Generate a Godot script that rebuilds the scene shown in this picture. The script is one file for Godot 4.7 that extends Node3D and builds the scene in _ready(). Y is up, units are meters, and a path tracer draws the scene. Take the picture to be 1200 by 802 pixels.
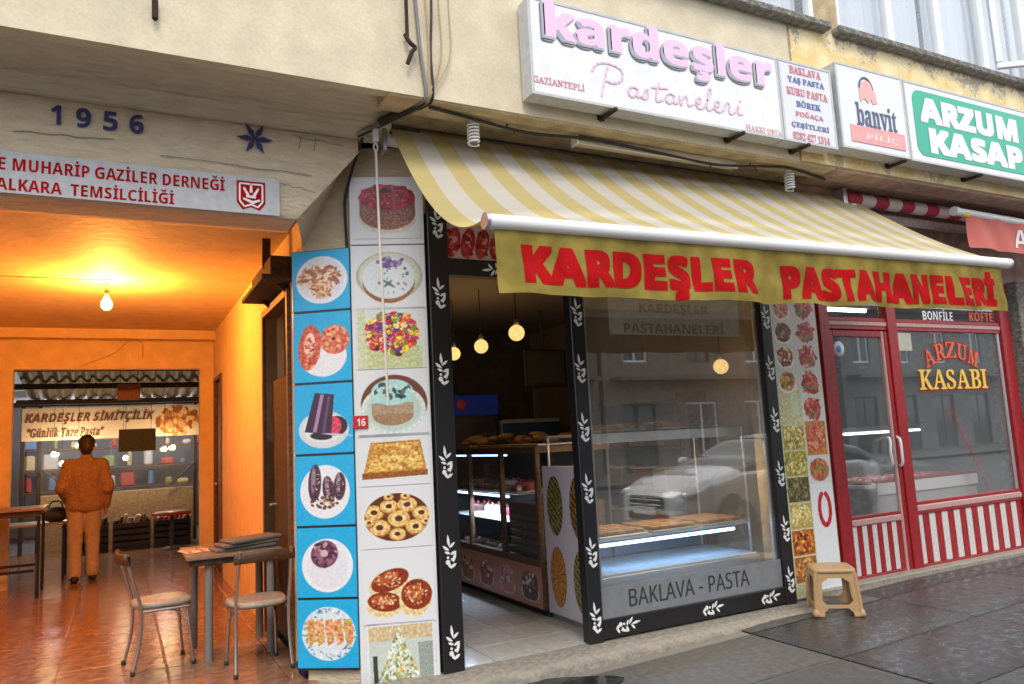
extends Node3D
# A pastry shop and a butcher's under an old apartment building, with a lit passage beside them. Shop front plane: z = 0, street towards +z, metres.

var rng := RandomNumberGenerator.new()
var taken := {}
var cache := {}
var M := {}
var sans: Font
var bold: Font
var serif: Font
var serif_bold: Font


# ---------------------------------------------------------------- naming and nodes
func put(parent: Node, called: String, o: Node) -> void:
	var key := str(parent.get_instance_id()) + called
	var n: int = taken.get(key, 0)
	taken[key] = n + 1
	o.name = called if n == 0 else "%s_%03d" % [called, n]
	parent.add_child(o, true)


func thing(called: String, label: String, category: String, at := Vector3.ZERO, turn := 0.0, group := "") -> Node3D:
	var o := Node3D.new()
	put(self, called, o)
	o.position = at
	o.rotation.y = turn
	meta(o, label, category, group)
	return o


func meta(o: Node, label: String, category: String, group := "") -> Node:
	o.set_meta("label", label)
	o.set_meta("category", category)
	if group:
		o.set_meta("group", group)
	return o


func part(parent: Node, called: String, mesh: Mesh, m: Material, at := Vector3.ZERO, rot := Vector3.ZERO) -> MeshInstance3D:
	var o := MeshInstance3D.new()
	o.mesh = mesh
	o.material_override = m
	put(parent, called, o)
	o.position = at
	o.rotation = rot
	return o


func structure(called: String, mesh: Mesh, m: Material, at := Vector3.ZERO, rot := Vector3.ZERO) -> MeshInstance3D:
	var o := part(self, called, mesh, m, at, rot)
	o.set_meta("kind", "structure")
	return o


func copy_thing(o: Node3D, label: String, at: Vector3, turn: float) -> Node3D:
	var c: Node3D = o.duplicate()
	put(self, o.name, c)
	c.position = at
	c.rotation.y = turn
	c.set_meta("label", label)
	return c


# ---------------------------------------------------------------- meshes
func begin() -> SurfaceTool:
	var st := SurfaceTool.new()
	st.begin(Mesh.PRIMITIVE_TRIANGLES)
	return st


func tri(st: SurfaceTool, a: Vector3, b: Vector3, c: Vector3, out: Vector3) -> void:
	var n := (c - a).cross(b - a)
	if n.length_squared() < 1e-16:
		return
	n = n.normalized()
	var p := [a, b, c]
	if n.dot(out) < 0:
		n = -n
		p = [a, c, b]
	for v in p:
		st.set_normal(n)
		st.add_vertex(v)


func quad(st: SurfaceTool, a: Vector3, b: Vector3, c: Vector3, d: Vector3, out: Vector3) -> void:
	tri(st, a, b, c, out)
	tri(st, a, c, d, out)


func box_into(st: SurfaceTool, at: Vector3, size: Vector3, bevel := 0.0, basis := Basis.IDENTITY) -> void:
	var h := size * 0.5
	var e := minf(bevel, minf(h.x, minf(h.y, h.z)) * 0.9)
	var ax := [Vector3.RIGHT, Vector3.UP, Vector3.BACK]
	for i in 3:
		var j := (i + 1) % 3
		var k := (i + 2) % 3
		for s in [-1.0, 1.0]:
			var n: Vector3 = ax[i] * s
			var f := []
			for q in [[-1, -1], [1, -1], [1, 1], [-1, 1]]:
				f.append(at + basis * (n * h[i] + ax[j] * (q[0] * (h[j] - e)) + ax[k] * (q[1] * (h[k] - e))))
			quad(st, f[0], f[1], f[2], f[3], basis * n)
			if e > 0:
				for t in [-1.0, 1.0]:
					var m: Vector3 = ax[j] * t
					var p0: Vector3 = n * h[i] + m * (h[j] - e)
					var p1: Vector3 = n * (h[i] - e) + m * h[j]
					var w: Vector3 = ax[k] * (h[k] - e)
					quad(st, at + basis * (p0 - w), at + basis * (p0 + w), at + basis * (p1 + w), at + basis * (p1 - w), basis * (n + m))
					if i == 0:
						for u in [-1.0, 1.0]:
							var o: Vector3 = ax[k] * u
							tri(st, at + basis * (n * h[i] + m * (h[j] - e) + o * (h[k] - e)), at + basis * (n * (h[i] - e) + m * h[j] + o * (h[k] - e)), at + basis * (n * (h[i] - e) + m * (h[j] - e) + o * h[k]), basis * (n + m + o))


func bx(size: Vector3, bevel := 0.004) -> Mesh:
	var key := "b%s%s" % [size, bevel]
	if not cache.has(key):
		var st := begin()
		box_into(st, Vector3.ZERO, size, bevel)
		cache[key] = st.commit()
	return cache[key]


func span(parent: Node, called: String, lo: Vector3, hi: Vector3, m: Material, bevel := 0.004) -> MeshInstance3D:
	return part(parent, called, bx((hi - lo).abs(), bevel), m, (lo + hi) * 0.5)


# a wall with rectangular holes in the x-y plane, thick in z; holes are [x0, y0, x1, y1]
func holed(x0: float, y0: float, x1: float, y1: float, z0: float, z1: float, holes: Array) -> Mesh:
	var st := begin()
	var xs := [x0, x1]
	var ys := [y0, y1]
	for h in holes:
		xs.append_array([h[0], h[2]])
		ys.append_array([h[1], h[3]])
	xs.sort()
	ys.sort()
	var solid := func(i, j):
		if i < 0 or j < 0 or i >= xs.size() - 1 or j >= ys.size() - 1:
			return false
		var cx: float = (xs[i] + xs[i + 1]) * 0.5
		var cy: float = (ys[j] + ys[j + 1]) * 0.5
		if cx < x0 or cx > x1 or cy < y0 or cy > y1:
			return false
		for h in holes:
			if cx > h[0] and cx < h[2] and cy > h[1] and cy < h[3]:
				return false
		return true
	for i in xs.size() - 1:
		for j in ys.size() - 1:
			if not solid.call(i, j) or xs[i + 1] - xs[i] < 1e-5 or ys[j + 1] - ys[j] < 1e-5:
				continue
			var a: float = xs[i]
			var b: float = xs[i + 1]
			var c: float = ys[j]
			var d: float = ys[j + 1]
			quad(st, Vector3(a, c, z1), Vector3(b, c, z1), Vector3(b, d, z1), Vector3(a, d, z1), Vector3.BACK)
			quad(st, Vector3(a, c, z0), Vector3(b, c, z0), Vector3(b, d, z0), Vector3(a, d, z0), Vector3.FORWARD)
			if not solid.call(i - 1, j): quad(st, Vector3(a, c, z0), Vector3(a, c, z1), Vector3(a, d, z1), Vector3(a, d, z0), Vector3.LEFT)
			if not solid.call(i + 1, j): quad(st, Vector3(b, c, z0), Vector3(b, c, z1), Vector3(b, d, z1), Vector3(b, d, z0), Vector3.RIGHT)
			if not solid.call(i, j - 1): quad(st, Vector3(a, c, z0), Vector3(b, c, z0), Vector3(b, c, z1), Vector3(a, c, z1), Vector3.DOWN)
			if not solid.call(i, j + 1): quad(st, Vector3(a, d, z0), Vector3(b, d, z0), Vector3(b, d, z1), Vector3(a, d, z1), Vector3.UP)
	return st.commit()


# a smooth sheet from f(u, v); closes round u when wrap is set
func sheet(f: Callable, nu: int, nv: int, uv_scale := Vector2.ONE) -> Mesh:
	var st := begin()
	st.set_smooth_group(0)
	for j in nv + 1:
		for i in nu + 1:
			var u := float(i) / nu
			var v := float(j) / nv
			st.set_uv(Vector2(u, v) * uv_scale)
			st.add_vertex(f.call(u, v))
	for j in nv:
		for i in nu:
			var a := j * (nu + 1) + i
			var b := a + nu + 1
			for k in [a, b, a + 1, a + 1, b, b + 1]:
				st.add_index(k)
	st.generate_normals()
	return st.commit()


func tube_into(st: SurfaceTool, pts: Array, r: float, sides := 8, caps := true) -> void:
	var rings := []
	var up := Vector3.UP
	for i in pts.size():
		var d: Vector3 = (pts[mini(i + 1, pts.size() - 1)] - pts[maxi(i - 1, 0)]).normalized()
		if absf(d.dot(up)) > 0.95:
			up = Vector3.RIGHT if absf(d.x) < 0.9 else Vector3.BACK
		var s := d.cross(up).normalized()
		up = s.cross(d).normalized()
		var ring := []
		for k in sides:
			var t := TAU * k / sides
			ring.append(s * cos(t) + up * sin(t))
		rings.append(ring)
	for i in pts.size() - 1:
		for k in sides:
			var l := (k + 1) % sides
			var v := [[i, k], [i + 1, k], [i + 1, l], [i, k], [i + 1, l], [i, l]]
			var p := []
			for q in v: p.append(pts[q[0]] + rings[q[0]][q[1]] * r)
			var flip: bool = (p[2] - p[0]).cross(p[1] - p[0]).dot(rings[i][k] + rings[i][l]) < 0
			for t in [[0, 1, 2], [3, 4, 5]]:
				for w in ([t[0], t[2], t[1]] if flip else t):
					st.set_normal(rings[v[w][0]][v[w][1]])
					st.add_vertex(p[w])
	if caps:
		for e in [0, pts.size() - 1]:
			var out: Vector3 = pts[e] - pts[1 if e == 0 else e - 1]
			for k in range(1, sides - 1):
				tri(st, pts[e] + rings[e][0] * r, pts[e] + rings[e][k] * r, pts[e] + rings[e][k + 1] * r, out)


func tube(pts: Array, r: float, sides := 8) -> Mesh:
	var st := begin()
	tube_into(st, pts, r, sides)
	return st.commit()


func smooth_path(pts: Array, n := 6) -> Array:
	var out := []
	for i in pts.size() - 1:
		var p0: Vector3 = pts[maxi(i - 1, 0)]
		var p3: Vector3 = pts[mini(i + 2, pts.size() - 1)]
		for k in n:
			out.append(pts[i].cubic_interpolate(pts[i + 1], p0, p3, float(k) / n))
	out.append(pts[-1])
	return out


# profile: Vector2(radius, height) from bottom to top
func lathe(profile: Array, n := 20, squash := Vector2.ONE) -> Mesh:
	return sheet(func(u, v):
		var t: float = v * (profile.size() - 1)
		var i := mini(int(t), profile.size() - 2)
		var p: Vector2 = profile[i].lerp(profile[i + 1], t - i)
		return Vector3(cos(u * TAU) * p.x * squash.x, p.y, sin(u * TAU) * p.x * squash.y), n, (profile.size() - 1))


func ball(r: Vector3, n := 16) -> Mesh:
	return sheet(func(u, v): return Vector3(cos(u * TAU) * sin(v * PI) * r.x, -cos(v * PI) * r.y, sin(u * TAU) * sin(v * PI) * r.z), n, n / 2)


# flat outline in x-y, thick in z (front at z = depth)
func prism_into(st: SurfaceTool, poly: PackedVector2Array, depth: float, xf := Transform3D.IDENTITY) -> void:
	var idx := Geometry2D.triangulate_polygon(poly)
	var b := xf.basis
	for i in range(0, idx.size(), 3):
		for z in [0.0, depth]:
			var p := []
			for k in 3: p.append(xf * Vector3(poly[idx[i + k]].x, poly[idx[i + k]].y, z))
			tri(st, p[0], p[1], p[2], b * Vector3(0, 0, 1 if z > 0 else -1))
	var area := 0.0
	for i in poly.size():
		area += poly[i].cross(poly[(i + 1) % poly.size()])
	for i in poly.size():
		var p := poly[i]
		var q := poly[(i + 1) % poly.size()]
		var o := Vector2(q.y - p.y, p.x - q.x) * signf(area)
		quad(st, xf * Vector3(p.x, p.y, 0), xf * Vector3(q.x, q.y, 0), xf * Vector3(q.x, q.y, depth), xf * Vector3(p.x, p.y, depth), b * Vector3(o.x, o.y, 0))


func prism(poly: PackedVector2Array, depth: float) -> Mesh:
	var st := begin()
	prism_into(st, poly, depth)
	return st.commit()


# a quad with its picture upright, thick board behind: width along x, centred, front at z = t
func print_mesh(w: float, h: float) -> Mesh:
	var key := "p%s,%s" % [w, h]
	if cache.has(key):
		return cache[key]
	var st := begin()
	var c := [Vector3(-w / 2, -h / 2, 0), Vector3(-w / 2, h / 2, 0), Vector3(w / 2, h / 2, 0), Vector3(w / 2, -h / 2, 0)]
	var t := [Vector2(0, 1), Vector2(0, 0), Vector2(1, 0), Vector2(1, 1)]
	for k in [0, 1, 2, 0, 2, 3]:
		st.set_normal(Vector3.BACK)
		st.set_uv(t[k])
		st.add_vertex(c[k])
	cache[key] = st.commit()
	return cache[key]


# lettering fitted to a width and height, its middle at `at`; facing +z before `rot`
func letters(parent: Node, called: String, text: String, m: Material, font: Font, at: Vector3, w: float, h: float, depth := 0.004, shear := 0.0, basis := Basis.IDENTITY) -> MeshInstance3D:
	var t := TextMesh.new()
	t.text = text
	t.font = font
	t.font_size = 48
	t.pixel_size = 0.01
	t.depth = 0.02
	t.curve_step = 1.5
	var box := t.get_aabb()
	var s := Vector3(w / box.size.x, h / box.size.y, depth / 0.02)
	var o := part(parent, called, t, m)
	var b := Basis(Vector3(s.x, 0, 0), Vector3(shear * s.y, s.y, 0), Vector3(0, 0, s.z))
	o.transform = Transform3D(basis * b, at) * Transform3D(Basis.IDENTITY, -box.get_center())
	return o


# heavy lettering: the outline laid over itself, shifted all round by `grow` metres, each layer a hair deeper than the last
func fat_letters(parent: Node, called: String, text: String, m: Material, font: Font, at: Vector3, w: float, h: float, grow: float, depth := 0.003, square := false) -> MeshInstance3D:
	var st := begin()
	var flat := text_points(text, font, w - 2 * grow, h - 2 * grow)
	for k in 9:
		var o := around(k, grow, square)
		var z := depth - 0.00015 * k
		for i in range(0, flat.size(), 3):
			tri(st, v3(flat[i] + o, z), v3(flat[i + 1] + o, z), v3(flat[i + 2] + o, z), Vector3.BACK)
	return part(parent, called, st.commit(), m, at)


func around(k: int, grow: float, square: bool) -> Vector2:
	if k == 0:
		return Vector2.ZERO
	var o := Vector2.from_angle((k - 1) * TAU / 8)
	return (Vector2(signf(roundf(o.x * 2.0)), signf(roundf(o.y * 2.0))) if square else o) * grow


func v3(p: Vector2, z: float) -> Vector3:
	return Vector3(p.x, p.y, z)


func text_points(text: String, font: Font, w: float, h: float) -> PackedVector2Array:
	var t := TextMesh.new()
	t.text = text
	t.font = font
	t.font_size = 48
	t.pixel_size = 0.01
	t.depth = 0.0
	t.curve_step = 1.5
	var box := t.get_aabb()
	var arr := t.get_mesh_arrays()
	var v: PackedVector3Array = arr[Mesh.ARRAY_VERTEX]
	var ind = arr[Mesh.ARRAY_INDEX]
	var order := PackedInt32Array(range(v.size()))
	if ind != null and ind.size() > 0:
		order = ind
	var out := PackedVector2Array()
	for i in order:
		var q := v[i] - box.get_center()
		out.append(Vector2(q.x * w / box.size.x, q.y * h / box.size.y))
	return out


# lettering whose points are moved by f(point in metres): cut fine enough to follow cloth
func bent_letters(text: String, font: Font, w: float, h: float, f: Callable, grow := 0.0) -> Mesh:
	var flat := text_points(text, font, w - 2 * grow, h - 2 * grow)
	var todo := []
	for i in range(0, flat.size(), 3):
		for k in (9 if grow > 0 else 1):
			var o := around(k, grow, true)
			todo.append([flat[i] + o, flat[i + 1] + o, flat[i + 2] + o, 0.00015 * k])
	var st := begin()
	st.set_smooth_group(-1)
	while todo.size() > 0:
		var p: Array = todo.pop_back()
		var e := [p[0].distance_to(p[1]), p[1].distance_to(p[2]), p[2].distance_to(p[0])]
		var m := 0 if e[0] >= e[1] and e[0] >= e[2] else (1 if e[1] >= e[2] else 2)
		if e[m] > 0.03:
			var mid: Vector2 = (p[m] + p[(m + 1) % 3]) * 0.5
			todo.append([p[m], mid, p[(m + 2) % 3], p[3]])
			todo.append([mid, p[(m + 1) % 3], p[(m + 2) % 3], p[3]])
			continue
		var z := Vector3(0, 0, -p[3])
		tri(st, f.call(p[0]) + z, f.call(p[1]) + z, f.call(p[2]) + z, Vector3.BACK)
	return st.commit()


# ---------------------------------------------------------------- materials
func lin(r: float, g: float, b: float, a := 1.0) -> Color:
	return Color(r, g, b, a).linear_to_srgb()


func noise_tex(sd: int, freq: float, lo: float, hi: float, octaves := 4, kind := FastNoiseLite.TYPE_SIMPLEX_SMOOTH, mid := 0.5) -> NoiseTexture2D:
	var key := "n%s" % [[sd, freq, lo, hi, octaves, kind, mid]]
	if cache.has(key):
		return cache[key]
	var n := FastNoiseLite.new()
	n.seed = sd
	n.frequency = freq
	n.noise_type = kind
	n.fractal_octaves = octaves
	var t := NoiseTexture2D.new()
	t.width = 512
	t.height = 512
	t.seamless = true
	t.noise = n
	var g := Gradient.new()
	g.offsets = PackedFloat32Array([0.0, mid, 1.0])
	var m := (lo + hi) / 2
	g.colors = PackedColorArray([Color(lo, lo, lo), Color(m, m, m), Color(hi, hi, hi)])
	t.color_ramp = g
	cache[key] = t
	return t


# plain paint, metal or plastic
func plain(c: Color, rough := 0.6, metallic := 0.0) -> StandardMaterial3D:
	var m := StandardMaterial3D.new()
	m.albedo_color = c
	m.roughness = rough
	m.metallic = metallic
	return m


# a surface with blotches of `amount`, repeated every `coarse` metres, and fine grain; relief in centimetres
func surf(c: Color, rough := 0.8, amount := 0.25, coarse := 1.5, relief := 0.0, sd := 1) -> StandardMaterial3D:
	var m := plain(c, rough)
	var k := sd % 3
	amount = 0.05 if amount < 0.08 else 0.1 if amount < 0.17 else (0.25 if amount < 0.32 else 0.42)
	m.albedo_texture = noise_tex(k + 1, 0.012, 1.0 - amount, 1.0, 5)
	m.uv1_triplanar = true
	m.uv1_world_triplanar = true
	m.uv1_scale = Vector3.ONE / coarse
	m.uv1_offset = Vector3(sd * 0.37, sd * 0.11, sd * 0.23)
	m.detail_enabled = true
	m.detail_blend_mode = BaseMaterial3D.BLEND_MODE_MUL
	m.detail_albedo = noise_tex(k + 41, 0.05, 1.0 - amount * 0.7, 1.0, 3)
	m.detail_uv_layer = BaseMaterial3D.DETAIL_UV_2
	m.uv2_triplanar = true
	m.uv2_world_triplanar = true
	m.uv2_scale = Vector3.ONE / (coarse * 0.31)
	m.texture_repeat = true
	if relief > 0:
		m.heightmap_enabled = true
		m.heightmap_scale = relief
		m.heightmap_texture = noise_tex(k + 81, 0.03, 0.0, 1.0, 5)
	return m


# dirt and fading worked into a printed or dyed cloth
func soiled(m: StandardMaterial3D, amount: float, scale: float) -> StandardMaterial3D:
	m.detail_enabled = true
	m.detail_blend_mode = BaseMaterial3D.BLEND_MODE_MUL
	m.detail_albedo = noise_tex(91, 0.008, 1.0 - amount, 1.0, 6)
	m.detail_uv_layer = BaseMaterial3D.DETAIL_UV_2
	m.uv2_triplanar = true
	m.uv2_world_triplanar = true
	m.uv2_scale = Vector3.ONE / scale
	return m


func glow(c: Color, energy: float) -> StandardMaterial3D:
	var m := plain(c, 0.5)
	m.emission_enabled = true
	m.emission = c
	m.emission_energy_multiplier = energy
	return m


func glass(alpha := 0.04, mirror := 0.0, c := Color(0.9, 0.95, 0.95)) -> StandardMaterial3D:
	var m := plain(Color(c.r, c.g, c.b, alpha), 0.0, mirror)
	m.transparency = BaseMaterial3D.TRANSPARENCY_ALPHA
	m.metallic_specular = 0.5
	return m


func printed(im: Image, rough := 0.35) -> StandardMaterial3D:
	var m := plain(Color.WHITE, rough)
	m.albedo_texture = ImageTexture.create_from_image(im)
	m.texture_repeat = false
	return m


# ---------------------------------------------------------------- painting flat prints (sRGB)
func canvas(w: int, h: int, c: Color) -> Image:
	var im := Image.create(w, h, false, Image.FORMAT_RGB8)
	im.fill(c)
	return im


func dab(im: Image, cx: float, cy: float, rx: float, ry: float, c: Color, ang := 0.0, grain := 0.0, soft := 1.5, shape := 2.0) -> void:
	var r := maxf(rx, ry) * (1.0 if shape <= 2.0 else 1.42) + 2.0
	var ca := cos(ang)
	var sa := sin(ang)
	var small := minf(rx, ry)
	for y in range(maxi(0, int(cy - r)), mini(im.get_height(), int(cy + r) + 2)):
		for x in range(maxi(0, int(cx - r)), mini(im.get_width(), int(cx + r) + 2)):
			var dx := x - cx
			var dy := y - cy
			var u := absf(dx * ca + dy * sa) / rx
			var v := absf(dy * ca - dx * sa) / ry
			var q := sqrt(u * u + v * v) if shape == 2.0 else pow(pow(u, shape) + pow(v, shape), 1.0 / shape)
			var a := clampf(0.5 - (q - 1.0) * small / soft, 0.0, 1.0) * c.a
			if a <= 0.0:
				continue
			var k := c
			if grain > 0.0:
				var g := 1.0 + grain * (rng.randf() * 2.0 - 1.0)
				k = Color(c.r * g, c.g * g, c.b * g)
			im.set_pixel(x, y, im.get_pixel(x, y).lerp(Color(k.r, k.g, k.b), a))


func poly(im: Image, pts: Array, c: Color, grain := 0.0) -> void:
	var p := PackedVector2Array(pts)
	var lo := p[0]
	var hi := p[0]
	for q in p:
		lo = lo.min(q)
		hi = hi.max(q)
	for y in range(maxi(0, int(lo.y)), mini(im.get_height(), int(hi.y) + 1)):
		for x in range(maxi(0, int(lo.x)), mini(im.get_width(), int(hi.x) + 1)):
			if Geometry2D.is_point_in_polygon(Vector2(x, y), p):
				var g := 1.0 + grain * (rng.randf() * 2.0 - 1.0)
				im.set_pixel(x, y, Color(c.r * g, c.g * g, c.b * g))


func scatter(im: Image, n: int, cx: float, cy: float, rx: float, ry: float, r0: float, r1: float, cols: Array, long := 1.0, grain := 0.1) -> void:
	for i in n:
		var t := rng.randf() * TAU
		var q := sqrt(rng.randf())
		var r := rng.randf_range(r0, r1)
		dab(im, cx + cos(t) * q * rx, cy + sin(t) * q * ry, r * long, r, cols[rng.randi() % cols.size()], rng.randf() * PI, grain)


func c8(r: int, g: int, b: int, a := 1.0) -> Color:
	return Color(r / 255.0, g / 255.0, b / 255.0, a)


# the uneven tones and grain of a printed photograph, everywhere but on the plain ground
func photo(im: Image, ground: Color, sd: int) -> Image:
	var n := FastNoiseLite.new()
	n.seed = sd
	n.frequency = 0.09
	n.fractal_octaves = 4
	for y in im.get_height():
		for x in im.get_width():
			var c := im.get_pixel(x, y)
			if absf(c.r - ground.r) + absf(c.g - ground.g) + absf(c.b - ground.b) < 0.02:
				continue
			var k := 1.0 + n.get_noise_2d(x, y) * (0.05 + 0.6 * maxf(0.0, c.r - c.b)) + (rng.randf() - 0.5) * 0.05
			im.set_pixel(x, y, Color(clampf(c.r * k, 0, 1), clampf(c.g * k, 0, 1), clampf(c.b * k * (1.0 + 0.06 * n.get_noise_2d(y, x)), 0, 1)))
	im.resize(im.get_width() * 3 / 4, im.get_height() * 3 / 4, Image.INTERPOLATE_LANCZOS)
	return im


# pictures for the white column, 160 x 150 px each
func cake_picture(kind: int) -> Image:
	var w := 160
	var h := 150
	var im := canvas(w, h, c8(219, 220, 224))
	match kind:
		0:  # raspberry cake with a crumb side
			dab(im, 80, 96, 70, 42, c8(214, 205, 185), 0.0, 0.03)
			dab(im, 80, 88, 66, 40, c8(138, 84, 66), 0.0, 0.2)
			poly(im, [Vector2(14, 50), Vector2(146, 50), Vector2(146, 90), Vector2(14, 90)], c8(138, 84, 66), 0.2)
			scatter(im, 260, 80, 90, 64, 38, 1.0, 2.4, [c8(170, 112, 88), c8(105, 58, 46), c8(190, 140, 112)])
			dab(im, 80, 48, 67, 32, c8(140, 20, 36), 0.0, 0.15)
			scatter(im, 190, 80, 46, 64, 30, 3.0, 6.0, [c8(176, 26, 46), c8(120, 14, 30), c8(205, 52, 70), c8(150, 18, 40)])
			scatter(im, 60, 80, 42, 56, 22, 0.8, 1.5, [c8(240, 150, 155)])
			dab(im, 76, 30, 14, 6, c8(60, 16, 28), 0.0, 0.2)
		1:  # white cream cake with purple flowers on a green plate
			dab(im, 80, 70, 74, 58, c8(176, 178, 156), 0.0, 0.05)
			dab(im, 80, 68, 68, 53, c8(205, 206, 190), 0.0, 0.03)
			dab(im, 78, 84, 58, 50, c8(150, 96, 58), 0.0, 0.12)
			dab(im, 78, 74, 58, 50, c8(216, 222, 226), 0.0, 0.03)
			scatter(im, 26, 84, 36, 30, 10, 3.0, 7.0, [c8(140, 110, 165), c8(110, 84, 140), c8(175, 150, 190)])
			scatter(im, 26, 78, 76, 50, 42, 1.5, 4.0, [c8(150, 160, 180), c8(110, 130, 130), c8(230, 230, 236), c8(170, 140, 180)])
			dab(im, 78, 88, 16, 3, c8(90, 110, 110), 0.6)
			dab(im, 76, 88, 12, 3, c8(90, 110, 110), -0.7)
		2:  # sugar coated sweets heaped on a pale green ground
			im.fill(c8(214, 218, 214))
			poly(im, [Vector2(4, 90), Vector2(150, 96), Vector2(150, 148), Vector2(4, 148)], c8(196, 202, 150), 0.03)
			poly(im, [Vector2(4, 0), Vector2(20, 0), Vector2(26, 148), Vector2(4, 148)], c8(202, 206, 168), 0.03)
			scatter(im, 60, 82, 66, 60, 50, 6.0, 9.0, [c8(90, 20, 30), c8(70, 60, 20)])
			scatter(im, 300, 82, 62, 60, 50, 3.5, 6.5, [c8(205, 30, 44), c8(232, 196, 40), c8(240, 120, 40), c8(190, 30, 100), c8(120, 150, 40), c8(235, 220, 150), c8(215, 60, 60), c8(90, 60, 130)], 1.3)
			scatter(im, 90, 80, 58, 56, 44, 0.8, 1.4, [c8(250, 240, 230)])
		3:  # pale mint cake on a doily, chocolate plate
			dab(im, 82, 74, 74, 66, c8(112, 66, 52), 0.0, 0.15)
			dab(im, 80, 88, 72, 56, c8(204, 216, 208), 0.0, 0.03)
			dab(im, 80, 88, 60, 46, c8(190, 206, 198), 0.0, 0.03)
			dab(im, 78, 98, 46, 26, c8(166, 130, 100), 0.0, 0.08)
			poly(im, [Vector2(32, 52), Vector2(124, 52), Vector2(124, 98), Vector2(32, 98)], c8(176, 150, 122), 0.06)
			poly(im, [Vector2(32, 50), Vector2(124, 50), Vector2(124, 72), Vector2(32, 72)], c8(172, 212, 210), 0.03)
			dab(im, 78, 48, 47, 30, c8(178, 218, 216), 0.0, 0.03)
			scatter(im, 24, 78, 44, 38, 20, 2.0, 4.5, [c8(44, 66, 72), c8(60, 90, 96), c8(90, 120, 120)], 1.8)
			for k in 30:
				dab(im, 80 + cos(k * TAU / 30) * 68, 88 + sin(k * TAU / 30) * 53, 3, 3, c8(226, 232, 226))
		4:  # square tray pastry
			poly(im, [Vector2(26, 24), Vector2(138, 20), Vector2(152, 122), Vector2(6, 128)], c8(196, 138, 66), 0.08)
			poly(im, [Vector2(6, 112), Vector2(152, 108), Vector2(152, 124), Vector2(6, 130)], c8(150, 92, 40), 0.1)
			poly(im, [Vector2(34, 30), Vector2(132, 27), Vector2(144, 104), Vector2(18, 108)], c8(222, 176, 92), 0.06)
			scatter(im, 150, 82, 68, 56, 38, 2.0, 7.0, [c8(236, 200, 120), c8(206, 150, 70), c8(228, 184, 100), c8(190, 128, 56)], 1.6)
		5:  # round cookies seen in an oval
			dab(im, 80, 74, 74, 60, c8(96, 52, 26), 0.0, 0.2)
			for p in [[28, 60, 24], [62, 46, 22], [104, 44, 24], [136, 66, 22], [40, 98, 26], [84, 78, 27], [122, 100, 24], [80, 116, 20], [16, 84, 14], [146, 88, 12], [62, 22, 12], [100, 22, 12]]:
				dab(im, p[0], p[1] + 2, p[2], p[2] * 0.84, c8(150, 92, 44), 0.0, 0.1)
				dab(im, p[0], p[1], p[2] * 0.92, p[2] * 0.74, c8(224, 178, 108), 0.0, 0.08)
				dab(im, p[0] - 1, p[1] - 1, p[2] * 0.6, p[2] * 0.48, c8(240, 204, 142), 0.0, 0.06)
				dab(im, p[0], p[1], p[2] * 0.32, p[2] * 0.26, c8(92, 44, 30), 0.0, 0.25)
			for y in h:
				for x in w:
					if pow((x - 80) / 74.0, 2) + pow((y - 74) / 60.0, 2) > 1.0:
						im.set_pixel(x, y, c8(219, 220, 224))
		6:  # three glazed buns
			for b in [[58, 52, 46, 30, -0.35], [46, 100, 40, 28, 0.12], [116, 88, 36, 44, 0.35]]:
				dab(im, b[0], b[1] + 5, b[2], b[3], c8(226, 204, 150), b[4], 0.05)
				dab(im, b[0] + 2, b[1] - 2, b[2] * 0.94, b[3] * 0.78, c8(138, 50, 26), b[4], 0.12)
				dab(im, b[0] - 4, b[1] - 6, b[2] * 0.6, b[3] * 0.42, c8(178, 84, 44), b[4], 0.12)
				scatter(im, 40, b[0], b[1] - 3, b[2] * 0.7, b[3] * 0.55, 0.8, 2.2, [c8(236, 206, 160), c8(220, 170, 120)], 1.8)
		7:  # tall white cream salad cake on a tray
			im.fill(c8(222, 224, 228))
			poly(im, [Vector2(6, 6), Vector2(154, 4), Vector2(156, 146), Vector2(8, 148)], c8(196, 204, 196), 0.05)
			poly(im, [Vector2(6, 6), Vector2(154, 4), Vector2(154, 30), Vector2(6, 34)], c8(206, 184, 144), 0.05)
			poly(im, [Vector2(120, 40), Vector2(154, 38), Vector2(154, 120), Vector2(124, 122)], c8(150, 158, 152), 0.2)
			poly(im, [Vector2(14, 60), Vector2(24, 60), Vector2(26, 112), Vector2(16, 114)], c8(60, 66, 56), 0.2)
			poly(im, [Vector2(74, 8), Vector2(132, 120), Vector2(26, 124)], c8(196, 206, 190), 0.1)
			for k in 420:
				var q := sqrt(rng.randf())
				var s := (rng.randf() - 0.5) * 112 * q
				dab(im, 76 + s, 8 + q * 116, rng.randf_range(2, 6), rng.randf_range(1.5, 3), [c8(232, 236, 226), c8(214, 222, 204), c8(150, 170, 120), c8(200, 168, 80), c8(120, 132, 108), c8(240, 240, 236)][k % 6], rng.randf() * PI)
			scatter(im, 60, 80, 134, 70, 9, 2.0, 5.0, [c8(190, 130, 60), c8(210, 168, 96), c8(220, 226, 214)], 1.5)
	return im


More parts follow.
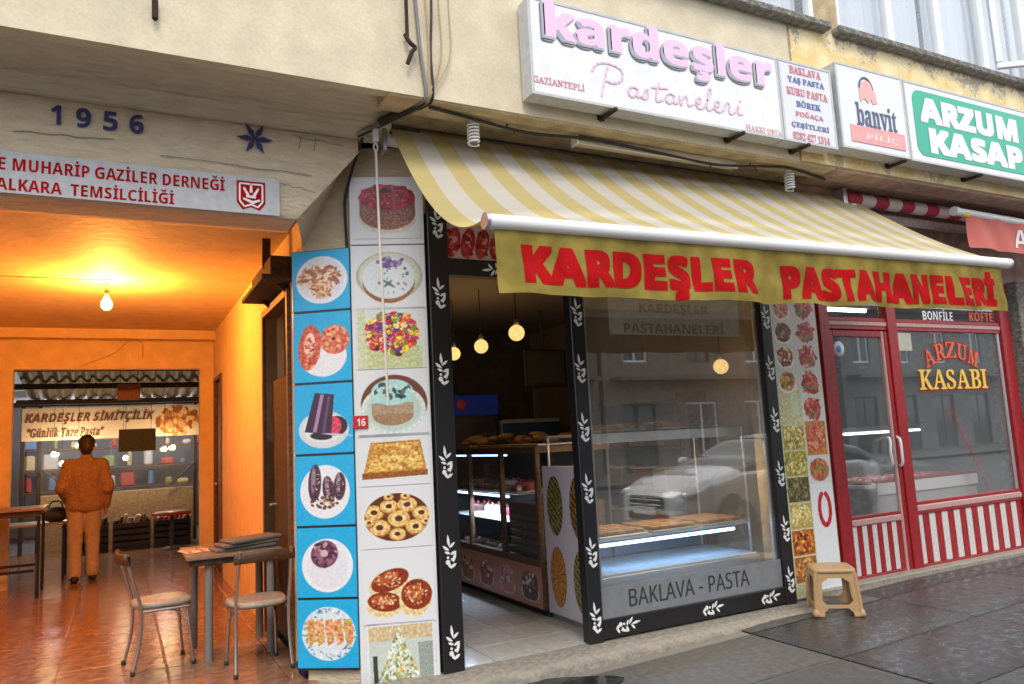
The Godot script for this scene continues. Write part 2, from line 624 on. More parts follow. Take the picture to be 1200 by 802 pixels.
# pictures for the blue board, 128 x 170 px each
func plate_picture(kind: int) -> Image:
	var w := 128
	var h := 170
	var im := canvas(w, h, c8(18, 168, 222))
	for k in 260:
		dab(im, rng.randf() * w, rng.randf() * h, rng.randf_range(6, 20), rng.randf_range(3, 9), c8(20 + rng.randi() % 14, 162 + rng.randi() % 16, 216 + rng.randi() % 14, 0.3), rng.randf() * PI, 0.0, 8.0)
	if kind == 0:
		dab(im, 66, 84, 58, 68, c8(226, 228, 234), 0.0, 0.015)
		dab(im, 66, 82, 50, 60, c8(216, 218, 226), 0.0, 0.015)
		scatter(im, 190, 62, 74, 44, 26, 2.5, 5.5, [c8(206, 150, 104), c8(186, 120, 78), c8(228, 190, 150), c8(160, 92, 62), c8(236, 216, 190)], 2.6)
		scatter(im, 80, 66, 110, 20, 20, 2.0, 4.0, [c8(206, 146, 100), c8(176, 104, 66), c8(230, 196, 160)], 3.2)
	elif kind == 1:
		dab(im, 66, 106, 52, 52, c8(226, 226, 230), 0.0, 0.015)
		dab(im, 36, 84, 25, 56, c8(206, 84, 52), 0.1, 0.1)
		dab(im, 36, 78, 12, 30, c8(236, 216, 196), 0.1, 0.06)
		scatter(im, 70, 36, 98, 20, 38, 2.0, 4.0, [c8(224, 110, 70), c8(180, 56, 40), c8(236, 150, 100)])
		dab(im, 92, 68, 33, 36, c8(214, 104, 76), 0.0, 0.08)
		scatter(im, 70, 92, 66, 28, 30, 3.0, 6.0, [c8(228, 140, 96), c8(200, 80, 66), c8(238, 170, 110)])
		dab(im, 90, 66, 3.5, 4, c8(40, 26, 26))
	elif kind == 2:
		dab(im, 64, 112, 55, 46, c8(206, 210, 214), 0.0, 0.02)
		dab(im, 64, 108, 44, 36, c8(222, 224, 226), 0.0, 0.02)
		dab(im, 92, 104, 24, 24, c8(52, 22, 44), 0.0, 0.1)
		dab(im, 84, 104, 19, 24, c8(206, 62, 86), 0.0, 0.12)
		poly(im, [Vector2(46, 20), Vector2(88, 26), Vector2(80, 126), Vector2(22, 116)], c8(58, 26, 58), 0.12)
		poly(im, [Vector2(58, 24), Vector2(66, 25), Vector2(48, 118), Vector2(40, 117)], c8(168, 126, 166), 0.08)
		poly(im, [Vector2(74, 30), Vector2(80, 30), Vector2(66, 120), Vector2(60, 120)], c8(104, 66, 104), 0.08)
		dab(im, 58, 128, 24, 9, c8(36, 20, 40), 0.1, 0.1)
		dab(im, 96, 126, 36, 2.5, c8(190, 200, 210), 0.12)
	elif kind == 3:
		dab(im, 64, 88, 54, 66, c8(226, 226, 232), 0.0, 0.015)
		for p in [[42, 66, 14, 46, 0.05], [72, 84, 13, 34, -0.1], [96, 76, 13, 34, 0.06]]:
			dab(im, p[0], p[1], p[2], p[3], c8(74, 44, 58), p[4], 0.15)
			dab(im, p[0] - 3, p[1] - 8, p[2] * 0.35, p[3] * 0.7, c8(150, 122, 140), p[4], 0.1)
			scatter(im, 24, p[0] + 2, p[1], p[2] * 0.6, p[3] * 0.8, 1.0, 2.2, [c8(214, 190, 150), c8(40, 22, 30)])
		scatter(im, 40, 62, 116, 30, 14, 2.0, 4.0, [c8(190, 140, 80), c8(90, 54, 50), c8(210, 190, 180)])
	elif kind == 4:
		dab(im, 66, 92, 55, 66, c8(228, 228, 234), 0.0, 0.012)
		dab(im, 66, 96, 44, 53, c8(220, 220, 228), 0.0, 0.012)
		dab(im, 60, 64, 29, 34, c8(110, 60, 84), 0.2, 0.12)
		scatter(im, 60, 60, 62, 24, 28, 2.0, 5.0, [c8(150, 96, 120), c8(78, 38, 60), c8(196, 150, 168)], 1.8)
		dab(im, 60, 62, 8, 9, c8(206, 176, 186), 0.0, 0.08)
	else:
		dab(im, 66, 84, 57, 68, c8(214, 224, 232), 0.0, 0.02)
		for k in 110:
			var t := rng.randf() * TAU
			dab(im, 66 + cos(t) * rng.randf_range(40, 56), 84 + sin(t) * rng.randf_range(48, 66), rng.randf_range(2, 5), 1.5, [c8(70, 120, 170), c8(150, 190, 215), c8(236, 240, 244), c8(90, 150, 140)][k % 4], rng.randf() * PI)
		for k in 5:
			poly(im, [Vector2(18 + k * 20, 52), Vector2(34 + k * 20, 46), Vector2(38 + k * 20, 104), Vector2(24 + k * 20, 116)], c8(214, 150, 100), 0.08)
			scatter(im, 24, 28 + k * 20, 78, 9, 28, 2.0, 4.5, [c8(232, 184, 140), c8(190, 116, 70), c8(226, 160, 110), c8(180, 170, 60)], 1.5)
	return im


func strip_picture() -> Image:  # the narrow board of small food pictures, 0.58 x 2.9 m
	var w := 176
	var h := 880
	var im := canvas(w, h, c8(216, 214, 208))
	poly(im, [Vector2(4, 330), Vector2(88, 330), Vector2(88, 876), Vector2(4, 876)], c8(205, 200, 150), 0.05)
	var cols := [[c8(206, 120, 100), c8(224, 170, 140), c8(180, 60, 50)], [c8(60, 34, 26), c8(96, 56, 36), c8(150, 60, 50), c8(190, 150, 90)], [c8(120, 52, 38), c8(160, 84, 60), c8(230, 210, 160)], [c8(196, 150, 60), c8(150, 60, 44), c8(110, 140, 60), c8(224, 190, 110)]]
	for i in 4:
		var cy := 122.0 + i * 66
		dab(im, 44, cy + 12, 34, 20, c8(236, 234, 230), 0.0, 0.02)
		dab(im, 44, cy, 28, 26, cols[i][0], 0.0, 0.2)
		scatter(im, 60, 44, cy, 26, 24, 2.0, 6.0, cols[i], 1.4)
	var red := [c8(186, 60, 50), c8(214, 100, 84), c8(150, 34, 34), c8(232, 160, 140)]
	for i in 5:
		var cy := 116.0 + i * 70
		dab(im, 130, cy, 30, 27, c8(180, 60, 50), rng.randf() - 0.5, 0.15)
		scatter(im, 60, 130, cy, 28, 26, 2.5, 7.0, red, 2.2)
		scatter(im, 12, 130, cy + 14, 30, 10, 2.0, 4.0, [c8(110, 140, 60), c8(90, 120, 50)], 1.6)
	poly(im, [Vector2(94, 430), Vector2(170, 430), Vector2(170, 520), Vector2(94, 520)], c8(196, 130, 60), 0.1)
	dab(im, 132, 470, 34, 40, c8(200, 92, 64), 0.3, 0.15)
	scatter(im, 50, 132, 470, 30, 36, 3.0, 7.0, [c8(214, 110, 80), c8(190, 70, 50), c8(226, 150, 110)], 1.5)
	dab(im, 132, 560, 36, 30, c8(196, 84, 60), 0.0, 0.15)
	scatter(im, 60, 132, 560, 34, 28, 3.0, 6.0, [c8(214, 120, 90), c8(180, 60, 44), c8(120, 150, 60)])
	poly(im, [Vector2(92, 596), Vector2(174, 596), Vector2(174, 876), Vector2(92, 876)], c8(222, 224, 226), 0.01)
	for k in 40:  # a loop of sausage
		var t := lerpf(-2.75, 2.75, k / 39.0)
		dab(im, 138 + sin(t) * 20, 664 + cos(t) * 42, 6.5, 6.5, c8(186, 34, 40), 0.0, 0.06)
	dab(im, 62, 380, 16, 30, c8(206, 216, 180), 0.0, 0.05)
	var heaps := [[c8(226, 206, 120), c8(190, 160, 80), c8(140, 120, 50), c8(236, 226, 170)], [c8(210, 196, 90), c8(120, 130, 50), c8(236, 220, 150), c8(180, 150, 70)], [c8(110, 100, 60), c8(90, 70, 40), c8(150, 140, 90), c8(70, 60, 36)], [c8(216, 196, 120), c8(186, 160, 90), c8(230, 216, 160)], [c8(200, 110, 40), c8(150, 60, 30), c8(224, 160, 60), c8(110, 40, 26)], [c8(190, 120, 60), c8(140, 80, 40), c8(214, 160, 90)]]
	for i in 6:
		var cy := 470.0 + i * 68
		poly(im, [Vector2(8, cy - 30), Vector2(86, cy - 30), Vector2(86, cy + 32), Vector2(8, cy + 32)], heaps[i][0] * 0.8, 0.15)
		scatter(im, 150, 47, cy, 38, 28, 2.5, 5.0, heaps[i], 1.4)
	return im


func oval_picture(kind: int) -> Image:  # trays of baklava
	var im := canvas(120, 240, c8(206, 196, 204))
	var base := [c8(120, 110, 50), c8(140, 92, 36), c8(176, 104, 34), c8(150, 116, 56)]
	dab(im, 60, 120, 56, 116, base[kind] * 0.55, 0.0, 0.1)
	dab(im, 60, 120, 52, 110, base[kind], 0.0, 0.12)
	if kind == 2:
		for k in 16:
			var t := k * TAU / 16
			for q in 9:
				dab(im, 60 + cos(t) * (8 + q * 5), 120 + sin(t) * (16 + q * 11), 5, 8, c8(196, 128, 44), t, 0.15)
			dab(im, 60 + cos(t + 0.2) * 30, 120 + sin(t + 0.2) * 64, 1.6, 40, c8(90, 46, 16), t + 1.77)
		dab(im, 60, 120, 9, 12, c8(120, 130, 40), 0.0, 0.2)
	else:
		for k in 11:
			dab(im, 60, -16 + k * 28, 90, 5.0, c8(150, 134, 66) if kind != 1 else c8(180, 116, 50), 0.75, 0.25)
			dab(im, 60, -2 + k * 28, 90, 4.0, c8(46, 40, 16), 0.75, 0.2)
		scatter(im, 120, 60, 120, 46, 100, 1.5, 4.0, [base[kind] * 0.6, base[kind].lightened(0.25), c8(120, 140, 50)], 1.8)
	for y in 240:
		for x in 120:
			if pow((x - 60) / 56.0, 2) + pow((y - 120) / 116.0, 2) > 1.0:
				im.set_pixel(x, y, c8(206, 196, 204))
	return im


func cake_row_picture() -> Image:
	var im := canvas(480, 96, c8(190, 120, 96))
	for i in 5:
		var cx := 48.0 + i * 96
		var c: Color = [c8(96, 40, 26), c8(150, 84, 40), c8(150, 46, 52), c8(206, 110, 104), c8(70, 34, 26)][i]
		dab(im, cx, 66, 36, 20, c8(216, 190, 180), 0.0, 0.03)
		dab(im, cx, 50, 30, 32, c, 0.0, 0.12, 1.5, 4.0)
		dab(im, cx, 26, 29, 11, c.lightened(0.25), 0.0, 0.1)
		scatter(im, 30, cx, 40, 26, 22, 2.0, 5.0, [c.lightened(0.3), c.darkened(0.3), c8(224, 200, 180)], 1.4)
	return im


# ---------------------------------------------------------------- the scene
func _ready() -> void:
	rng.seed = 1956
	# camera: hand-held in front of the passage, looking along the shops
	var cam := Camera3D.new()
	cam.name = "camera"
	add_child(cam)
	var yaw := deg_to_rad(27.5)
	var pitch := deg_to_rad(7.2)
	var roll := deg_to_rad(-2.95)
	var fwd := Vector3(sin(yaw) * cos(pitch), sin(pitch), -cos(yaw) * cos(pitch))
	var right := Vector3(cos(yaw), 0, sin(yaw))
	var up := right.cross(fwd)
	cam.transform = Transform3D(Basis(right * cos(roll) + up * sin(roll), up * cos(roll) - right * sin(roll), -fwd), Vector3(0, 1.5, 4.843))
	cam.fov = 48.5
	cam.near = 0.05
	cam.far = 400
	cam.current = true
	# overcast daylight
	var env := Environment.new()
	var sky := Sky.new()
	var sm := ProceduralSkyMaterial.new()
	sm.sky_top_color = Color(0.86, 0.89, 0.93)
	sm.sky_horizon_color = Color(0.93, 0.94, 0.96)
	sm.sky_curve = 0.2
	sm.ground_bottom_color = Color(0.3, 0.3, 0.3)
	sm.ground_horizon_color = Color(0.6, 0.61, 0.62)
	sky.sky_material = sm
	env.background_mode = Environment.BG_SKY
	env.sky = sky
	env.background_energy_multiplier = 1.0
	env.tonemap_mode = Environment.TONE_MAPPER_LINEAR
	env.tonemap_exposure = 2.5
	env.sdfgi_enabled = true
	env.ssao_enabled = true
	env.ssil_enabled = true
	var we := WorldEnvironment.new()
	we.name = "world_environment"
	we.environment = env
	add_child(we)
	var sun := DirectionalLight3D.new()
	sun.name = "sun"
	sun.light_energy = 0.3
	sun.light_angular_distance = 25
	sun.light_color = Color(1.0, 0.97, 0.92)
	sun.shadow_enabled = true
	add_child(sun)
	sun.look_at_from_position(Vector3.ZERO, Vector3(0.25, -1.0, -0.75))

	fonts()
	materials()
	ground()
	building()
	passage()
	yard()
	shop_front()
	shop_inside()
	butcher_front()
	photo_boards()
	awning()
	signs()
	cables()
	furniture()
	man()
	street()


func fonts() -> void:
	var s := SystemFont.new()
	s.font_names = PackedStringArray(["Droid Sans"])
	sans = s
	var b := SystemFont.new()
	b.font_names = PackedStringArray(["Droid Sans"])
	b.font_weight = 700
	bold = b
	var r := SystemFont.new()
	r.font_names = PackedStringArray(["Droid Serif"])
	serif = r
	var rb := SystemFont.new()
	rb.font_names = PackedStringArray(["Droid Serif"])
	rb.font_weight = 700
	serif_bold = rb


func materials() -> void:
	M.cream = surf(lin(0.79, 0.69, 0.51), 0.85, 0.12, 2.2, 0.25, 1)
	M.wall_right = surf(lin(0.74, 0.58, 0.34), 0.85, 0.2, 1.4, 0.35, 2)
	M.soffit = surf(lin(0.8, 0.63, 0.38), 0.85, 0.25, 1.6, 0.25, 3)
	M.soffit_pink = surf(lin(0.74, 0.5, 0.4), 0.85, 0.25, 1.2, 0.25, 4)
	M.beam = surf(lin(0.7, 0.575, 0.405), 0.9, 0.16, 0.9, 0.8, 5)
	M.beam.uv1_scale = Vector3(0.7, 2.0, 2.0)
	M.beam.uv2_scale = Vector3(3.0, 6.0, 6.0)
	M.moulding = surf(lin(0.76, 0.65, 0.48), 0.9, 0.16, 0.7, 0.6, 6)
	M.moulding.uv1_scale = Vector3(0.7, 2.5, 2.5)
	M.moulding.uv2_scale = Vector3(3.0, 7.0, 7.0)
	M.cement = surf(lin(0.5, 0.47, 0.42), 0.95, 0.45, 0.5, 1.2, 7)
	M.concrete = surf(lin(0.27, 0.25, 0.22), 0.75, 0.4, 0.9, 0.4, 8)
	M.step = surf(lin(0.48, 0.43, 0.36), 0.85, 0.25, 0.35, 0.4, 9)
	M.asphalt = surf(lin(0.07, 0.07, 0.075), 0.55, 0.3, 0.6, 0.3, 10)
	M.asphalt.roughness_texture = noise_tex(61, 0.012, 0.25, 1.0, 4)
	M.asphalt.roughness_texture_channel = BaseMaterial3D.TEXTURE_CHANNEL_RED
	M.road = surf(lin(0.15, 0.148, 0.145), 0.6, 0.35, 2.0, 0.8, 11)
	M.wet = surf(lin(0.03, 0.032, 0.036), 0.12, 0.3, 0.8, 0.1, 12)
	M.passage_wall = surf(lin(0.82, 0.61, 0.32), 0.75, 0.12, 1.6, 0.2, 13)
	M.passage_ceiling = surf(lin(0.78, 0.6, 0.33), 0.7, 0.12, 1.9, 0.3, 14)
	M.tile_floor = surf(lin(0.42, 0.235, 0.155), 0.24, 0.3, 0.7, 0.0, 15)
	M.tile_floor.roughness_texture = noise_tex(62, 0.02, 0.25, 0.95, 4)
	var hm := canvas(128, 128, Color.WHITE)
	for k in 128:
		for j in [0, 1, 64, 65]:
			hm.set_pixel(k, j, Color(0.2, 0.2, 0.2))
		for j in [0, 1]:
			hm.set_pixel(j + (64 if false else 0), k, Color(0.2, 0.2, 0.2))
	M.tile_floor.heightmap_enabled = true
	M.tile_floor.heightmap_scale = 0.5
	M.tile_floor.heightmap_texture = ImageTexture.create_from_image(hm)
	M.marble = surf(lin(0.66, 0.63, 0.58), 0.12, 0.1, 0.5, 0.0, 16)
	M.grout = plain(lin(0.2, 0.19, 0.17), 0.9)
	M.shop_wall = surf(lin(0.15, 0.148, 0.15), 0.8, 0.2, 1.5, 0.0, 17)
	M.dark = plain(lin(0.03, 0.03, 0.032), 0.6)
	M.black = plain(lin(0.014, 0.013, 0.015), 0.32)
	M.white = plain(lin(0.8, 0.8, 0.8), 0.4)
	M.white_matt = surf(lin(0.74, 0.74, 0.76), 0.5, 0.06, 0.8, 0.0, 18)
	M.board_white = plain(c8(219, 220, 224), 0.3)
	M.red = surf(lin(0.52, 0.018, 0.024), 0.35, 0.2, 0.5, 0.0, 20)
	M.rail_pink = surf(lin(0.6, 0.36, 0.34), 0.4, 0.15, 0.4, 0.0, 21)
	M.slat_white = surf(lin(0.74, 0.72, 0.7), 0.45, 0.1, 0.3, 0.0, 22)
	M.red_ink = soiled(plain(lin(0.5, 0.008, 0.01), 0.85), 0.25, 1.1)
	M.red_ink.metallic_specular = 0.2
	M.orange_ink = plain(lin(0.75, 0.1, 0.02), 0.5)
	M.yellow_ink = plain(lin(0.8, 0.52, 0.06), 0.5)
	M.navy = plain(lin(0.02, 0.022, 0.12), 0.7)
	M.wood = surf(lin(0.16, 0.07, 0.03), 0.5, 0.4, 0.25, 0.1, 23)
	M.wood_mid = surf(lin(0.3, 0.14, 0.06), 0.55, 0.35, 0.3, 0.1, 24)
	M.old_wood = surf(lin(0.12, 0.075, 0.05), 0.85, 0.5, 0.4, 0.6, 25)
	M.chrome = plain(lin(0.42, 0.41, 0.4), 0.3, 0.9)
	M.steel = plain(lin(0.5, 0.5, 0.51), 0.35, 0.8)
	M.rust = surf(lin(0.1, 0.05, 0.03), 0.9, 0.5, 0.1, 0.4, 26)
	M.cable = plain(lin(0.02, 0.02, 0.022), 0.6)
	M.cable_grey = plain(lin(0.2, 0.19, 0.18), 0.7)
	M.cable_tan = plain(lin(0.45, 0.32, 0.2), 0.7)
	M.rope = plain(lin(0.7, 0.64, 0.56), 0.8)
	M.seat = surf(lin(0.5, 0.46, 0.4), 0.35, 0.25, 0.3, 0.0, 27)
	M.table_top = surf(lin(0.38, 0.28, 0.2), 0.3, 0.3, 0.5, 0.0, 28)
	M.stool = surf(lin(0.52, 0.33, 0.16), 0.42, 0.12, 0.25, 0.0, 29)
	M.pane = glass(0.012, 0.0)
	M.pane_clear = glass(0.012, 0.0)
	M.frosted = surf(lin(0.26, 0.27, 0.29), 0.3, 0.12, 0.8, 0.0, 30)
	M.paper = surf(lin(0.6, 0.58, 0.52), 0.8, 0.1, 0.4, 0.0, 31)
	M.newspaper = surf(lin(0.34, 0.31, 0.29), 0.85, 0.5, 0.08, 0.0, 32)


func gy(x: float) -> float:  # the pavement climbs along the shops
	if x < 2.0: return -0.10
	if x < 5.0: return lerpf(-0.10, -0.015, (x - 2.0) / 3.0)
	if x < 6.5: return lerpf(-0.015, 0.035, (x - 5.0) / 1.5)
	return 0.035 + 0.004 * (minf(x, 14.0) - 6.5)


func strip_sheet(x0: float, x1: float, z0: float, z1: float, dy: float, nx := 40, nz := 4) -> Mesh:
	return sheet(func(u, v):
		var x := lerpf(x0, x1, u)
		return Vector3(x, gy(x) + dy, lerpf(z0, z1, v)), nx, nz)


func ground() -> void:
	structure("ground", sheet(func(u, v): return Vector3(lerpf(-150, 150, u), -0.32, lerpf(-150, 150, v)), 2, 2), M.road)
	structure("road", sheet(func(u, v):
		var x := lerpf(-30, 50, u)
		return Vector3(x, gy(x) - 0.14, lerpf(2.9, 13.2, v)), 40, 2), M.road)
	# asphalt to the right, concrete slabs in front of the pastry shop
	structure("asphalt_pavement", strip_sheet(-12, 30, -0.1, 2.72, -0.03, 60, 6), M.asphalt)
	var slabs := structure("concrete_pavement", strip_sheet(-12, 4.25, 0.2, 2.7, -0.022, 40, 3), M.grout)
	for iz in 3:
		for ix in 11:
			var x0 := 4.25 - (ix + 1) * 1.46 + (0.0 if iz != 1 else 0.0)
			var z0 := 0.34 + iz * 0.8
			var tilt := rng.randf_range(-0.004, 0.004)
			var dz := 0.78
			part(slabs, "slab", sheet(func(u, v):
				var x = x0 + 0.008 + u * 1.444
				var e := 0.0 if u > 0.001 and u < 0.999 and v > 0.001 and v < 0.999 else -0.012
				return Vector3(x, gy(x) + tilt * (u - 0.5) + e - 0.004, z0 + dz * v), 12, 8), surf_slab(ix * 3 + iz))
	var dark := get_node("asphalt_pavement")
	for k in 2:
		var x0 := 4.258 + k * 0.75
		part(dark, "slab", sheet(func(u, v):
			var x: float = x0 + u * 0.742
			var e := 0.0 if u > 0.001 and u < 0.999 and v > 0.001 and v < 0.999 else -0.01
			return Vector3(x, gy(x) + e - 0.004, 0.05 + 0.28 * v), 8, 6), surf_slab(k + 1))
	for k in 4:
		var x0 := 5.758 + k * 1.5
		part(dark, "slab", sheet(func(u, v):
			var x: float = x0 + u * 1.492
			var e := 0.0 if u > 0.001 and u < 0.999 and v > 0.001 and v < 0.999 else -0.01
			return Vector3(x, gy(x) + e - 0.006, 0.04 + 0.29 * v), 8, 6), wet_slab(k + 1))
	for iz in 3:
		for ix in 6:
			var x0 := 4.258 + ix * 1.5
			var z0 := 0.338 + iz * 0.8
			part(dark, "slab", sheet(func(u, v):
				var x: float = x0 + u * 1.492
				var e := 0.0 if u > 0.001 and u < 0.999 and v > 0.001 and v < 0.999 else -0.01
				return Vector3(x, gy(x) + e - 0.006, z0 + 0.792 * v), 12, 8), wet_slab(ix * 2 + iz))
	# worn concrete step along the pastry shop front
	var edge := FastNoiseLite.new()
	edge.seed = 5
	edge.frequency = 1.4
	structure("doorstep", sheet(func(u, v):
		var x := lerpf(1.3, 5.25, u)
		var prof := [[-0.08, 0.0], [0.02, 0.0], [0.14, -0.004], [0.2, -0.012], [0.225, -0.03], [0.232, -0.16]]
		var t: float = v * 5.0
		var i := mini(int(t), 4)
		var z := lerpf(prof[i][0], prof[i + 1][0], t - i)
		var y := lerpf(prof[i][1], prof[i + 1][1], t - i)
		if z > 0.1:
			z += edge.get_noise_2d(x, 3.0) * 0.05 + edge.get_noise_2d(x * 5.0, 9.0) * 0.02
			y += edge.get_noise_2d(x * 4.0, z * 20.0) * 0.012
		return Vector3(x, y, z), 120, 20), M.step)
	structure("butcher_step", bx(Vector3(3.6, 0.2, 0.2), 0.01), M.step, Vector3(7.05, -0.035, -0.06))
	var kerb := structure("kerb", bx(Vector3(0.2, 0.3, 0.2), 0.02), M.concrete, Vector3(-11.9, -0.2, 2.8))
	for k in 40:
		var x := -11.5 + k * 1.02
		part(kerb, "kerb_stone", bx(Vector3(1.0, 0.3, 0.18), 0.02), M.concrete, Vector3(x + 11.9, gy(x) + 0.02, 0))
	structure("far_pavement", sheet(func(u, v): return Vector3(lerpf(-30, 50, u), 0.03, lerpf(13.2, 17.6, v)), 2, 2), M.concrete)
	# the damp patch by the shop door
	var pts := PackedVector2Array()
	for k in 26:
		var t := k * TAU / 26
		pts.append(Vector2(2.3 + cos(t) * (0.6 + 0.06 * sin(t * 3.0)), 0.5 + sin(t) * (0.24 + 0.03 * cos(t * 5.0))))
	var st := begin()
	for k in 26:
		var a := pts[k]
		var b := pts[(k + 1) % 26]
		tri(st, Vector3(2.3, gy(2.3) + 0.003, 0.5), Vector3(a.x, gy(a.x) + 0.003, a.y), Vector3(b.x, gy(b.x) + 0.003, b.y), Vector3.UP)
	structure("damp_ground", st.commit(), M.wet)


func wet_slab(k: int) -> StandardMaterial3D:
	var key := "wet_slab%d" % (k % 3)
	if not M.has(key):
		var q: float = [1.0, 0.85, 1.15][k % 3]
		M[key] = surf(lin(0.085 * q, 0.084 * q, 0.086 * q), 0.5, 0.3, 0.5 + 0.12 * (k % 3), 0.05, 71 + k % 3)
		M[key].roughness_texture = noise_tex(61, 0.012, 0.35, 1.0, 4)
	return M[key]


func surf_slab(k: int) -> StandardMaterial3D:
	var key := "slab%d" % (k % 4)
	if not M.has(key):
		var q: float = [1.0, 0.86, 1.1, 0.78][k % 4]
		M[key] = surf(lin(0.165 * q, 0.158 * q, 0.148 * q), 0.6, 0.3, 0.45 + 0.1 * (k % 4), 0.2, 33 + k % 4)
	return M[key]


func wall_print() -> Image:
	# painted wall on the right with bare grey cement under the window ledges: 5.2 m x 1.3 m
	var im := canvas(1040, 256, c8(226, 205, 160))
	var n := FastNoiseLite.new()
	n.seed = 77
	n.frequency = 0.012
	n.fractal_octaves = 5
	var f := FastNoiseLite.new()
	f.seed = 78
	f.frequency = 0.08
	f.fractal_octaves = 3
	for y in 256:
		for x in 1040:
			var c := c8(238, 220, 178)
			var k := n.get_noise_2d(x, y)
			var g := f.get_noise_2d(x, y)
			c = c.lerp(c8(224, 196, 136), clampf(0.5 + k * 1.6, 0, 1))
			var under := 1.0 if (x > 90 and x < 1040) or x < 28 else 0.3
			var bare := under * (24.0 + 46.0 * k + 24.0 * g) - y
			if bare > 0.0:
				var grey := 0.5 + g * 0.35 + k * 0.2
				c = c8(150, 140, 124).lerp(c8(190, 180, 160), clampf(grey, 0, 1))
			elif bare > -4.0:
				c = c8(232, 222, 196)
			if k < -0.36 and y > 120:
				c = c.lerp(c8(170, 150, 116), 0.5)
			im.set_pixel(x, y, Color(c.r * (1 + g * 0.06), c.g * (1 + g * 0.06), c.b * (1 + g * 0.06)))
	return im


func building() -> void:
	var b := thing("apartment_building", "old cream plastered apartment building overhanging the shops and the lit passage", "building")
	# upper wall with window openings
	part(b, "upper_wall", holed(-9, 3.66, 5.0, 7.6, 0.5, 0.58, [[3.2, 4.95, 5.001, 6.5], [-2.0, 4.95, 0.6, 6.5]]), M.cream)
	part(b, "upper_wall", holed(5.0, 3.66, 16, 7.6, 0.5, 0.582, [[4.99, 4.95, 5.36, 6.5], [5.66, 4.95, 9.4, 6.5], [10.2, 4.95, 13.0, 6.5]]), M.wall_right)
	var weather := printed(wall_print(), 0.9)
	var wp := part(b, "weathered_plaster", print_mesh(5.2, 1.27), weather, Vector3(7.62, 4.3, 0.587))
	wp.set_meta("label", "peeling yellow plaster with bare cement under the window ledges")
	part(b, "roof", bx(Vector3(25.2, 0.3, 9), 0.02), M.cement, Vector3(3.5, 7.75, -3.8))
	part(b, "back_wall", bx(Vector3(25, 4.4, 0.2), 0.0), M.cement, Vector3(3.5, 5.5, -8.2))
	span(b, "side_wall", Vector3(-9, 3.3, -8.1), Vector3(-8.8, 7.6, 0.36), M.cement)
	span(b, "side_wall", Vector3(15.8, 0, -8.1), Vector3(16, 7.6, 0.36), M.cement)
	# under the overhang
	span(b, "soffit", Vector3(-9, 3.715, 0.0), Vector3(5.45, 3.9, 0.47), M.soffit, 0.0)
	span(b, "soffit_edge", Vector3(1.45, 3.645, 0.33), Vector3(5.45, 3.713, 0.572), M.soffit, 0.01)
	span(b, "soffit", Vector3(5.45, 3.675, 0.0), Vector3(15.7, 3.9, 0.46), M.soffit_pink, 0.0)
	span(b, "soffit_edge", Vector3(5.46, 3.64, 0.33), Vector3(15.7, 3.7, 0.572), M.soffit_pink, 0.012)
	span(b, "soffit_rib", Vector3(5.46, 3.6, 0.0), Vector3(15.7, 3.674, 0.12), M.soffit_pink, 0.01)
	# stepped plaster moulding over the passage beam
	var prof := [Vector2(0.47, 3.71), Vector2(0.15, 3.705), Vector2(0.135, 3.69), Vector2(0.12, 3.66), Vector2(0.115, 3.64), Vector2(0.085, 3.63), Vector2(0.07, 3.6), Vector2(0.05, 3.585), Vector2(0.045, 3.57), Vector2(-0.02, 3.565)]
	var mn := FastNoiseLite.new()
	mn.seed = 8
	mn.frequency = 1.5
	part(b, "moulding", sheet(func(u, v):
		var x := lerpf(-3.0, 1.62, u)
		var t: float = v * 9.0
		var i := mini(int(t), 8)
		var p: Vector2 = prof[i].lerp(prof[i + 1], t - i)
		return Vector3(x, p.y + mn.get_noise_2d(x, v * 3.0) * 0.008, p.x + mn.get_noise_2d(x * 3.0, v * 5.0 + 7.0) * 0.01), 140, 36), M.moulding)
	# beam over the passage, slightly uneven
	part(b, "beam", sheet(func(u, v):
		var prof2 := [Vector2(-0.02, 3.58), Vector2(0.0, 3.56), Vector2(0.0, 3.3), Vector2(0.004, 3.27), Vector2(0.012, 3.26), Vector2(0.01, 3.0), Vector2(-0.004, 2.975), Vector2(-0.34, 2.972), Vector2(-0.345, 3.3)]
		var t: float = v * 8.0
		var i := mini(int(t), 7)
		var p: Vector2 = prof2[i].lerp(prof2[i + 1], t - i)
		var s := 1.0 if p.x > -0.1 else 0.0
		var x := lerpf(-3.0, 1.0 + 0.42 * clampf((p.y - 2.97) / 0.5, 0.0, 1.0), u)
		return Vector3(x, p.y + s * mn.get_noise_2d(x * 0.7, 5.0) * 0.008, p.x + s * mn.get_noise_2d(x * 1.6, p.y * 6.0) * 0.008), 140, 48), M.beam)
	# haunch where the beam runs into the splayed pillar
	part(b, "haunch", sheet(func(u, v):
		var e := Vector3(1.0 + 0.44 * v, 2.965 + 0.53 * v, -0.002)
		var w := Vector3(1.13 + 0.3 * v, 2.9 + 0.66 * v, -0.425 + 0.235 * v)
		return e.lerp(w, u) + Vector3(0, 0.012 * sin(u * PI) + 0.006 * mn.get_noise_2d(u * 4.0, v * 6.0), 0), 12, 24), M.beam)
	for i in 4:
		letters(b, "numeral", "1956"[i], M.navy, bold, Vector3(-0.345 + i * 0.138, 3.465 + i * 0.002, 0.012), 0.05 if i == 0 else 0.075, 0.115, 0.006)
	var star := begin()
	for k in 6:
		var t := k * TAU / 6
		prism_into(star, PackedVector2Array([Vector2(0.0, 0.0), Vector2(0.05, 0.018), Vector2(0.11, 0.0), Vector2(0.05, -0.018)]), 0.005, Transform3D(Basis(Vector3.BACK, t), Vector3(0, 0, 0.0005 * k)))
	var so := part(b, "star", star.commit(), M.navy, Vector3(0.745, 3.475, 0.01))
	so.set_meta("label", "dark blue six-pointed star painted on the beam")
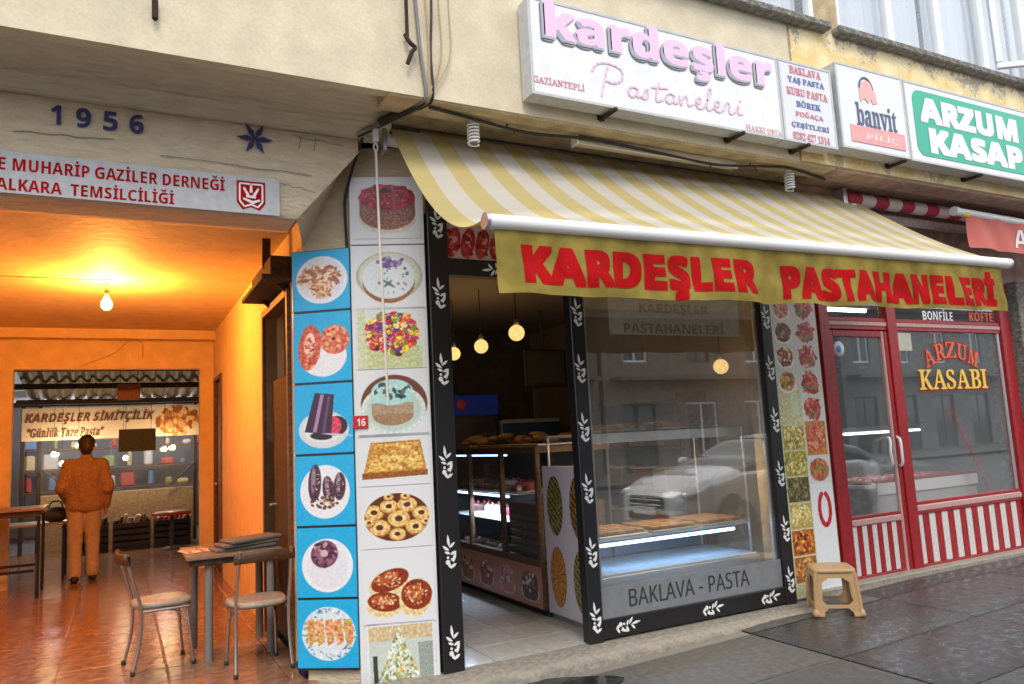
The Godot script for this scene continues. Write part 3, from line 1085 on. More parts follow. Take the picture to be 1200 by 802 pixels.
	# hairline cracks in the old plaster
	for c in [[0.98, 3.53, 0.34, -0.02], [1.02, 3.45, 0.02, 0.09], [1.12, 3.44, 0.01, 0.1], [0.2, 3.3, 0.9, -0.03], [-0.55, 3.34, 0.5, 0.02], [0.9, 3.2, 0.22, -0.04]]:
		var pts := []
		for j in 9:
			var t := j / 8.0
			pts.append(Vector3(c[0] + c[2] * t + rng.randf_range(-0.004, 0.004), c[1] + c[3] * t + rng.randf_range(-0.007, 0.007), 0.012 - 0.006 * float(c[1] > 3.3)))
		part(b, "crack", tube(pts, 0.0022, 5), M.cable_grey)
	# splayed corner pillar between passage and shop
	var pl := begin()
	prism_into(pl, PackedVector2Array([Vector2(1.15, 0.5), Vector2(1.12, 0.43), Vector2(1.42, 0.2), Vector2(1.885, 0.035), Vector2(1.885, 0.5)]), 3.68, Transform3D(Basis(Vector3(1, 0, 0), Vector3(0, 0, -1), Vector3(0, 1, 0)), Vector3(0, -0.1, 0)))
	part(b, "pillar", pl.commit(), M.beam)
	# wall band over the shops, and piers
	span(b, "wall_band", Vector3(1.886, 3.1, -0.2), Vector3(5.8, 3.714, -0.03), M.soffit, 0.0)
	span(b, "wall_band", Vector3(5.8, 2.95, -0.26), Vector3(15.7, 3.674, -0.08), M.soffit_pink, 0.0)
	span(b, "pier", Vector3(5.08, -0.1, -0.3), Vector3(5.72, 3.1, -0.035), M.soffit, 0.0)
	span(b, "pier", Vector3(8.9, -0.1, -0.4), Vector3(9.8, 2.95, 0.02), M.cement, 0.01)
	span(b, "front_wall", Vector3(9.8, -0.1, -0.4), Vector3(15.8, 2.95, -0.1), M.wall_right, 0.0)
	span(b, "front_wall", Vector3(-9, -0.1, -0.4), Vector3(-1.75, 3.7, -0.06), M.cream, 0.0)
	# upper windows: sills, frames, panes, curtains
	var wx := [[3.2, 5.36, 3, "window"], [5.66, 9.4, 5, "window"], [10.2, 13.0, 3, "window"], [-2.0, 0.6, 3, "window"]]
	var uframe := plain(lin(0.74, 0.76, 0.78), 0.35)
	var curtain := plain(lin(0.5, 0.55, 0.62), 0.9)
	for w in wx:
		var x0: float = w[0]
		var x1: float = w[1]
		span(b, "window_sill", Vector3(x0 - 0.1, 4.875, 0.45), Vector3(x1 + 0.1, 4.945, 0.68), M.cement, 0.012)
		var wn := Node3D.new()
		put(b, "window", wn)
		wn.position = Vector3(x0, 4.95, 0.54)
		var fr := begin()
		var ww := x1 - x0
		box_into(fr, Vector3(ww / 2, 0.03, 0), Vector3(ww, 0.06, 0.07), 0.006)
		box_into(fr, Vector3(ww / 2, 1.52, 0), Vector3(ww, 0.06, 0.07), 0.006)
		for k in w[2] + 1:
			box_into(fr, Vector3(ww * k / w[2], 0.775, 0.002), Vector3(0.09, 1.43, 0.075), 0.006)
		part(wn, "frame", fr.commit(), uframe)
		for k in w[2]:
			part(wn, "pane", bx(Vector3(ww / w[2] - 0.1, 1.4, 0.006), 0.0), M.pane_clear, Vector3(ww * (k + 0.5) / w[2], 0.775, 0))
			var ph = k * 1.7
			part(wn, "curtain", sheet(func(u, v): return Vector3((u - 0.5) * (ww / w[2] - 0.02), v * 1.5, 0.015 * sin(u * 40.0 + ph) + 0.01 * sin(u * 13.0 + v * 2.0)), 60, 2), curtain, Vector3(ww * (k + 0.5) / w[2], 0.0, -0.14 - 0.03 * (k % 2)))
		# the opened sash of the wide window
		if x0 > 5.0 and x0 < 6.0:
			var sash := begin()
			for e in [[0.3, 0.03, 0.6, 0.06], [0.3, 1.4, 0.6, 0.06]]:
				box_into(sash, Vector3(e[0], e[1], 0), Vector3(e[2], e[3], 0.05), 0.005)
			for e in [0.03, 0.57]:
				box_into(sash, Vector3(e, 0.715, 0.001), Vector3(0.06, 1.3, 0.052), 0.005)
			var so2 := part(wn, "open_sash", sash.commit(), uframe, Vector3(2.35, 0.07, 0.06), Vector3(0, -0.6, 0))
			part(so2, "pane", bx(Vector3(0.5, 1.3, 0.006), 0.0), M.pane_clear, Vector3(0.3, 0.715, 0))
	# upper floor slab closes the rooms above the shops
	span(b, "floor_slab", Vector3(-8.8, 3.72, -8.1), Vector3(15.8, 3.9, -0.001), M.cement, 0.0)
	# rusty rods and a nail mark on the upper wall
	var rod := begin()
	tube_into(rod, [Vector3(0, 0.5, 0), Vector3(0, 0.02, 0.0), Vector3(0.004, -0.1, 0.006)], 0.007)
	tube_into(rod, [Vector3(0.002, 0.02, 0.004), Vector3(0.003, -0.09, 0.008)], 0.016)
	part(b, "rusty_rod", rod.commit(), M.rust, Vector3(0.14, 3.92, 0.605))
	var rod2 := begin()
	tube_into(rod2, [Vector3(0, 0.6, 0), Vector3(0, 0.1, 0)], 0.012)
	tube_into(rod2, smooth_path([Vector3(-0.015, 0.14, 0), Vector3(0.01, 0.08, 0.02), Vector3(0.045, 0.06, 0.01), Vector3(0.02, 0.02, 0.02), Vector3(-0.01, -0.06, 0.015)]), 0.014)
	part(b, "rusty_rod", rod2.commit(), M.rust, Vector3(1.575, 3.9, 0.61))


func passage() -> void:
	structure("passage_floor", sheet(func(u, v): return Vector3(lerpf(-1.75, 1.16, u), 0.0, lerpf(0.02, -10.3, v)), 4, 12), M.tile_floor)
	structure("passage_floor_edge", bx(Vector3(2.95, 0.16, 0.12), 0.01), M.step, Vector3(-0.28, -0.085, 0.06))
	structure("passage_ceiling", bx(Vector3(3.1, 0.12, 6.0), 0.0), M.passage_ceiling, Vector3(-0.3, 3.21, -3.35))
	structure("passage_wall_left", bx(Vector3(0.15, 3.3, 6.2), 0.0), M.passage_wall, Vector3(-1.825, 1.6, -3.3))
	# right wall with a doorway (x = 1.14), built along z
	structure("passage_wall_right", holed(0.5, 0.0, 6.3, 3.2, 0.0, 0.16, [[1.0, -0.01, 2.05, 2.72], [5.35, -0.01, 6.05, 2.5]]), M.passage_wall, Vector3(1.14, 0, 0), Vector3(0, PI / 2, 0))
	structure("passage_wall_end", holed(-1.75, 0.0, 1.3, 3.2, 0.0, 0.16, [[-1.18, -0.01, 0.97, 2.66]]), M.passage_wall, Vector3(0, 0, -6.46))
	span_structure("closet_wall", Vector3(1.82, 0, -6.4), Vector3(1.9, 3.2, -0.5), M.shop_wall)
	# a dropped beam across the ceiling near the end and a curved corner
	span_structure("passage_ceiling_beam", Vector3(-1.75, 3.03, -6.29), Vector3(1.14, 3.149, -6.05), M.passage_wall)
	# door frame and door in the right wall
	var d := thing("brown_doorway", "brown wooden door frame in the right wall behind the blue board", "doorway", Vector3(1.14, 0, -1.0))
	var jm = M.wood_mid
	span(d, "jamb", Vector3(-0.03, 0, -0.0), Vector3(0.1, 2.72, 0.06), jm)
	span(d, "jamb", Vector3(-0.03, 0, -1.11), Vector3(0.1, 2.72, -1.05), jm)
	span(d, "lintel", Vector3(-0.032, 2.66, -1.048), Vector3(0.1, 2.722, -0.002), jm)
	span(d, "door_leaf", Vector3(0.05, 0.02, -1.045), Vector3(0.09, 2.1, -0.005), M.old_wood)
	part(d, "handle", tube(smooth_path([Vector3(0.05, 1.05, -0.9), Vector3(-0.0, 1.05, -0.9), Vector3(-0.0, 1.05, -0.8)]), 0.009), M.steel)
	var d2 := thing("dark_side_door", "narrow wooden side door at the far end of the passage wall", "door", Vector3(1.14, 0, -5.35))
	span(d2, "jamb", Vector3(-0.02, 0, 0.0), Vector3(0.06, 2.5, 0.05), M.wood_mid)
	span(d2, "jamb", Vector3(-0.02, 0, -0.75), Vector3(0.06, 2.5, -0.70), M.wood_mid)
	span(d2, "lintel", Vector3(-0.022, 2.45, -0.698), Vector3(0.06, 2.502, -0.002), M.wood_mid)
	span(d2, "door_leaf", Vector3(0.02, 0.02, -0.695), Vector3(0.055, 2.44, -0.005), M.wood)
	part(d2, "handle", ball(Vector3(0.025, 0.025, 0.025), 12), M.steel, Vector3(0.0, 1.1, -0.6))
	# wooden shelf box above the door and a hanging wooden slat
	var wb := thing("wooden_shelf_box", "dark wooden box shelf fixed high above the brown doorway", "shelf", Vector3(1.14, 2.72, -1.3))
	span(wb, "shelf_board", Vector3(-0.23, 0.03, -0.55), Vector3(-0.002, 0.065, 0.5), M.old_wood)
	span(wb, "box", Vector3(-0.16, 0.067, -0.45), Vector3(-0.003, 0.22, 0.45), M.old_wood, 0.008)
	for z in [-0.4, 0.3]:
		part(wb, "bracket", prism(PackedVector2Array([Vector2(0, 0), Vector2(-0.1, 0), Vector2(0, -0.08)]), 0.025), M.old_wood, Vector3(-0.003, 0.028, z))
	part(meta_thing("hanging_wooden_strip", "dark pointed wooden slat hanging from the passage ceiling by the doorway", "wooden strip", Vector3(1.0, 2.83, -1.15)), "blade", prism(PackedVector2Array([Vector2(-0.03, 0.31), Vector2(0.032, 0.31), Vector2(0.03, 0.07), Vector2(0.008, 0.0), Vector2(-0.012, 0.02), Vector2(-0.032, 0.1)]), 0.02), M.old_wood)
	# bare bulb
	var lb := thing("bare_light_bulb", "glowing bare bulb hanging under the orange passage ceiling", "light bulb", Vector3(-0.12, 3.15, -3.0))
	part(lb, "ceiling_rose", lathe([Vector2(0.0, 0.0), Vector2(0.045, -0.001), Vector2(0.04, -0.02), Vector2(0.0, -0.025)], 16), M.white)
	part(lb, "cord", tube([Vector3(0, -0.02, 0), Vector3(0.003, -0.1, 0)], 0.004, 6), M.cable)
	part(lb, "socket", lathe([Vector2(0.0, -0.16), Vector2(0.018, -0.16), Vector2(0.02, -0.11), Vector2(0.012, -0.09), Vector2(0.0, -0.088)], 14), M.dark)
	part(lb, "bulb", lathe([Vector2(0.0, -0.29), Vector2(0.026, -0.283), Vector2(0.044, -0.262), Vector2(0.05, -0.235), Vector2(0.044, -0.205), Vector2(0.028, -0.18), Vector2(0.018, -0.155)], 18), glow(Color(1.0, 0.72, 0.36), 9.0))
	var l := OmniLight3D.new()
	l.name = "bulb_light"
	l.light_color = Color(1.0, 0.62, 0.26)
	l.light_energy = 2.4
	l.light_size = 0.05
	l.omni_range = 14
	l.omni_attenuation = 2
	l.shadow_enabled = true
	l.position = Vector3(0, -0.235, 0)
	lb.add_child(l)
	# loose wire on the ceiling
	meta(part(self, "ceiling_wire", tube(smooth_path([Vector3(-0.12, 3.142, -3.0), Vector3(-0.7, 3.143, -3.02), Vector3(-1.74, 3.142, -3.0)]), 0.006, 6), M.passage_ceiling), "thin wire running along the passage ceiling to the bulb", "wire")
	meta(part(self, "wall_cable", tube(smooth_path([Vector3(-0.45, 2.7, -6.285), Vector3(-0.1, 2.85, -6.28), Vector3(0.1, 3.02, -6.27), Vector3(0.25, 3.0, -6.28), Vector3(0.26, 2.8, -6.285)]), 0.006, 6), M.cable_tan), "loose wire drooping above the back opening of the passage", "wire")


func span_structure(called: String, lo: Vector3, hi: Vector3, m: Material) -> void:
	span(self, called, lo, hi, m, 0.0).set_meta("kind", "structure")


func meta_thing(called: String, label: String, category: String, at: Vector3) -> Node3D:
	return thing(called, label, category, at)


# ---------------------------------------------------------------- the covered yard behind the passage
func yard() -> void:
	structure("yard_floor", sheet(func(u, v): return Vector3(lerpf(-5, 4, u), -0.004, lerpf(-6.4, -14, v)), 2, 2), M.concrete)
	span_structure("yard_wall_right", Vector3(2.3, 0, -14), Vector3(2.5, 3.6, -6.46), M.beam)
	span_structure("yard_wall_left", Vector3(-5, 0, -14), Vector3(-4.8, 3.2, -6.46), M.beam)
	# corrugated roof on wooden purlins
	var tin := surf(lin(0.34, 0.3, 0.25), 0.6, 0.4, 0.6, 0.0, 41)
	tin.metallic = 0.3
	var r := thing("corrugated_roof", "rusty corrugated sheet roof on wooden purlins over the back yard", "roof", Vector3(0, 0, 0))
	for k in 4:
		var x0 := -1.35 + k * 0.92
		part(r, "sheet", sheet(func(u, v):
			var x = x0 + u * 0.94
			return Vector3(x, lerpf(3.18, 2.52, v) + 0.03 * sin(u * TAU * 5.0) + 0.006 * (k % 2), lerpf(-6.5, -10.1, v)), 60, 4), tin)
	for k in 4:
		var v := 0.12 + k * 0.27
		span(r, "purlin", Vector3(-1.5, lerpf(3.18, 2.52, v) - 0.13, lerpf(-6.5, -10.1, v) - 0.04), Vector3(2.3, lerpf(3.18, 2.52, v) - 0.045, lerpf(-6.5, -10.1, v) + 0.04), M.old_wood)
	# hanging boxes: an orange sign and a green sign
	var ob := thing("orange_hanging_sign", "small orange sign box hanging under the corrugated roof", "sign", Vector3(0.12, 2.5, -8.2))
	span(ob, "box", Vector3(-0.16, -0.12, -0.04), Vector3(0.16, 0.12, 0.04), surf(lin(0.5, 0.14, 0.05), 0.5, 0.2, 0.3, 0.0, 42))
	part(ob, "hanger", tube([Vector3(-0.12, 0.12, 0), Vector3(-0.12, 0.32, 0)], 0.006, 6), M.cable)
	part(ob, "hanger", tube([Vector3(0.12, 0.12, 0), Vector3(0.12, 0.32, 0)], 0.006, 6), M.cable)
	var gs := thing("green_hanging_sign", "olive green sign board hanging in front of the printed banner", "sign", Vector3(0.26, 1.78, -9.0))
	span(gs, "board", Vector3(-0.27, -0.18, -0.015), Vector3(0.27, 0.18, 0.015), surf(lin(0.1, 0.11, 0.035), 0.5, 0.2, 0.3, 0.0, 43))
	part(gs, "hanger", tube([Vector3(-0.2, 0.18, 0), Vector3(-0.2, 0.9, 0)], 0.004, 6), M.cable)
	part(gs, "hanger", tube([Vector3(0.2, 0.18, 0), Vector3(0.2, 0.9, 0)], 0.004, 6), M.cable)
	# printed banner of the back shop
	var bn := thing("printed_banner", "cream printed banner with dark slanted lettering across the back shop", "banner", Vector3(-0.08, 2.12, -10.0))
	var bp := canvas(512, 110, c8(222, 208, 186))
	scatter(bp, 190, 445, 55, 62, 48, 4, 11, [c8(190, 120, 60), c8(214, 160, 100), c8(150, 84, 44), c8(226, 190, 140)], 1.6)
	part(bn, "cloth", print_mesh(2.7, 0.54), printed(bp, 0.7))
	letters(bn, "lettering", "KARDEŞLER SİMİTÇİLİK", plain(lin(0.16, 0.05, 0.05), 0.7), bold, Vector3(-0.34, 0.1, 0.006), 1.9, 0.22, 0.004, 0.25)
	letters(bn, "lettering", "\"Günlük Taze Pasta\"", plain(lin(0.14, 0.06, 0.05), 0.7), serif_bold, Vector3(-0.72, -0.14, 0.006), 1.1, 0.15, 0.004, 0.15)
	# glazed back shop
	var bs := thing("glazed_back_shop", "glazed back shop with black posts behind the printed banner", "shop front", Vector3(0, 0, -10.15))
	for x in [-1.42, -1.18, 1.22, 2.2]:
		span(bs, "post", Vector3(x - 0.03, 0, -0.03), Vector3(x + 0.03, 2.5, 0.03), M.dark)
	span(bs, "head", Vector3(-4.7, 2.42, -0.025), Vector3(2.29, 2.5, 0.025), M.dark)
	for x in [[-4.7, -1.45], [-1.15, 1.19], [1.25, 2.17]]:
		span(bs, "pane", Vector3(x[0], 0.95, -0.004), Vector3(x[1], 2.42, 0.004), M.pane)
	span(bs, "panel", Vector3(-1.15, 0.0, -0.04), Vector3(1.19, 0.94, 0.04), surf(lin(0.5, 0.42, 0.32), 0.6, 0.2, 0.5, 0.0, 44))
	part(bs, "stay", tube([Vector3(0.8, 0.98, 0.12), Vector3(1.24, 1.4, 0.12)], 0.014, 6), M.dark)
	part(bs, "stay", tube([Vector3(-1.14, 1.38, 0.12), Vector3(-0.75, 1.05, 0.12)], 0.014, 6), M.dark)
	span_structure("back_shop_wall", Vector3(-4.8, 0, -14.0), Vector3(2.4, 3.4, -13.8), plain(lin(0.2, 0.21, 0.23), 0.8))
	span_structure("back_shop_ceiling", Vector3(-4.8, 2.6, -13.8), Vector3(2.3, 2.7, -10.2), plain(lin(0.6, 0.6, 0.6), 0.8))
	var gl := glow(Color(1.0, 0.9, 0.7), 6.0)
	var spots := [[-0.98, 1.62], [-0.62, 1.74], [-0.86, 1.46], [0.1, 1.5], [0.72, 1.62], [0.86, 1.64]]
	var lampset: Node3D
	var lnames := ["small glowing bulb over the man's left shoulder, highest of its three", "small glowing bulb beside the man's head in the back shop", "small glowing bulb lowest of the three by the left black post", "small glowing bulb just beside the man's right shoulder", "small glowing bulb under the green sign, first of the pair", "small glowing bulb under the green sign, second of the pair"]
	for k in spots.size():
		var at := Vector3(spots[k][0] * 0.97, spots[k][1], -9.75)
		if k == 0:
			lampset = thing("hanging_bulb", lnames[0], "light bulb", at, 0.0, "small bulbs glowing in the back shop")
			part(lampset, "bulb", ball(Vector3(0.04, 0.045, 0.04), 14), gl)
			part(lampset, "cord", tube([Vector3(0, 0.045, 0), Vector3(0, 0.9, 0)], 0.004, 6), M.cable)
		else:
			copy_thing(lampset, lnames[k], at, 0)
		var bl := OmniLight3D.new()
		bl.name = "hanging_bulb_light_%d" % k
		bl.light_color = Color(1.0, 0.86, 0.66)
		bl.light_energy = 0.1
		bl.light_size = 0.04
		bl.omni_range = 8
		bl.omni_attenuation = 2
		bl.shadow_enabled = true
		bl.position = at
		add_child(bl)
	for x in [-1.0, 0.8]:
		var l := OmniLight3D.new()
		l.name = "back_shop_light"
		l.light_color = Color(0.95, 0.93, 1.0)
		l.light_energy = 0.5
		l.light_size = 0.1
		l.omni_range = 8
		l.omni_attenuation = 2
		l.shadow_enabled = true
		l.position = Vector3(x, 2.3, -11.5)
		add_child(l)
		var fx := thing("ceiling_tube_light", "glowing tube on the back shop ceiling " + ("near the black posts" if x < 0 else "towards the red table"), "light", Vector3(x, 2.56, -11.5))
		part(fx, "tube", tube([Vector3(-0.5, 0, 0), Vector3(0.5, 0, 0)], 0.02, 8), glow(Color(0.9, 0.95, 1.0), 4.0))
	# shelves of goods inside the back shop
	var gsh := thing("back_shop_shelves", "shelves of goods inside the back shop behind the small bulbs", "shelf", Vector3(0, 0, -12.6))
	for y in [0.9, 1.3, 1.7]:
		span(gsh, "board", Vector3(-1.6, y, -0.15), Vector3(1.8, y + 0.03, 0.15), M.wood_mid)
	for x in [-1.62, 1.8]:
		span(gsh, "upright", Vector3(x, 0, -0.15), Vector3(x + 0.02, 2.1, 0.15), M.wood_mid)
	for k in 30:
		var gx := -1.5 + (k % 10) * 0.34 + rng.randf_range(-0.05, 0.05)
		var gi := thing("shelf_goods", "%s packet on the %s back shop shelf, %s half" % [["red", "yellow", "blue", "cream", "green"][(k * 7 + k / 10) % 5], ["lowest", "middle", "highest"][k / 10], "black posts'" if k % 10 < 5 else "red table's"], "packet", Vector3(gx, 0.93 + (k / 10) * 0.4, -12.6), 0.0, "packets on the back shop shelves")
		part(gi, "packet", bx(Vector3([0.1, 0.26, 0.16, 0.08, 0.22, 0.13][(k * 5) % 6], [0.3, 0.14, 0.24, 0.33, 0.1][(k * 3) % 5], 0.16), 0.03), plain([lin(0.4, 0.06, 0.05), lin(0.5, 0.42, 0.2), lin(0.12, 0.2, 0.3), lin(0.5, 0.48, 0.42), lin(0.2, 0.26, 0.1)][(k * 7 + k / 10) % 5], 0.5), Vector3(0, [0.3, 0.14, 0.24, 0.33, 0.1][(k * 3) % 5] / 2, 0))
	# low display of goods in black crates
	var cr := Node3D.new()
	var crate_label := ["black crate under the back shop window, beside the man's leg", "black crate under the back shop window, middle of the row", "black crate under the back shop window behind the red table"]
	for k in 3:
		var at := Vector3(-0.42 + k * 0.62, 0, -9.65)
		if k == 0:
			cr = thing("black_crate", crate_label[0], "crate", at, 0.0, "crates under the back shop window")
			for y in [0.06, 0.16, 0.26, 0.36]:
				span(cr, "slat", Vector3(-0.28, y, 0.19), Vector3(0.28, y + 0.075, 0.21), M.black)
			for x in [-0.28, 0.26]:
				span(cr, "side", Vector3(x, 0.0, -0.2), Vector3(x + 0.02, 0.46, 0.188), M.black)
			span(cr, "bottom", Vector3(-0.258, 0.02, -0.2), Vector3(0.258, 0.04, 0.188), M.black)
			span(cr, "back", Vector3(-0.258, 0.042, -0.2), Vector3(0.258, 0.46, -0.18), M.black)
		else:
			copy_thing(cr, crate_label[k], at, 0)
		var goods := thing("jars_of_goods", ["dark bottles and greens heaped on the crate beside the man", "pale packets heaped on the middle black crate", "red packets heaped on the crate behind the red table"][k], "goods", at + Vector3(0, 0.44, 0))
		var pm := [plain([lin(0.05, 0.07, 0.03), lin(0.4, 0.36, 0.26), lin(0.4, 0.05, 0.04)][k], 0.5), plain([lin(0.2, 0.16, 0.1), lin(0.12, 0.1, 0.08), lin(0.5, 0.3, 0.2)][k], 0.5)]
		for q in 18:
			var p := Vector3(rng.randf_range(-0.24, 0.24), rng.randf_range(0.0, 0.05), rng.randf_range(-0.14, 0.16))
			part(goods, "packet", bx(Vector3(0.055, 0.08 + 0.03 * (q % 5), 0.05), 0.01), pm[q % 2], p, Vector3(rng.randf() * 0.5, rng.randf() * 3, rng.randf() * 0.6))
	var rt := thing("round_red_table", "small round red-rimmed table in front of the back shop", "table", Vector3(0.78, 0, -9.0))
	part(rt, "top", lathe([Vector2(0, 0.56), Vector2(0.27, 0.56), Vector2(0.285, 0.58), Vector2(0.27, 0.6), Vector2(0, 0.602)], 28), surf(lin(0.5, 0.4, 0.3), 0.3, 0.2, 0.4, 0.0, 45))
	part(rt, "rim", lathe([Vector2(0.27, 0.545), Vector2(0.3, 0.55), Vector2(0.305, 0.59), Vector2(0.287, 0.6)], 28), plain(lin(0.35, 0.03, 0.03), 0.4))
	part(rt, "leg", tube([Vector3(0, 0.03, 0), Vector3(0, 0.56, 0)], 0.03), M.dark)
	part(rt, "foot", lathe([Vector2(0, 0.0), Vector2(0.2, 0.0), Vector2(0.19, 0.02), Vector2(0.03, 0.05), Vector2(0, 0.05)], 20), M.dark)
	# tables against the left side
	var tb := thing("tall_brown_table", "tall brown table with thin black legs at the passage's left side", "table", Vector3(-1.2, 0, -5.75))
	span(tb, "top", Vector3(-0.5, 0.96, -0.35), Vector3(0.46, 0.99, 0.35), M.table_top, 0.006)
	span(tb, "apron", Vector3(-0.45, 0.9, -0.3), Vector3(0.41, 0.958, 0.3), M.wood)
	for p in [[-0.46, -0.31], [0.4, -0.31], [-0.46, 0.31], [0.4, 0.31]]:
		part(tb, "leg", bx(Vector3(0.035, 0.9, 0.035), 0.004), M.black, Vector3(p[0], 0.45, p[1]))
	for z in [-0.31, 0.31]:
		part(tb, "rail", bx(Vector3(0.8, 0.03, 0.02), 0.003), M.black, Vector3(-0.03, 0.3, z))
	var tb2 := thing("low_side_table", "low table with a pale top behind the tall brown table", "table", Vector3(-1.0, 0, -6.9))
	span(tb2, "top", Vector3(-0.5, 0.7, -0.3), Vector3(0.42, 0.73, 0.3), surf(lin(0.5, 0.42, 0.34), 0.3, 0.2, 0.4, 0.0, 46), 0.006)
	for p in [[-0.46, -0.26], [0.38, -0.26], [-0.46, 0.26], [0.38, 0.26]]:
		part(tb2, "leg", bx(Vector3(0.03, 0.7, 0.03), 0.003), M.black, Vector3(p[0], 0.35, p[1]))
	var bag := thing("dark_bag", "dark bag lying on the low side table beside the man", "bag", Vector3(-0.72, 0.73, -6.8))
	part(bag, "body", ball(Vector3(0.16, 0.1, 0.12), 18), M.dark, Vector3(0, 0.09, 0))
	part(bag, "handle", tube(smooth_path([Vector3(-0.08, 0.16, 0), Vector3(-0.05, 0.25, 0), Vector3(0.05, 0.25, 0), Vector3(0.08, 0.16, 0)]), 0.01), M.dark)


# ---------------------------------------------------------------- pastry shop front
func flourish() -> Mesh:
	if cache.has("flourish"):
		return cache.flourish
	var st := begin()
	var leaf := func(x: float, y: float, a: float, l: float, w: float):
		var p := PackedVector2Array()
		for k in 10:
			var t := k / 9.0
			p.append(Vector2(l * t, w * sin(t * PI) * (1.0 - 0.3 * t)))
		for k in range(8, 0, -1):
			var t := k / 9.0
			p.append(Vector2(l * t, -w * 0.6 * sin(t * PI)))
		prism_into(st, p, 0.002, Transform3D(Basis(Vector3.BACK, a), Vector3(x, y, 0)))
	leaf.call(-0.005, 0.05, 1.7, 0.085, 0.013)
	leaf.call(-0.005, 0.045, 0.75, 0.055, 0.012)
	leaf.call(-0.008, 0.03, 2.5, 0.06, 0.013)
	leaf.call(0.0, 0.0, 0.5, 0.05, 0.013)
	leaf.call(0.0, 0.01, 2.8, 0.045, 0.012)
	leaf.call(0.02, -0.05, 1.3, 0.075, 0.014)
	leaf.call(0.0, -0.085, 0.6, 0.05, 0.014)
	leaf.call(0.008, -0.09, 2.1, 0.065, 0.014)
	for c in [[-0.02, -0.045, 0.016], [0.012, -0.03, 0.01], [-0.018, -0.015, 0.009]]:
		var p := PackedVector2Array()
		for k in 12:
			p.append(Vector2(c[0], c[1]) + Vector2.from_angle(k * TAU / 12) * c[2])
		prism_into(st, p, 0.002)
	cache.flourish = st.commit()
	return cache.flourish


func shop_front() -> void:
	var s := thing("pastry_shop_front", "black pastry shop front with white flourishes, open doorway and large window", "shop front")
	var posts := [[1.892, 2.04, [3.0, 2.5, 1.97, 1.34, 0.75, 0.17]], [3.02, 3.14, [2.4, 1.97, 1.53, 1.08, 0.62, 0.16]], [4.97, 5.09, [2.42, 1.97, 1.52, 1.06, 0.6, 0.18]]]
	for p in posts:
		var po := span(s, "post", Vector3(p[0], 0.0, -0.075), Vector3(p[1], 3.1, 0.022), M.black, 0.005)
		for y in p[2]:
			part(po, "flourish", flourish(), M.white, Vector3(0, y - 1.55, 0.0495), Vector3(0, 0, 0))
	span(s, "head_rail", Vector3(2.04, 3.05, -0.07), Vector3(4.97, 3.1, 0.018), M.black)
	var tr := span(s, "transom_rail", Vector3(2.04, 2.66, -0.07), Vector3(3.02, 2.78, 0.018), M.black)
	part(tr, "flourish", flourish(), M.white, Vector3(-0.1, 0.0, 0.046), Vector3(0, 0, PI / 2))
	span(s, "transom_rail", Vector3(3.14, 2.72, -0.07), Vector3(4.97, 2.78, 0.018), M.black)
	var br := span(s, "bottom_rail", Vector3(3.14, 0.02, -0.07), Vector3(4.97, 0.15, 0.018), M.black)
	for x in [-0.72, 0.1, 0.72]:
		part(br, "flourish", flourish(), M.white, Vector3(x, 0.0, 0.046), Vector3(0, 0, -PI / 2 + 0.03))
	# pictures over the door
	var tp := canvas(256, 72, c8(206, 178, 170))
	for k in 9:
		dab(tp, 14 + k * 30, 38, 14, 30, c8(170, 40, 46), 0.25, 0.15)
		scatter(tp, 20, 14 + k * 30, 40, 11, 26, 2, 5, [c8(200, 70, 70), c8(130, 24, 32), c8(226, 150, 140)], 1.5)
	var tpic := part(s, "transom_picture", print_mesh(0.98, 0.27), printed(tp), Vector3(2.53, 2.915, -0.01))
	tpic.set_meta("label", "strip of red pastry pictures above the open door")
	span(s, "transom_backing", Vector3(2.04, 2.78, -0.04), Vector3(3.02, 3.05, -0.013), M.white)
	var tp2 := part(s, "transom_picture", print_mesh(1.83, 0.27), printed(tp), Vector3(4.055, 2.915, -0.01))
	tp2.set_meta("label", "strip of red pastry pictures above the window")
	span(s, "transom_backing", Vector3(3.14, 2.78, -0.04), Vector3(4.97, 3.05, -0.013), M.white)
	var pane := span(s, "window_pane", Vector3(3.145, 0.15, -0.018), Vector3(4.965, 2.72, -0.010), M.pane, 0.0)
	pane.set_meta("label", "large reflecting window pane of the pastry shop")
	for z in [-0.03, -0.042]:
		span(s, "window_pane", Vector3(3.145, 0.15, z), Vector3(4.965, 2.72, z + 0.006), M.pane, 0.0)
	var band := span(s, "frosted_band", Vector3(3.148, 0.152, -0.007), Vector3(4.962, 0.375, -0.003), M.frosted, 0.0)
	letters(band, "lettering", "BAKLAVA - PASTA", M.dark, sans, Vector3(-0.06, 0.01, 0.004), 1.2, 0.125, 0.002)
	for x in [3.17, 4.94]:
		span(s, "pane_edge", Vector3(x - 0.012, 0.376, -0.05), Vector3(x + 0.012, 2.71, -0.024), M.steel, 0.003)
	# paper notice inside the window
	var po := thing("window_notice", "pale paper notice with faded lettering inside the pastry shop window", "notice", Vector3(4.1, 2.42, -0.052))
	span(po, "sheet", Vector3(-0.68, -0.15, -0.002), Vector3(0.68, 0.22, 0.0), M.paper, 0.0)
	letters(po, "lettering", "KARDEŞLER", M.cable_grey, bold, Vector3(-0.02, 0.06, 0.002), 0.72, 0.1, 0.002)
	letters(po, "lettering", "PASTAHANELERİ", M.cable_grey, bold, Vector3(-0.02, -0.085, 0.002), 1.05, 0.1, 0.002)


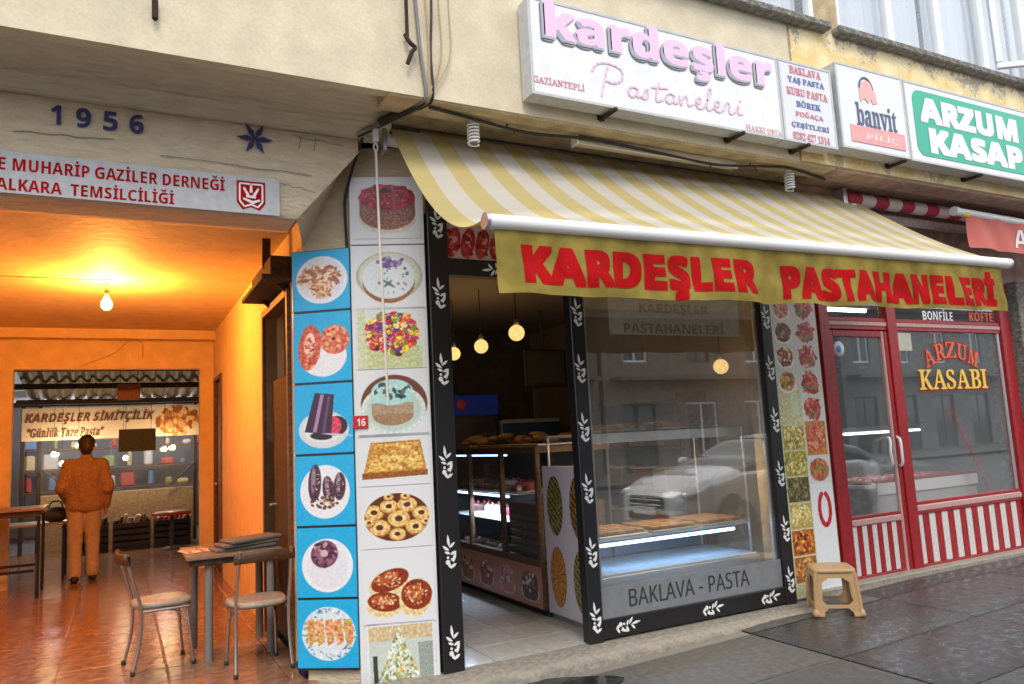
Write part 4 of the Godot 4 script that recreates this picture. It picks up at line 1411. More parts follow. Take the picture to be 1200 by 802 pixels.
# ---------------------------------------------------------------- inside the pastry shop
func shop_inside() -> void:
	span_structure("shop_floor", Vector3(1.9, -0.1, -5.6), Vector3(5.7, -0.006, -0.02), M.grout)
	var fl := get_node("shop_floor")
	var tile := bx(Vector3(0.394, 0.012, 0.394), 0.002)
	for ix in 4:
		for iz in 9:
			part(fl, "tile", tile, M.marble if (ix * 7 + iz * 3) % 4 else marble_b(), Vector3(2.1 + ix * 0.4, -0.005, -0.24 - iz * 0.4) - fl.position)
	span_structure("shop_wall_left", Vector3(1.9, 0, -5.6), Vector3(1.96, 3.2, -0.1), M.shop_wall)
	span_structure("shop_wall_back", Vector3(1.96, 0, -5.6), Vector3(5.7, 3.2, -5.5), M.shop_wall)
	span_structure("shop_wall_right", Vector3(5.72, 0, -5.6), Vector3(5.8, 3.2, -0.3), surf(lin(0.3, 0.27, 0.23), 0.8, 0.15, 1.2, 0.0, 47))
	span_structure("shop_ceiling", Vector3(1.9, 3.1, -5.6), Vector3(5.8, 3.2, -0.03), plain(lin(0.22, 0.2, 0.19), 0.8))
	# counter running into the shop: glass case with wooden frame, cake pictures below
	var c := thing("counter_case", "glass pastry counter with brown wooden frame running into the shop", "display case", Vector3(3.16, 0, -0.9))
	span(c, "plinth", Vector3(0.05, 0.0, -2.2), Vector3(0.75, 0.06, 0.0), M.dark)
	span(c, "base", Vector3(0.0, 0.06, -2.2), Vector3(0.75, 0.42, 0.0), M.wood_mid)
	var pic := part(c, "cake_picture_panel", print_mesh(2.2, 0.34), printed(cake_row_picture(), 0.3), Vector3(-0.004, 0.24, -1.1), Vector3(0, -PI / 2, 0))
	pic.set_meta("label", "row of small cake pictures along the foot of the counter")
	for z in [-2.17, -1.45, -0.72, -0.03]:
		span(c, "post", Vector3(0.0, 0.42, z - 0.022), Vector3(0.045, 1.36, z + 0.022), M.wood_mid)
	span(c, "top_rail", Vector3(-0.01, 1.36, -2.2), Vector3(0.76, 1.42, 0.01), M.wood_mid)
	span(c, "mid_rail", Vector3(0.0, 0.42, -2.14), Vector3(0.04, 0.47, -0.06), M.wood_mid)
	span(c, "back", Vector3(0.72, 0.42, -2.2), Vector3(0.75, 1.36, 0.0), M.dark)
	for z in [[-2.148, -1.474], [-1.428, -0.744], [-0.698, -0.054]]:
		span(c, "pane", Vector3(0.014, 0.472, z[0]), Vector3(0.02, 1.358, z[1]), M.pane_clear, 0.0)
	for y in [0.72, 0.98]:
		span(c, "shelf", Vector3(0.08, y, -2.18), Vector3(0.7, y + 0.012, -0.5), M.steel)
	span(c, "oven_box", Vector3(0.05, 0.44, -0.66), Vector3(0.7, 0.92, -0.04), M.wood)
	for y in [0.5, 0.57, 0.64, 0.71, 0.78]:
		span(c, "slat", Vector3(0.04, y, -0.62), Vector3(0.049, y + 0.04, -0.08), M.wood_mid)
	var ct := glow(Color(0.75, 0.86, 1.0), 1.5)
	part(c, "tube_light", tube([Vector3(0.1, 0.955, -2.1), Vector3(0.1, 0.955, -0.75)], 0.012, 8), ct)
	part(c, "tube_light", tube([Vector3(0.1, 1.34, -2.1), Vector3(0.1, 1.34, -0.75)], 0.008, 8), ct)
	area(c, Vector3(0.12, 0.93, -1.4), Vector2(1.2, 0.05), Color(0.75, 0.86, 1.0), 0.8)
	# cakes in the counter
	var cake_cols := [lin(0.5, 0.06, 0.08), lin(0.7, 0.66, 0.6), lin(0.12, 0.05, 0.03), lin(0.55, 0.25, 0.1), lin(0.45, 0.05, 0.1)]
	var cnames := ["red glazed cake", "white cream cake", "chocolate cake", "caramel cake", "berry red cake"]
	for k in 8:
		var low := k >= 4
		var at := Vector3(3.16 + 0.36, 0.992 if not low else 0.732, -1.75 - (k % 4) * 0.36)
		var cake := thing("cake", cnames[k % 5] + [" on the counter's upper shelf, nearest the door", " second along the counter's upper shelf", " third along the counter's upper shelf", " deepest on the counter's upper shelf", " on the lower counter shelf, nearest the door", " second along the lower counter shelf", " third along the lower counter shelf", " deepest on the lower counter shelf"][k], "cake", at, 0.0, "cakes in the glass counter")
		part(cake, "board", lathe([Vector2(0, 0), Vector2(0.15, 0.0), Vector2(0.15, 0.008), Vector2(0, 0.008)], 20), M.white)
		part(cake, "sponge", lathe([Vector2(0, 0.008), Vector2(0.12, 0.008), Vector2(0.122, 0.07), Vector2(0.112, 0.085), Vector2(0, 0.088)], 20), plain(cake_cols[k % 5], 0.4))
		var tops := begin()
		for q in 8:
			box_into(tops, Vector3(cos(q * TAU / 8) * 0.09, 0.098, sin(q * TAU / 8) * 0.09), Vector3(0.026, 0.024, 0.026), 0.009)
		part(cake, "cream_dots", tops.commit(), plain(cake_cols[(k + 2) % 5], 0.5))
	for k in 10:
		var low := k >= 5
		var pt := thing("pastry_tray", ["first", "second", "third", "fourth", "fifth"][k % 5] + (" tray of small pastries from the door on the counter's front shelf" if not low else " tray of small pastries from the door on the counter floor"), "tray", Vector3(3.16 + 0.2, 0.992 if not low else 0.43, -1.62 - (k % 5) * 0.28), 0.0, "pastry trays in the glass counter")
		span(pt, "tray", Vector3(-0.09, 0.0, -0.12), Vector3(0.09, 0.012, 0.12), M.steel)
		for q in 8:
			part(pt, "pastry", ball(Vector3(0.03, 0.026, 0.026), 8), bread(q + k) if k % 3 else plain(cake_cols[(q + k) % 5], 0.4), Vector3(-0.045 + 0.09 * (q % 2), 0.034, -0.085 + 0.056 * (q / 2)))
	# bread heaps on the counter
	for k in 3:
		var bt := thing("bread_tray", ["tray of flat breads on the counter, nearest the door", "tray of flat breads on the counter under the second lamp", "tray of flat breads at the counter's far end"][k], "tray", Vector3(3.5, 1.42, -1.3 - k * 0.72), 0.0, "bread trays on the counter")
		span(bt, "tray", Vector3(-0.25, 0.0, -0.28), Vector3(0.25, 0.02, 0.28), M.steel)
		for q in 7:
			part(bt, "loaf", ball(Vector3(0.1, 0.035, 0.075), 12), bread(q), Vector3(rng.randf_range(-0.13, 0.13), 0.045 + 0.025 * (q / 3), rng.randf_range(-0.18, 0.18)), Vector3(0, rng.randf() * 3, 0.1))
	# board with oval pictures closing the window case towards the door
	var ov := thing("oval_picture_board", "white board with four oval baklava pictures beside the shop door", "board", Vector3(3.2, 0.05, -0.5), 0.0)
	span(ov, "panel", Vector3(0.0, 0.0, -0.38), Vector3(0.02, 1.2, 0.38), plain(lin(0.62, 0.55, 0.6), 0.35))
	for k in 4:
		var o := part(ov, "oval_picture", print_mesh(0.27, 0.5), printed(photo(oval_picture(k), c8(206, 196, 204), 300 + k)), Vector3(-0.003, 0.88 if k < 2 else 0.31, -0.19 + (k % 2) * 0.36), Vector3(0, -PI / 2, 0))
		o.set_meta("label", ["green striped baklava in an oval", "brown striped baklava in an oval", "round baklava tray cut in wedges", "pale striped baklava in an oval"][k])
	# refrigerated case in the window
	var w := thing("window_display_case", "refrigerated glass case with trays standing in the pastry shop window", "display case", Vector3(3.3, 0, -0.15))
	span(w, "base", Vector3(-0.06, 0.0, -0.75), Vector3(1.62, 0.4, -0.03), M.steel)
	span(w, "deck", Vector3(-0.03, 0.4, -0.72), Vector3(1.6, 0.42, -0.05), plain(lin(0.3, 0.36, 0.4), 0.25))
	span(w, "shelf", Vector3(-0.03, 0.655, -0.7), Vector3(1.6, 0.675, -0.12), plain(lin(0.45, 0.5, 0.55), 0.2, 0.3))
	span(w, "upper_shelf", Vector3(-0.03, 1.48, -0.72), Vector3(1.6, 1.5, -0.14), plain(lin(0.5, 0.44, 0.34), 0.3))
	for x in [-0.03, 1.58]:
		for z in [-0.74, -0.1]:
			span(w, "upright", Vector3(x, 0.42, z - 0.01), Vector3(x + 0.02, 1.5, z + 0.01), M.steel)
	for x in [-0.045, 1.602]:
		span(w, "side_glass", Vector3(x, 0.42, -0.72), Vector3(x + 0.006, 1.48, -0.1), M.pane_clear, 0.0)
	span(w, "back_panel", Vector3(-0.02, 0.42, -0.775), Vector3(1.58, 0.65, -0.755), plain(lin(0.12, 0.16, 0.22), 0.3))
	var tl := part(w, "tube_light", tube([Vector3(0.06, 0.615, -0.2), Vector3(1.5, 0.615, -0.2)], 0.013, 10), glow(Color(0.72, 0.86, 1.0), 3.0))
	tl.set_meta("label", "bright cold white tube under the tray shelf")
	part(w, "tube_light", tube([Vector3(0.1, 1.465, -0.25), Vector3(1.5, 1.465, -0.25)], 0.01, 8), glow(Color(1.0, 0.9, 0.75), 1.0))
	area(w, Vector3(0.8, 1.45, -0.25), Vector2(1.3, 0.05), Color(1.0, 0.88, 0.7), 0.8)
	span(w, "shelf_lip", Vector3(-0.03, 1.42, -0.14), Vector3(1.6, 1.5, -0.125), M.steel)
	area(w, Vector3(0.78, 0.595, -0.2), Vector2(1.4, 0.04), Color(0.62, 0.8, 1.0), 0.22)
	var trays := ["flat tray of golden baklava in the window case, nearest the door", "flat tray of golden baklava in the middle of the window case", "flat tray of golden baklava at the far side of the window case"]
	for k in 3:
		var t := thing("baklava_tray", trays[k], "tray", Vector3(3.58 + k * 0.52, 0.676, -0.52), 0.0, "baklava trays in the window case")
		span(t, "tray", Vector3(-0.24, 0.0, -0.25), Vector3(0.24, 0.015, 0.25), M.steel)
		for ix in 5:
			for iz in 5:
				part(t, "piece", bx(Vector3(0.082, 0.03, 0.082), 0.006), bread(ix + iz * 2 + k), Vector3(-0.18 + ix * 0.09, 0.031, -0.18 + iz * 0.09))
	for k in 4:
		var t := thing("pastry_plate", ["plate of round pastries on the window's upper shelf, nearest the door", "plate of round pastries second along the window's upper shelf", "plate of round pastries third along the window's upper shelf", "plate of round pastries farthest along the window's upper shelf"][k], "plate", Vector3(3.5 + k * 0.38, 1.5, -0.5), 0.0, "plates on the window's upper shelf")
		part(t, "plate", lathe([Vector2(0, 0), Vector2(0.1, 0.0), Vector2(0.16, 0.02), Vector2(0.155, 0.024), Vector2(0.09, 0.008), Vector2(0, 0.008)], 24), M.steel)
		for q in 6:
			part(t, "pastry", ball(Vector3(0.05, 0.035, 0.045), 12), bread(q + k), Vector3(cos(q * 1.05) * 0.08, 0.04, sin(q * 1.05) * 0.08))
	# globe lamps over the counter
	var gm := glow(Color(1.0, 0.83, 0.5), 0.9)
	gm.albedo_color = Color(0.8, 0.7, 0.5)
	gm.emission_texture = noise_tex(5, 0.03, 0.45, 1.0, 3)
	gm.emission_operator = BaseMaterial3D.EMISSION_OP_MULTIPLY
	var gl: Node3D
	var gn := ["round glowing pendant lamp nearest the shop door", "round glowing pendant lamp, middle of the three over the counter", "round glowing pendant lamp deepest in the shop by the door post", "round glowing pendant lamp seen through the shop window"]
	var gp := [Vector3(3.25, 2.46, -1.3), Vector3(3.4, 2.48, -2.4), Vector3(3.36, 2.48, -3.05), Vector3(5.32, 2.1, -0.9)]
	for k in 4:
		if k == 0:
			gl = thing("globe_lamp", gn[0], "lamp", gp[0], 0.0, "globe lamps in the pastry shop")
			part(gl, "globe", ball(Vector3(0.075, 0.075, 0.075), 20), gm)
			part(gl, "cap", lathe([Vector2(0.0, 0.07), Vector2(0.03, 0.07), Vector2(0.028, 0.11), Vector2(0.012, 0.13), Vector2(0, 0.131)], 14), M.chrome)
			part(gl, "cord", tube([Vector3(0, 0.13, 0), Vector3(0, 0.63, 0)], 0.005, 6), M.cable)
		else:
			copy_thing(gl, gn[k], gp[k], 0)
		var l := OmniLight3D.new()
		l.name = "globe_light_%d" % k
		l.light_color = Color(1.0, 0.75, 0.42)
		l.light_energy = 0.05 if k < 3 else 0.02
		l.light_size = 0.07
		l.omni_range = 8
		l.omni_attenuation = 2
		l.shadow_enabled = true
		l.position = gp[k]
		add_child(l)
	# drinks fridge, television, back shelves
	var fr := thing("drinks_fridge", "tall dark blue drinks fridge with a lit header at the back", "fridge", Vector3(4.15, 0, -4.6))
	span(fr, "body", Vector3(-0.35, 0.0, -0.35), Vector3(0.35, 2.1, 0.3), plain(lin(0.01, 0.02, 0.06), 0.3), 0.02)
	span(fr, "header", Vector3(-0.34, 1.82, 0.3), Vector3(0.34, 2.09, 0.33), glow(Color(0.03, 0.08, 0.26), 0.25), 0.01)
	part(fr, "emblem", ball(Vector3(0.07, 0.07, 0.02), 16), plain(lin(0.5, 0.05, 0.06), 0.4), Vector3(-0.2, 1.96, 0.335))
	span(fr, "door_pane", Vector3(-0.3, 0.3, 0.302), Vector3(0.3, 1.78, 0.31), M.pane, 0.0)
	part(fr, "handle", tube([Vector3(0.31, 0.9, 0.34), Vector3(0.31, 1.4, 0.34)], 0.012), M.steel)
	var fr2 := thing("blue_chest_cabinet", "blue and white shop cabinet beside the tall drinks fridge", "cabinet", Vector3(5.0, 0, -4.6))
	span(fr2, "body", Vector3(-0.45, 0.0, -0.35), Vector3(0.45, 1.75, 0.3), plain(lin(0.4, 0.42, 0.45), 0.4), 0.02)
	span(fr2, "blue_band", Vector3(-0.45, 1.35, 0.3), Vector3(0.45, 1.7, 0.312), plain(lin(0.02, 0.07, 0.2), 0.4), 0.004)
	var tv := thing("wall_screen", "dark wall screen hung above the cabinet at the shop's back", "screen", Vector3(4.75, 2.35, -3.4))
	span(tv, "casing", Vector3(-0.3, -0.24, -0.05), Vector3(0.3, 0.24, 0.0), M.black, 0.01)
	span(tv, "screen", Vector3(-0.27, -0.2, 0.0), Vector3(0.27, 0.21, 0.004), plain(lin(0.05, 0.06, 0.07), 0.15), 0.0)
	part(tv, "bracket", tube([Vector3(0, 0.2, -0.06), Vector3(0, 0.76, -0.06)], 0.015), M.dark)
	var sh := thing("back_shelf", "brown wooden shelf unit on the shop's right wall", "shelf", Vector3(5.5, 0, -2.6))
	for y in [0.3, 0.8, 1.3, 1.8]:
		span(sh, "board", Vector3(-0.2, y, -1.0), Vector3(0.2, y + 0.03, 1.0), M.wood_mid)
	for z in [-1.02, 1.0]:
		span(sh, "upright", Vector3(-0.2, 0, z), Vector3(0.2, 1.9, z + 0.02), M.wood_mid)
	for k in 12:
		var jar := thing("goods_box", ["small box on the lowest right-wall shelf", "small box on the second right-wall shelf", "small box on the top right-wall shelf"][k / 4] + [", deepest", ", second from the back", ", third from the back", ", nearest the window"][k % 4], "box", Vector3(5.45, 0.33 + (k / 4) * 0.5, -3.3 + (k % 4) * 0.42), 0.0, "boxes on the right-wall shelf")
		part(jar, "carton", bx(Vector3(0.22, 0.24, 0.24), 0.01), plain([lin(0.4, 0.1, 0.06), lin(0.5, 0.4, 0.2), lin(0.3, 0.3, 0.34)][k % 3], 0.6), Vector3(0, 0.12, 0))
		part(jar, "lid", bx(Vector3(0.23, 0.03, 0.25), 0.006), M.white, Vector3(0, 0.255, 0))


func marble_b() -> StandardMaterial3D:
	if not M.has("marble_b"):
		M.marble_b = surf(lin(0.6, 0.54, 0.49), 0.14, 0.1, 0.4, 0.0, 48)
	return M.marble_b


func bread(k: int) -> StandardMaterial3D:
	var key := "bread%d" % (k % 3)
	if not M.has(key):
		M[key] = surf([lin(0.5, 0.26, 0.08), lin(0.58, 0.36, 0.14), lin(0.42, 0.2, 0.06)][k % 3], 0.5, 0.4, 0.12, 0.0, 49 + k % 3)
	return M[key]


func area(parent: Node3D, at: Vector3, size: Vector2, c: Color, energy: float) -> void:
	var l := AreaLight3D.new()
	l.area_size = size
	l.light_color = c
	l.light_energy = energy
	l.shadow_enabled = true
	put(parent, "strip_light", l)
	l.position = at
	l.rotation.x = -PI / 2
	if parent.name.begins_with("counter"):
		l.rotation = Vector3(-PI / 2, PI / 2, 0)


# ---------------------------------------------------------------- butcher's front
func butcher_front() -> void:
	var s := thing("butcher_shop_front", "red framed butcher's shop front with red and white striped base", "shop front", Vector3(0, 0.05, -0.1))
	for p in [[5.8, 5.93], [6.76, 6.9], [8.66, 8.84]]:
		span(s, "post", Vector3(p[0], 0.0, -0.06), Vector3(p[1], 2.9, 0.035), M.red, 0.006)
	for x in [[5.93, 6.76], [6.9, 8.66]]:
		span(s, "transom_rail", Vector3(x[0], 2.4, -0.04), Vector3(x[1], 2.44, 0.02), M.red, 0.005)
		span(s, "transom_rail", Vector3(x[0], 2.355, -0.045), Vector3(x[1], 2.4, 0.026), M.rail_pink, 0.008)
		span(s, "transom_rail", Vector3(x[0], 2.32, -0.04), Vector3(x[1], 2.355, 0.02), M.red, 0.005)
		span(s, "transom_pane", Vector3(x[0], 2.44, -0.006), Vector3(x[1], 2.86, 0.0), M.pane, 0.0)
		span(s, "head_rail", Vector3(x[0], 2.86, -0.04), Vector3(x[1], 2.9, 0.02), M.red, 0.005)
	letters(s, "lettering", "BONFİLE", M.white, bold, Vector3(7.62, 2.505, 0.003), 0.5, 0.12, 0.002)
	letters(s, "lettering", "KÖFTE", M.orange_ink, bold, Vector3(8.37, 2.515, 0.003), 0.42, 0.12, 0.002)
	# door
	var d := Node3D.new()
	put(s, "door", d)
	d.position = Vector3(5.93, 0, 0)
	span(d, "stile", Vector3(0.0, 0.0, -0.02), Vector3(0.05, 2.31, 0.018), M.red, 0.005)
	span(d, "stile", Vector3(0.74, 0.0, -0.02), Vector3(0.775, 2.31, 0.018), M.rail_pink, 0.008)
	span(d, "stile", Vector3(0.775, 0.0, -0.02), Vector3(0.828, 2.31, 0.02), M.red, 0.005)
	span(d, "top_rail", Vector3(0.05, 2.25, -0.02), Vector3(0.74, 2.31, 0.016), M.red, 0.005)
	span(d, "mid_rail", Vector3(0.05, 0.54, -0.02), Vector3(0.74, 0.57, 0.016), M.red, 0.005)
	span(d, "mid_rail", Vector3(0.05, 0.48, -0.02), Vector3(0.74, 0.54, 0.022), M.rail_pink, 0.01)
	span(d, "bottom_rail", Vector3(0.05, 0.0, -0.02), Vector3(0.74, 0.035, 0.016), M.red, 0.004)
	for z in [-0.004, -0.016, -0.028]:
		span(d, "pane", Vector3(0.05, 0.57, z), Vector3(0.74, 2.25, z + 0.006), M.pane, 0.0)
	for k in 10:
		span(d, "slat", Vector3(0.05 + k * 0.069, 0.036, -0.012), Vector3(0.05 + (k + 1) * 0.069, 0.479, 0.004 + 0.003 * (k % 2)), M.slat_white if k % 2 == 0 else M.red, 0.003)
	part(d, "handle", tube(smooth_path([Vector3(0.7, 1.27, 0.0), Vector3(0.64, 1.24, 0.06), Vector3(0.61, 1.13, 0.075), Vector3(0.64, 1.02, 0.06), Vector3(0.7, 0.99, 0.0)]), 0.013, 10), M.white)
	part(d, "handle", tube(smooth_path([Vector3(0.8, 1.27, 0.018), Vector3(0.77, 1.24, 0.07), Vector3(0.755, 1.13, 0.085), Vector3(0.77, 1.02, 0.07), Vector3(0.8, 0.99, 0.018)]), 0.014, 10), M.white)
	var stk := part(d, "sticker", lathe([Vector2(0, 0.0), Vector2(0.075, 0.0), Vector2(0.075, 0.002), Vector2(0, 0.0022)], 24), M.white, Vector3(0.13, 2.13, 0.003), Vector3(PI / 2, 0, 0))
	stk.set_meta("label", "round white sticker with a blue centre")
	part(stk, "sticker_centre", lathe([Vector2(0, 0.0), Vector2(0.035, 0.0), Vector2(0.03, 0.0015), Vector2(0, 0.0016)], 16), plain(lin(0.03, 0.2, 0.6), 0.4), Vector3(0, 0.0024, 0))
	# window
	var w := Node3D.new()
	put(s, "window", w)
	w.position = Vector3(6.9, 0, 0)
	for z in [-0.006, -0.018, -0.03]:
		span(w, "pane", Vector3(0.0, 0.63, z), Vector3(1.76, 2.32, z + 0.006), M.pane, 0.0)
	span(w, "sill_rail", Vector3(0.0, 0.6, -0.03), Vector3(1.76, 0.63, 0.018), M.red, 0.005)
	span(w, "sill_rail", Vector3(0.0, 0.535, -0.03), Vector3(1.76, 0.6, 0.026), M.rail_pink, 0.012)
	span(w, "sill_rail", Vector3(0.0, 0.51, -0.03), Vector3(1.76, 0.535, 0.018), M.red, 0.005)
	span(w, "bottom_rail", Vector3(0.0, 0.0, -0.03), Vector3(1.76, 0.035, 0.016), M.red, 0.004)
	for k in 18:
		span(w, "slat", Vector3(k * 0.0977, 0.036, -0.015), Vector3((k + 1) * 0.0977, 0.509, 0.004 + 0.003 * (k % 2)), M.slat_white if k % 2 == 0 else M.red, 0.004)
	span(w, "edge_trim", Vector3(1.69, 0.63, 0.001), Vector3(1.72, 2.32, 0.02), M.steel, 0.003)
	# arched ARZUM, straight KASABI
	for pass_n in 2:
		for i in 5:
			var t := (i - 2) / 2.0
			letters(w, "lettering", "ARZUM"[i], M.red_ink if pass_n == 0 else M.orange_ink, serif_bold, Vector3(0.86 + t * 0.37, 2.135 - t * t * 0.085, 0.003 + 0.003 * pass_n), 0.17 + 0.012 * (1 - pass_n), 0.17 + 0.014 * (1 - pass_n), 0.002, 0.0, Basis(Vector3.BACK, -t * 0.34))
	letters(w, "lettering", "KASABI", M.red_ink, serif_bold, Vector3(0.87, 1.815, 0.002), 1.16, 0.21, 0.002)
	letters(w, "lettering", "KASABI", M.yellow_ink, serif_bold, Vector3(0.862, 1.825, 0.0045), 1.14, 0.205, 0.002)
	span(w, "notice", Vector3(0.03, 2.12, 0.0015), Vector3(0.24, 2.3, 0.003), M.paper, 0.0)
	# inside: white counter and dim room
	span_structure("butcher_floor", Vector3(5.8, -0.06, -4.0), Vector3(9.0, 0.04, -0.16), M.marble)
	span_structure("butcher_wall_back", Vector3(5.8, 0, -4.1), Vector3(9.0, 3.0, -4.0), plain(lin(0.16, 0.17, 0.18), 0.7))
	span_structure("butcher_wall_right", Vector3(8.9, 0, -4.0), Vector3(9.0, 3.0, -0.4), plain(lin(0.16, 0.165, 0.17), 0.7))
	span_structure("butcher_ceiling", Vector3(5.8, 2.95, -4.0), Vector3(9.0, 3.0, -0.26), plain(lin(0.4, 0.4, 0.4), 0.8))
	var c := thing("butcher_counter", "white refrigerated meat counter with red trim behind the butcher's window", "counter", Vector3(6.95, 0.04, -0.55))
	span(c, "base", Vector3(0, 0.0, -0.8), Vector3(1.7, 0.75, 0.0), plain(lin(0.5, 0.5, 0.5), 0.4), 0.01)
	span(c, "front_trim", Vector3(0.0, 0.68, 0.001), Vector3(1.7, 0.8, 0.02), M.white, 0.004)
	span(c, "red_trim", Vector3(0.0, 0.8, -0.01), Vector3(1.7, 0.83, 0.022), M.red, 0.003)
	part(c, "curved_glass", sheet(func(u, v): return Vector3(u * 1.7, 0.83 + 0.5 * sin(v * PI / 2), -0.55 * (1.0 - cos(v * PI / 2))), 6, 12), M.pane_clear)
	span(c, "canopy", Vector3(0.0, 1.33, -0.8), Vector3(1.7, 1.38, -0.5), M.steel, 0.01)
	part(c, "tube_light", tube([Vector3(0.1, 1.31, -0.55), Vector3(1.6, 1.31, -0.55)], 0.014, 8), glow(Color(0.95, 0.97, 1.0), 2.5))
	area(c, Vector3(0.85, 1.29, -0.55), Vector2(1.4, 0.04), Color(0.95, 0.95, 1.0), 0.12)
	var meats := [lin(0.4, 0.05, 0.05), lin(0.5, 0.14, 0.12), lin(0.3, 0.03, 0.035)]
	for k in 6:
		var t := thing("meat_tray", ["meat tray nearest the butcher's door", "second meat tray from the butcher's door", "third meat tray from the butcher's door", "fourth meat tray from the butcher's door", "fifth meat tray from the butcher's door", "meat tray farthest from the butcher's door"][k], "tray", Vector3(7.1 + k * 0.27, 0.79, -0.95), 0.0, "meat trays in the butcher's counter")
		span(t, "tray", Vector3(-0.125, 0, -0.25), Vector3(0.125, 0.02, 0.25), M.white)
		for q in 5:
			part(t, "cut", ball(Vector3(0.09, 0.035, 0.05), 10), plain(meats[(k + q) % 3], 0.3), Vector3(rng.randf_range(-0.02, 0.02), 0.045, -0.18 + q * 0.09), Vector3(0, rng.randf() * 0.6, 0))
	# ceiling tubes
	var ft: Node3D
	for k in 2:
		if k == 0:
			ft = thing("fluorescent_light", "fluorescent tube on the butcher's ceiling over the door side", "light", Vector3(6.4, 2.9, -1.6), 0.0, "fluorescent tubes at the butcher's")
			span(ft, "fitting", Vector3(-0.6, 0.0, -0.05), Vector3(0.6, 0.045, 0.05), M.white)
			part(ft, "tube", tube([Vector3(-0.57, -0.025, 0), Vector3(0.57, -0.025, 0)], 0.016, 8), glow(Color(0.95, 0.97, 1.0), 5.0))
			area(ft, Vector3(0, -0.05, 0), Vector2(1.1, 0.05), Color(0.95, 0.97, 1.0), 0.07)
		else:
			copy_thing(ft, "fluorescent tube on the butcher's ceiling over the counter", Vector3(7.9, 2.9, -1.6), 0.0)
	# hanging meat rail, a red ladder-like stand in the window
	var rail := thing("meat_rail", "steel rail with hooks across the butcher's shop", "rail", Vector3(6.0, 2.25, -2.4))
	part(rail, "bar", tube([Vector3(0, 0, 0), Vector3(2.85, 0, 0)], 0.015), M.steel)
	for k in 7:
		part(rail, "hook", tube(smooth_path([Vector3(0.3 + k * 0.36, 0.03, 0), Vector3(0.3 + k * 0.36, -0.08, 0.01), Vector3(0.3 + k * 0.36, -0.13, 0.04), Vector3(0.3 + k * 0.36, -0.1, 0.06)]), 0.006), M.steel)
	for k in 3:
		var mt := thing("hanging_carcass", ["hanging side of meat nearest the butcher's door", "hanging side of meat in the middle of the rail", "hanging side of meat farthest along the rail"][k], "meat", Vector3(6.3 + k * 0.72, 2.14, -2.36), 0.0, "meat hanging on the butcher's rail")
		part(mt, "flank", lathe([Vector2(0, -0.85), Vector2(0.07, -0.82), Vector2(0.13, -0.6), Vector2(0.14, -0.4), Vector2(0.09, -0.15), Vector2(0.03, 0.0), Vector2(0, 0.01)], 14, Vector2(1.0, 0.6)), plain(meats[k], 0.4))
		part(mt, "fat_strip", ball(Vector3(0.05, 0.3, 0.03), 12), plain(lin(0.6, 0.5, 0.4), 0.5), Vector3(0.02, -0.45, 0.07))
	var rl := thing("red_slanting_pole", "red painted pole leaning inside the butcher's window", "pole", Vector3(8.55, 0.05, -0.35))
	part(rl, "pole", tube([Vector3(0, 0.62, 0), Vector3(-0.38, 1.55, -0.1)], 0.02), M.red)
	part(rl, "foot", tube([Vector3(0, 0.0, 0), Vector3(0, 0.63, 0)], 0.02), M.red)


